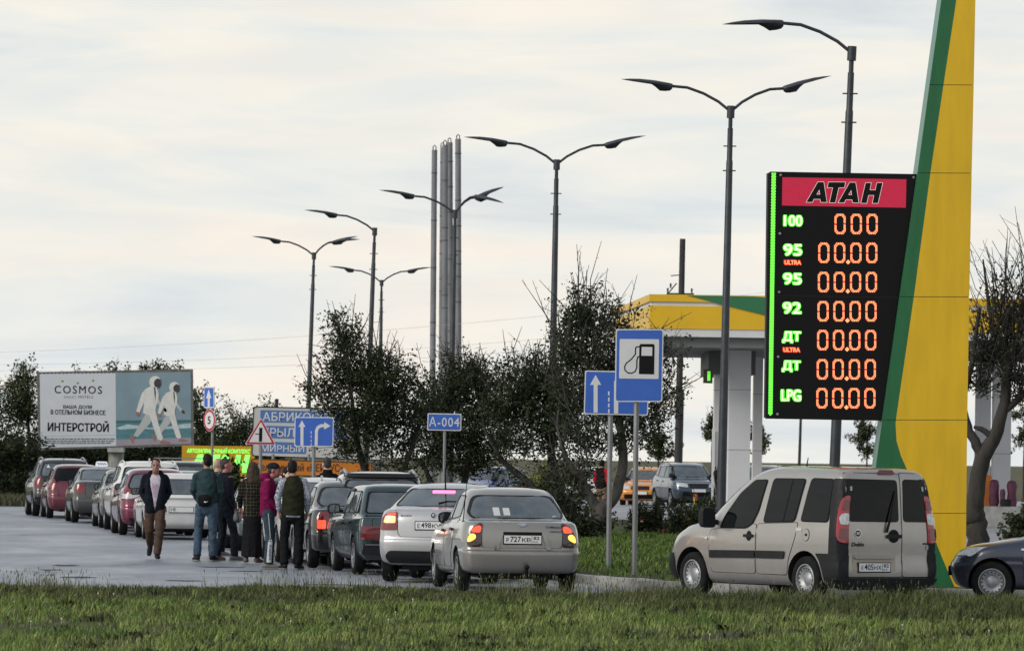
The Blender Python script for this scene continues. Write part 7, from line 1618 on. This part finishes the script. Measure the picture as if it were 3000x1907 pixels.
def shoes(mat, sole=None, lift=None):
    def f(root, V, J, hd):
        for s_ in 'LR':
            a = V['ank'+s_]; d = V.get('toe'+s_); d = d.normalized() if d else Vector((.25 if s_ == 'L' else -.25, -1, 0)).normalized()
            mb = MB(); ellip_tube(mb, [(a+Vector((0, 0, -.035))-d*.055, .042, .045), (a+Vector((0, 0, -.03)), .044, .052), (a+Vector((0, 0, -.048))+d*.10, .049, .037), (a+Vector((0, 0, -.058))+d*.185, .040, .026)], 12); ellip_tube(mb, [(a+Vector((0, 0, -.02)), .046, .046), (a+Vector((0, 0, .02)), .043, .044)], 10)
            sh = fuse(mb, 'shoe', mat, root, .010, 2)
            if sole:
                mb = MB(); pts = []; sd = Vector((-d.y, d.x, 0))
                for t, w_ in ((-.10, .030), (-.07, .042), (0, .046), (.08, .05), (.16, .046), (.212, .026)): pts.append((t, w_))
                ol = [a+d*t+sd*w_ for t, w_ in pts]+[a+d*t-sd*w_ for t, w_ in pts[::-1]]; n = len(ol); V2 = [(q.x, q.y, a.z-.088+d.z*((q-a).dot(d))) for q in ol]+[(q.x, q.y, a.z-.066+d.z*((q-a).dot(d))) for q in ol]
                mb.add(V2, [tuple(range(n)), tuple(reversed(range(n, 2*n)))]+[(i, n+i, n+(i+1) % n, (i+1) % n) for i in range(n)]); mb.build('sole', sole, sh, fix=True)
    return f
def extra(fn): return lambda root, V, J, hd: fn(root, V, J, hd)
solew = pm('sole_pale', (.16, .16, .15), .8); sb_ = pm('shoe_black', (.010, .010, .011), .6, spec=.15); shw = pm('shoe_grey', (.13, .13, .125), .7, var=.2, vs=12)
blk = cloth('black', (.012, .012, .014)); navy = cloth('navy', (.014, .018, .026)); denim = cloth('denim', (.055, .085, .125), .35, 8)
hb_ = hairm('black', (.012, .011, .010)); hbr = hairm('brown', (.05, .036, .024)); hgr = hairm('grizzled', (.05, .047, .045))

# 1 walking man, open jacket over a pale shirt
g = G(452, 1637)
def open_front(root, V, J, hd):
    jk = cloth('night_navy', (.010, .013, .019))
    mb = MB()
    ellip_tube(mb, [((0, .055, .84), .17, .08), ((0, .06, 1.1), .172, .08), ((0, .06, 1.36), .165, .075), ((0, .05, 1.44), .11, .06)], 18, .15, .3)
    for s_, q in (('L', 1), ('R', -1)):
        ellip_tube(mb, [((q*.068, -.055, .80), .098, .075), ((q*.075, -.06, .95), .10, .08), ((q*.10, -.055, 1.12), .080, .08), ((q*.115, -.045, 1.28), .062, .07), ((q*.11, -.01, 1.41), .062, .065), ((q*.085, .02, 1.47), .045, .06)], 14, .15, .3)
        sh, e, a = V['sh'+s_], V['el'+s_], V['ha'+s_]; ball(mb, sh-Vector((sh.x*.08, 0, .02)), .072, .078, .072); ellip_tube(mb, [(sh.lerp(e, .12), .068, .073), (sh.lerp(e, .5), .064, .069), (e, .060, .065), (e.lerp(a, .6), .056, .06), (a, .056, .058)], 12)
        ellip_tube(mb, [((q*.115, -.015, 1.43), .05, .035), ((q*.075, .05, 1.50), .04, .03), ((0, .085, 1.50), .04, .03)], 10)
    fuse(mb, 'jacket', jk, root, .013, 3, .0035)
    mb = MB(); mb.tube([(0, -.148, .86), (0, -.150, .99)], .005, 5); mb.build('zip', M['alloy'], root)
def print_patch(root, V, J, hd):
    mb = MB(); rr = random.Random(5)
    for i in range(12):
        z = 1.06+i*.021; wd = .055*(.4+.6*min(1, i/7)); n = 5
        for j in range(n):
            x0 = -wd+2*wd*j/n
            if rr.random() < .35: continue
            mb.add([(x0, -.1365, z), (x0+2*wd/n*.8, -.1365, z+rr.uniform(-.004, .004)), (x0+2*wd/n*.8, -.1365, z+.012), (x0, -.1365, z+.010)], [(0, 1, 2, 3)])
    mb.build('shirt_print', cloth('print_pink', (.42, .16, .40), .4, 30), root)
person('man walking towards us in an open dark jacket, pale printed shirt and brown cargo trousers', (g.x, g.y, 0), 3, 1.80,
    dict(ankL=(.05, -.22, .09), kneeL=(.085, -.17, .49), ankR=(-.075, .30, .25), kneeR=(-.095, -.03, .50), toeL=Vector((.12, -1, 0)), toeR=Vector((-.1, -.75, -.66)), elL=(.235, .06, 1.14), elR=(-.235, .06, 1.14), haL=(.135, -.01, .97), haR=(-.135, -.01, .97), head=(.005, -.065, 1.60)),
    dict(skin=skin, hair=('crop', hb_), parts=[torso('shirt', cloth('pale_pink', (.50, .46, .52), .06), .90, .17, .125, 1.43, arms=False, cl=.0), trousers(cloth('brown_cargo', (.075, .05, .04), .3), thigh=.092, knee=.078, cuff=.064, waist=(.15, .115)), shoes(sb_), open_front, print_patch,
        extra(lambda root, V, J, hd: [fuse((lambda m: (ellip_tube(m, [((q*.15, -.02, .66), .042, .068), ((q*.15, -.01, .56), .042, .063)], 10), m)[1])(MB()), 'cargo_pocket', _mats['cloth_brown_cargo'], root, .013, 1, .003) for q in (1, -1)])]))
# 2 man seen from behind, teal jacket, waist bag
g = G(603, 1643)
def waist_bag(root, V, J, hd):
    mb = MB(); ellip_tube(mb, [((-.05, .15, .99), .10, .045), ((.09, .15, .985), .10, .045)], 12); ellip_tube(mb, [((.02, .155, 1.04), .115, .05), ((.02, .155, .95), .105, .05)], 14); b = fuse(mb, 'waist_bag', blk, root, .012, 2)
    mb = MB(); pts = rnd([(.02, .965), (.055, .955), (.10, .985), (.055, .967), (.04, .985)], .004); mb.add([(-x+.05, .214, z) for x, z in pts], [tuple(range(len(pts)))]); mb.build('tick_mark', pm('print_white', (.7, .7, .7), .6), b)
    mb = MB(); mb.tube([(-.10, .15, 1.03), (-.16, .13, 1.2), (-.15, .10, 1.38), (-.08, .02, 1.5)], .012, 6); mb.build('bag_strap', blk, b)
person('man seen from behind in a teal jacket and blue jeans with a black waist bag', (g.x, g.y, 0), 178, 1.87,
    dict(ankL=(.14, .05, .09), kneeL=(.135, -.06, .49), ankR=(-.11, -.03, .09), toeL=Vector((.35, -1, 0)), toeR=Vector((-.3, -1, 0)), elL=(.225, .0, 1.15), elR=(-.225, .0, 1.15), haL=(.15, -.15, .98), haR=(-.15, -.15, .98), hyaw=20),
    dict(skin=skin, hair=('short', hb_), parts=[torso('jacket', cloth('teal', (.028, .052, .058), .25), .90, .172, .125, 1.45, sleeve=.058), trousers(denim, thigh=.092, knee=.07, cuff=.068, waist=(.15, .115)), shoes(sb_, solew), waist_bag]))
# 3 man in dark jacket looking right
g = G(657, 1642)
person('man in a dark jacket and dark jeans looking to the right, white trainers', (g.x, g.y, 0), 128, 1.80,
    dict(ankL=(.11, .08, .09), ankR=(-.10, -.14, .09), kneeR=(-.105, -.12, .49), haL=(.21, -.02, .90), haR=(-.21, -.06, .90), hyaw=-28),
    dict(skin=skinr, hair=('crop', hgr), parts=[torso('jacket', navy, .93, .165, .125, 1.45, sleeve=.056, collar=.05, cl=.02), trousers(cloth('dark_jeans', (.016, .020, .026), .3), thigh=.09, knee=.068, cuff=.064, waist=(.15, .115)), shoes(shw, solew)]))
# 3b bald man behind
g = G(634, 1628)
person('bald man mostly hidden behind the man in the dark jacket', (g.x, g.y, 0), 150, 1.80, dict(elL=(.22, .0, 1.13), elR=(-.22, .0, 1.13), haL=(.15, -.12, 1.0), haR=(-.15, -.12, 1.0)), dict(skin=skinp, parts=[torso('jacket', cloth('charcoal', (.03, .03, .033)), .92, .18, .125), trousers(blk), shoes(shw, solew)]))
# 4 woman in plaid shirt
g = G(737, 1649)
def skirt(root, V, J, hd):
    mb = MB(); ellip_tube(mb, [((0, 0, .12), .175, .15), ((0, 0, .35), .17, .145), ((0, 0, .65), .165, .14), ((0, 0, .90), .155, .125)], 20, .1, 1)
    for i in range(9): t = math.pi*2*i/9; ellip_tube(mb, [((.165*math.cos(t), .14*math.sin(t), .12), .025, .025), ((.145*math.cos(t), .12*math.sin(t), .8), .012, .012)], 8, .2, 1)
    fuse(mb, 'long_skirt', blk, root, .014, 3, .0015)
def handbag(root, V, J, hd):
    w_ = V['haL']; mb = MB(); c = w_+Vector((.05, -.02, -.13)); ellip_tube(mb, [(c+Vector((0, -.10, -.06)), .06, .09), (c+Vector((0, .10, -.06)), .06, .09)], 12); ellip_tube(mb, [(c+Vector((0, -.08, .0)), .045, .06), (c+Vector((0, .08, .0)), .045, .06)], 12); b = fuse(mb, 'handbag', pm('bag_grey', (.07, .07, .072), .45, var=.3, vs=9), root, .012, 2, .004)
    for q in (-.03, .03): m2 = MB(); m2.tube([c+Vector((q, -.08, .06)), c+Vector((q, -.06, .2)), c+Vector((q*.5, 0, .28)), c+Vector((q, .06, .2)), c+Vector((q, .08, .06))], .008, 6); m2.build('bag_handle', sb_, b)
plaid = weave('plaid_shirt', (.012, .012, .010), (.085, .078, .055), 17, .12)
person('woman with long brown hair seen from behind, dark plaid shirt and long black skirt', (g.x, g.y, 0), 172, 1.74,
    dict(ankL=(.10, 0, .09), ankR=(-.10, .0, .09), elL=(.22, -.0, 1.13), elR=(-.20, -.02, 1.13), haL=(.24, -.14, .97), haR=(-.14, -.17, 1.0), hyaw=15),
    dict(skin=skinp, hair=('long', hbr), parts=[torso('plaid_shirt', plaid, .80, .165, .125, 1.44, sleeve=.056, flare=1.06), skirt, shoes(pm('shoe_brown', (.13, .075, .055), .7)), handbag]))
# 5 man with cap and magenta hoodie
g = G(784, 1666)
def cap_(root, V, J, hd):
    mb = MB()
    def hb(x, y, z, a, b, c): n0 = len(mb.v); ball(mb, (x, y, z), a, b, c); mb.v[n0:] = [tuple(hd(*p)) for p in mb.v[n0:]]
    hb(0, .018, .060, .088, .106, .075); c = fuse(mb, 'cap', cloth('cap_navy', (.018, .020, .030), .5, 20), root, .009, 2)
    mb = MB(); n0 = 0; pts = [(-.075, -.06), (-.06, -.13), (0, -.18), (.06, -.13), (.075, -.06)]; v = [hd(x, y, .052-.012*(abs(x)/.075)) for x, y in pts]; v2 = [p+Vector((0, 0, .009)) for p in v]; mb.add(v+v2, [tuple(range(5)), tuple(reversed(range(5, 10)))]+[(i, 5+i, 5+(i+1) % 5, (i+1) % 5) for i in range(5)]); mb.build('cap_peak', _mats['cloth_cap_navy'], c, fix=True)
def sidepanel(root, V, J, hd):
    h, k_, a = V['hipR'], V['kneeR'], V['ankR']
    mb = MB(); 
    for (p, q, w0, w1, r0, r1) in ((k_.lerp(a, .12), a+Vector((0, 0, .02)), .034, .040, .080, .074),): 
        V2 = []; n = 8
        for i in range(n+1):
            t = i/n; c = p.lerp(q, t); r_ = r0+(r1-r0)*t; w_ = w0+(w1-w0)*t
            for u in (-1, -.33, .33, 1): ang = u*w_/r_*1.0; V2.append((c.x-r_*math.cos(ang)*1.02, c.y+r_*math.sin(ang)*1.05, c.z))
        mb.add(V2, [(i*4+j, i*4+j+1, i*4+j+5, i*4+j+4) for i in range(n) for j in range(3)])
    o = mb.build('white_side_panel', pm('panel_white', (.52, .54, .55), .8), root)
    m2 = MB(); Vt, Ft, _ = text_mesh('Kappa', .02); c0 = k_.lerp(a, .24); c1 = k_.lerp(a, .86); m2.add([(c0.lerp(c1, p[0]).x-.0865+.003*p[0]*0, c0.y+(.5-p[1])*-.045*-1, c0.lerp(c1, p[0]).z) for p in Vt], Ft); m2.build('panel_lettering', pm('print_blue', (.03, .06, .16), .7), o)
    m3 = MB(); m3.tube([V['hipR']+Vector((-.105, 0, -.02)), V['hipR'].lerp(k_, .5)+Vector((-.098, 0, 0)), k_+Vector((-.079, 0, 0))], .006, 5); m3.build('piping', _mats['panel_white'], root)
    e = MB(); z = k_.lerp(a, .08).z
    for s_ in (-1, 1): ball(e, (k_.x-.079, k_.y+s_*.016, z), .004, .013, .010, 8); ball(e, (k_.x-.079, k_.y+s_*.012, z+.014), .004, .008, .008, 8)
    e.build('seated_pair_emblem', _mats['panel_white'], root)
person('man in profile wearing a dark cap, magenta hoodie and track trousers with white side panel', (g.x, g.y, 0), 92, 1.78,
    dict(ankL=(.07, .0, .09), ankR=(-.08, -.02, .09), toeL=Vector((.05, -1, 0)), toeR=Vector((-.05, -1, 0)), kneeL=(.09, -.03, .49), kneeR=(-.09, -.04, .49), elL=(.20, .03, 1.13), elR=(-.205, .03, 1.13), haL=(.15, -.16, .98), haR=(-.15, -.16, .98), head=(0, -.085, 1.585), hyaw=-8),
    dict(skin=skinr, hair=('crop', hgr), parts=[cap_, torso('hoodie', cloth('magenta', (.15, .010, .055), .3), .86, .158, .14, 1.43, sleeve=.06, hood=True), trousers(cloth('track_blue', (.035, .055, .075), .3), thigh=.09, knee=.072, cuff=.066, waist=(.15, .115)), shoes(shw, solew), sidepanel]))
# 6 man in olive waistcoat
g = G(856, 1668)
check = weave('checked_shirt', (.50, .53, .58), (.06, .075, .12), 44, .36)
person('man seen from behind in an olive waistcoat over a blue checked shirt', (g.x, g.y, 0), 186, 1.80,
    dict(ankL=(.13, .04, .09), kneeL=(.13, -.06, .49), ankR=(-.09, -.02, .09), head=(.012, -.045, 1.605), toeL=Vector((.25, -1, 0)), toeR=Vector((-.5, -1, 0)), elL=(.25, .03, 1.14), elR=(-.24, .03, 1.15), haL=(.215, -.04, .90), haR=(-.225, -.10, .89), fat=1.08, hyaw=-10),
    dict(skin=skin, hair=('short', hb_), parts=[torso('checked_shirt', check, .84, .160, .125, 1.42, sleeve=.056, cuff=.86), torso('waistcoat', cloth('olive', (.022, .024, .014), .3), .87, .172, .138, 1.44, arms=False, collar=.04, cl=.03), trousers(cloth('coal', (.012, .013, .015)), thigh=.094, knee=.075, cuff=.072, waist=(.155, .12)), shoes(sb_, solew)]))
# 7 woman with black hair behind him
g = G(838, 1640)
person('woman with black fringe, only her face showing beside the olive waistcoat', (g.x, g.y, 0), 20, 1.66, dict(hyaw=15), dict(skin=pm('skin_fair', (.55, .40, .34), .5), hair=('bob', hb_), parts=[torso('coat', blk, .8, .17, .12, collar=.06, cl=.02), trousers(blk), shoes(sb_)]))
# 8 man beyond the black car
g = G(955, 1627)
person('man in a black coat seen from behind beyond the black saloon', (g.x, g.y, 0), 215, 1.84, dict(hyaw=-15), dict(skin=skinp, hair=('crop', hgr), parts=[torso('coat', blk, .8, .175, .125, 1.45, collar=.07, cl=.02), trousers(blk), shoes(sb_)]))
# 9 person at the station in a red and black jacket
q = P(1762, 1500, 172)
person('person in a red sleeved black jacket standing among the trees by the forecourt', (q.x, q.y, .05), 150, 1.80, dict(haL=(.22, -.1, .92), haR=(-.22, -.1, .92)), dict(skin=skin, hair=('short', hb_), parts=[torso('sleeves', cloth('scarlet', (.42, .012, .03)), .92, .175, .12, 1.43, sleeve=.072), torso('body_warmer', blk, .88, .19, .14, 1.45, arms=False), trousers(cloth('sand', (.22, .16, .11))), shoes(sb_)]))
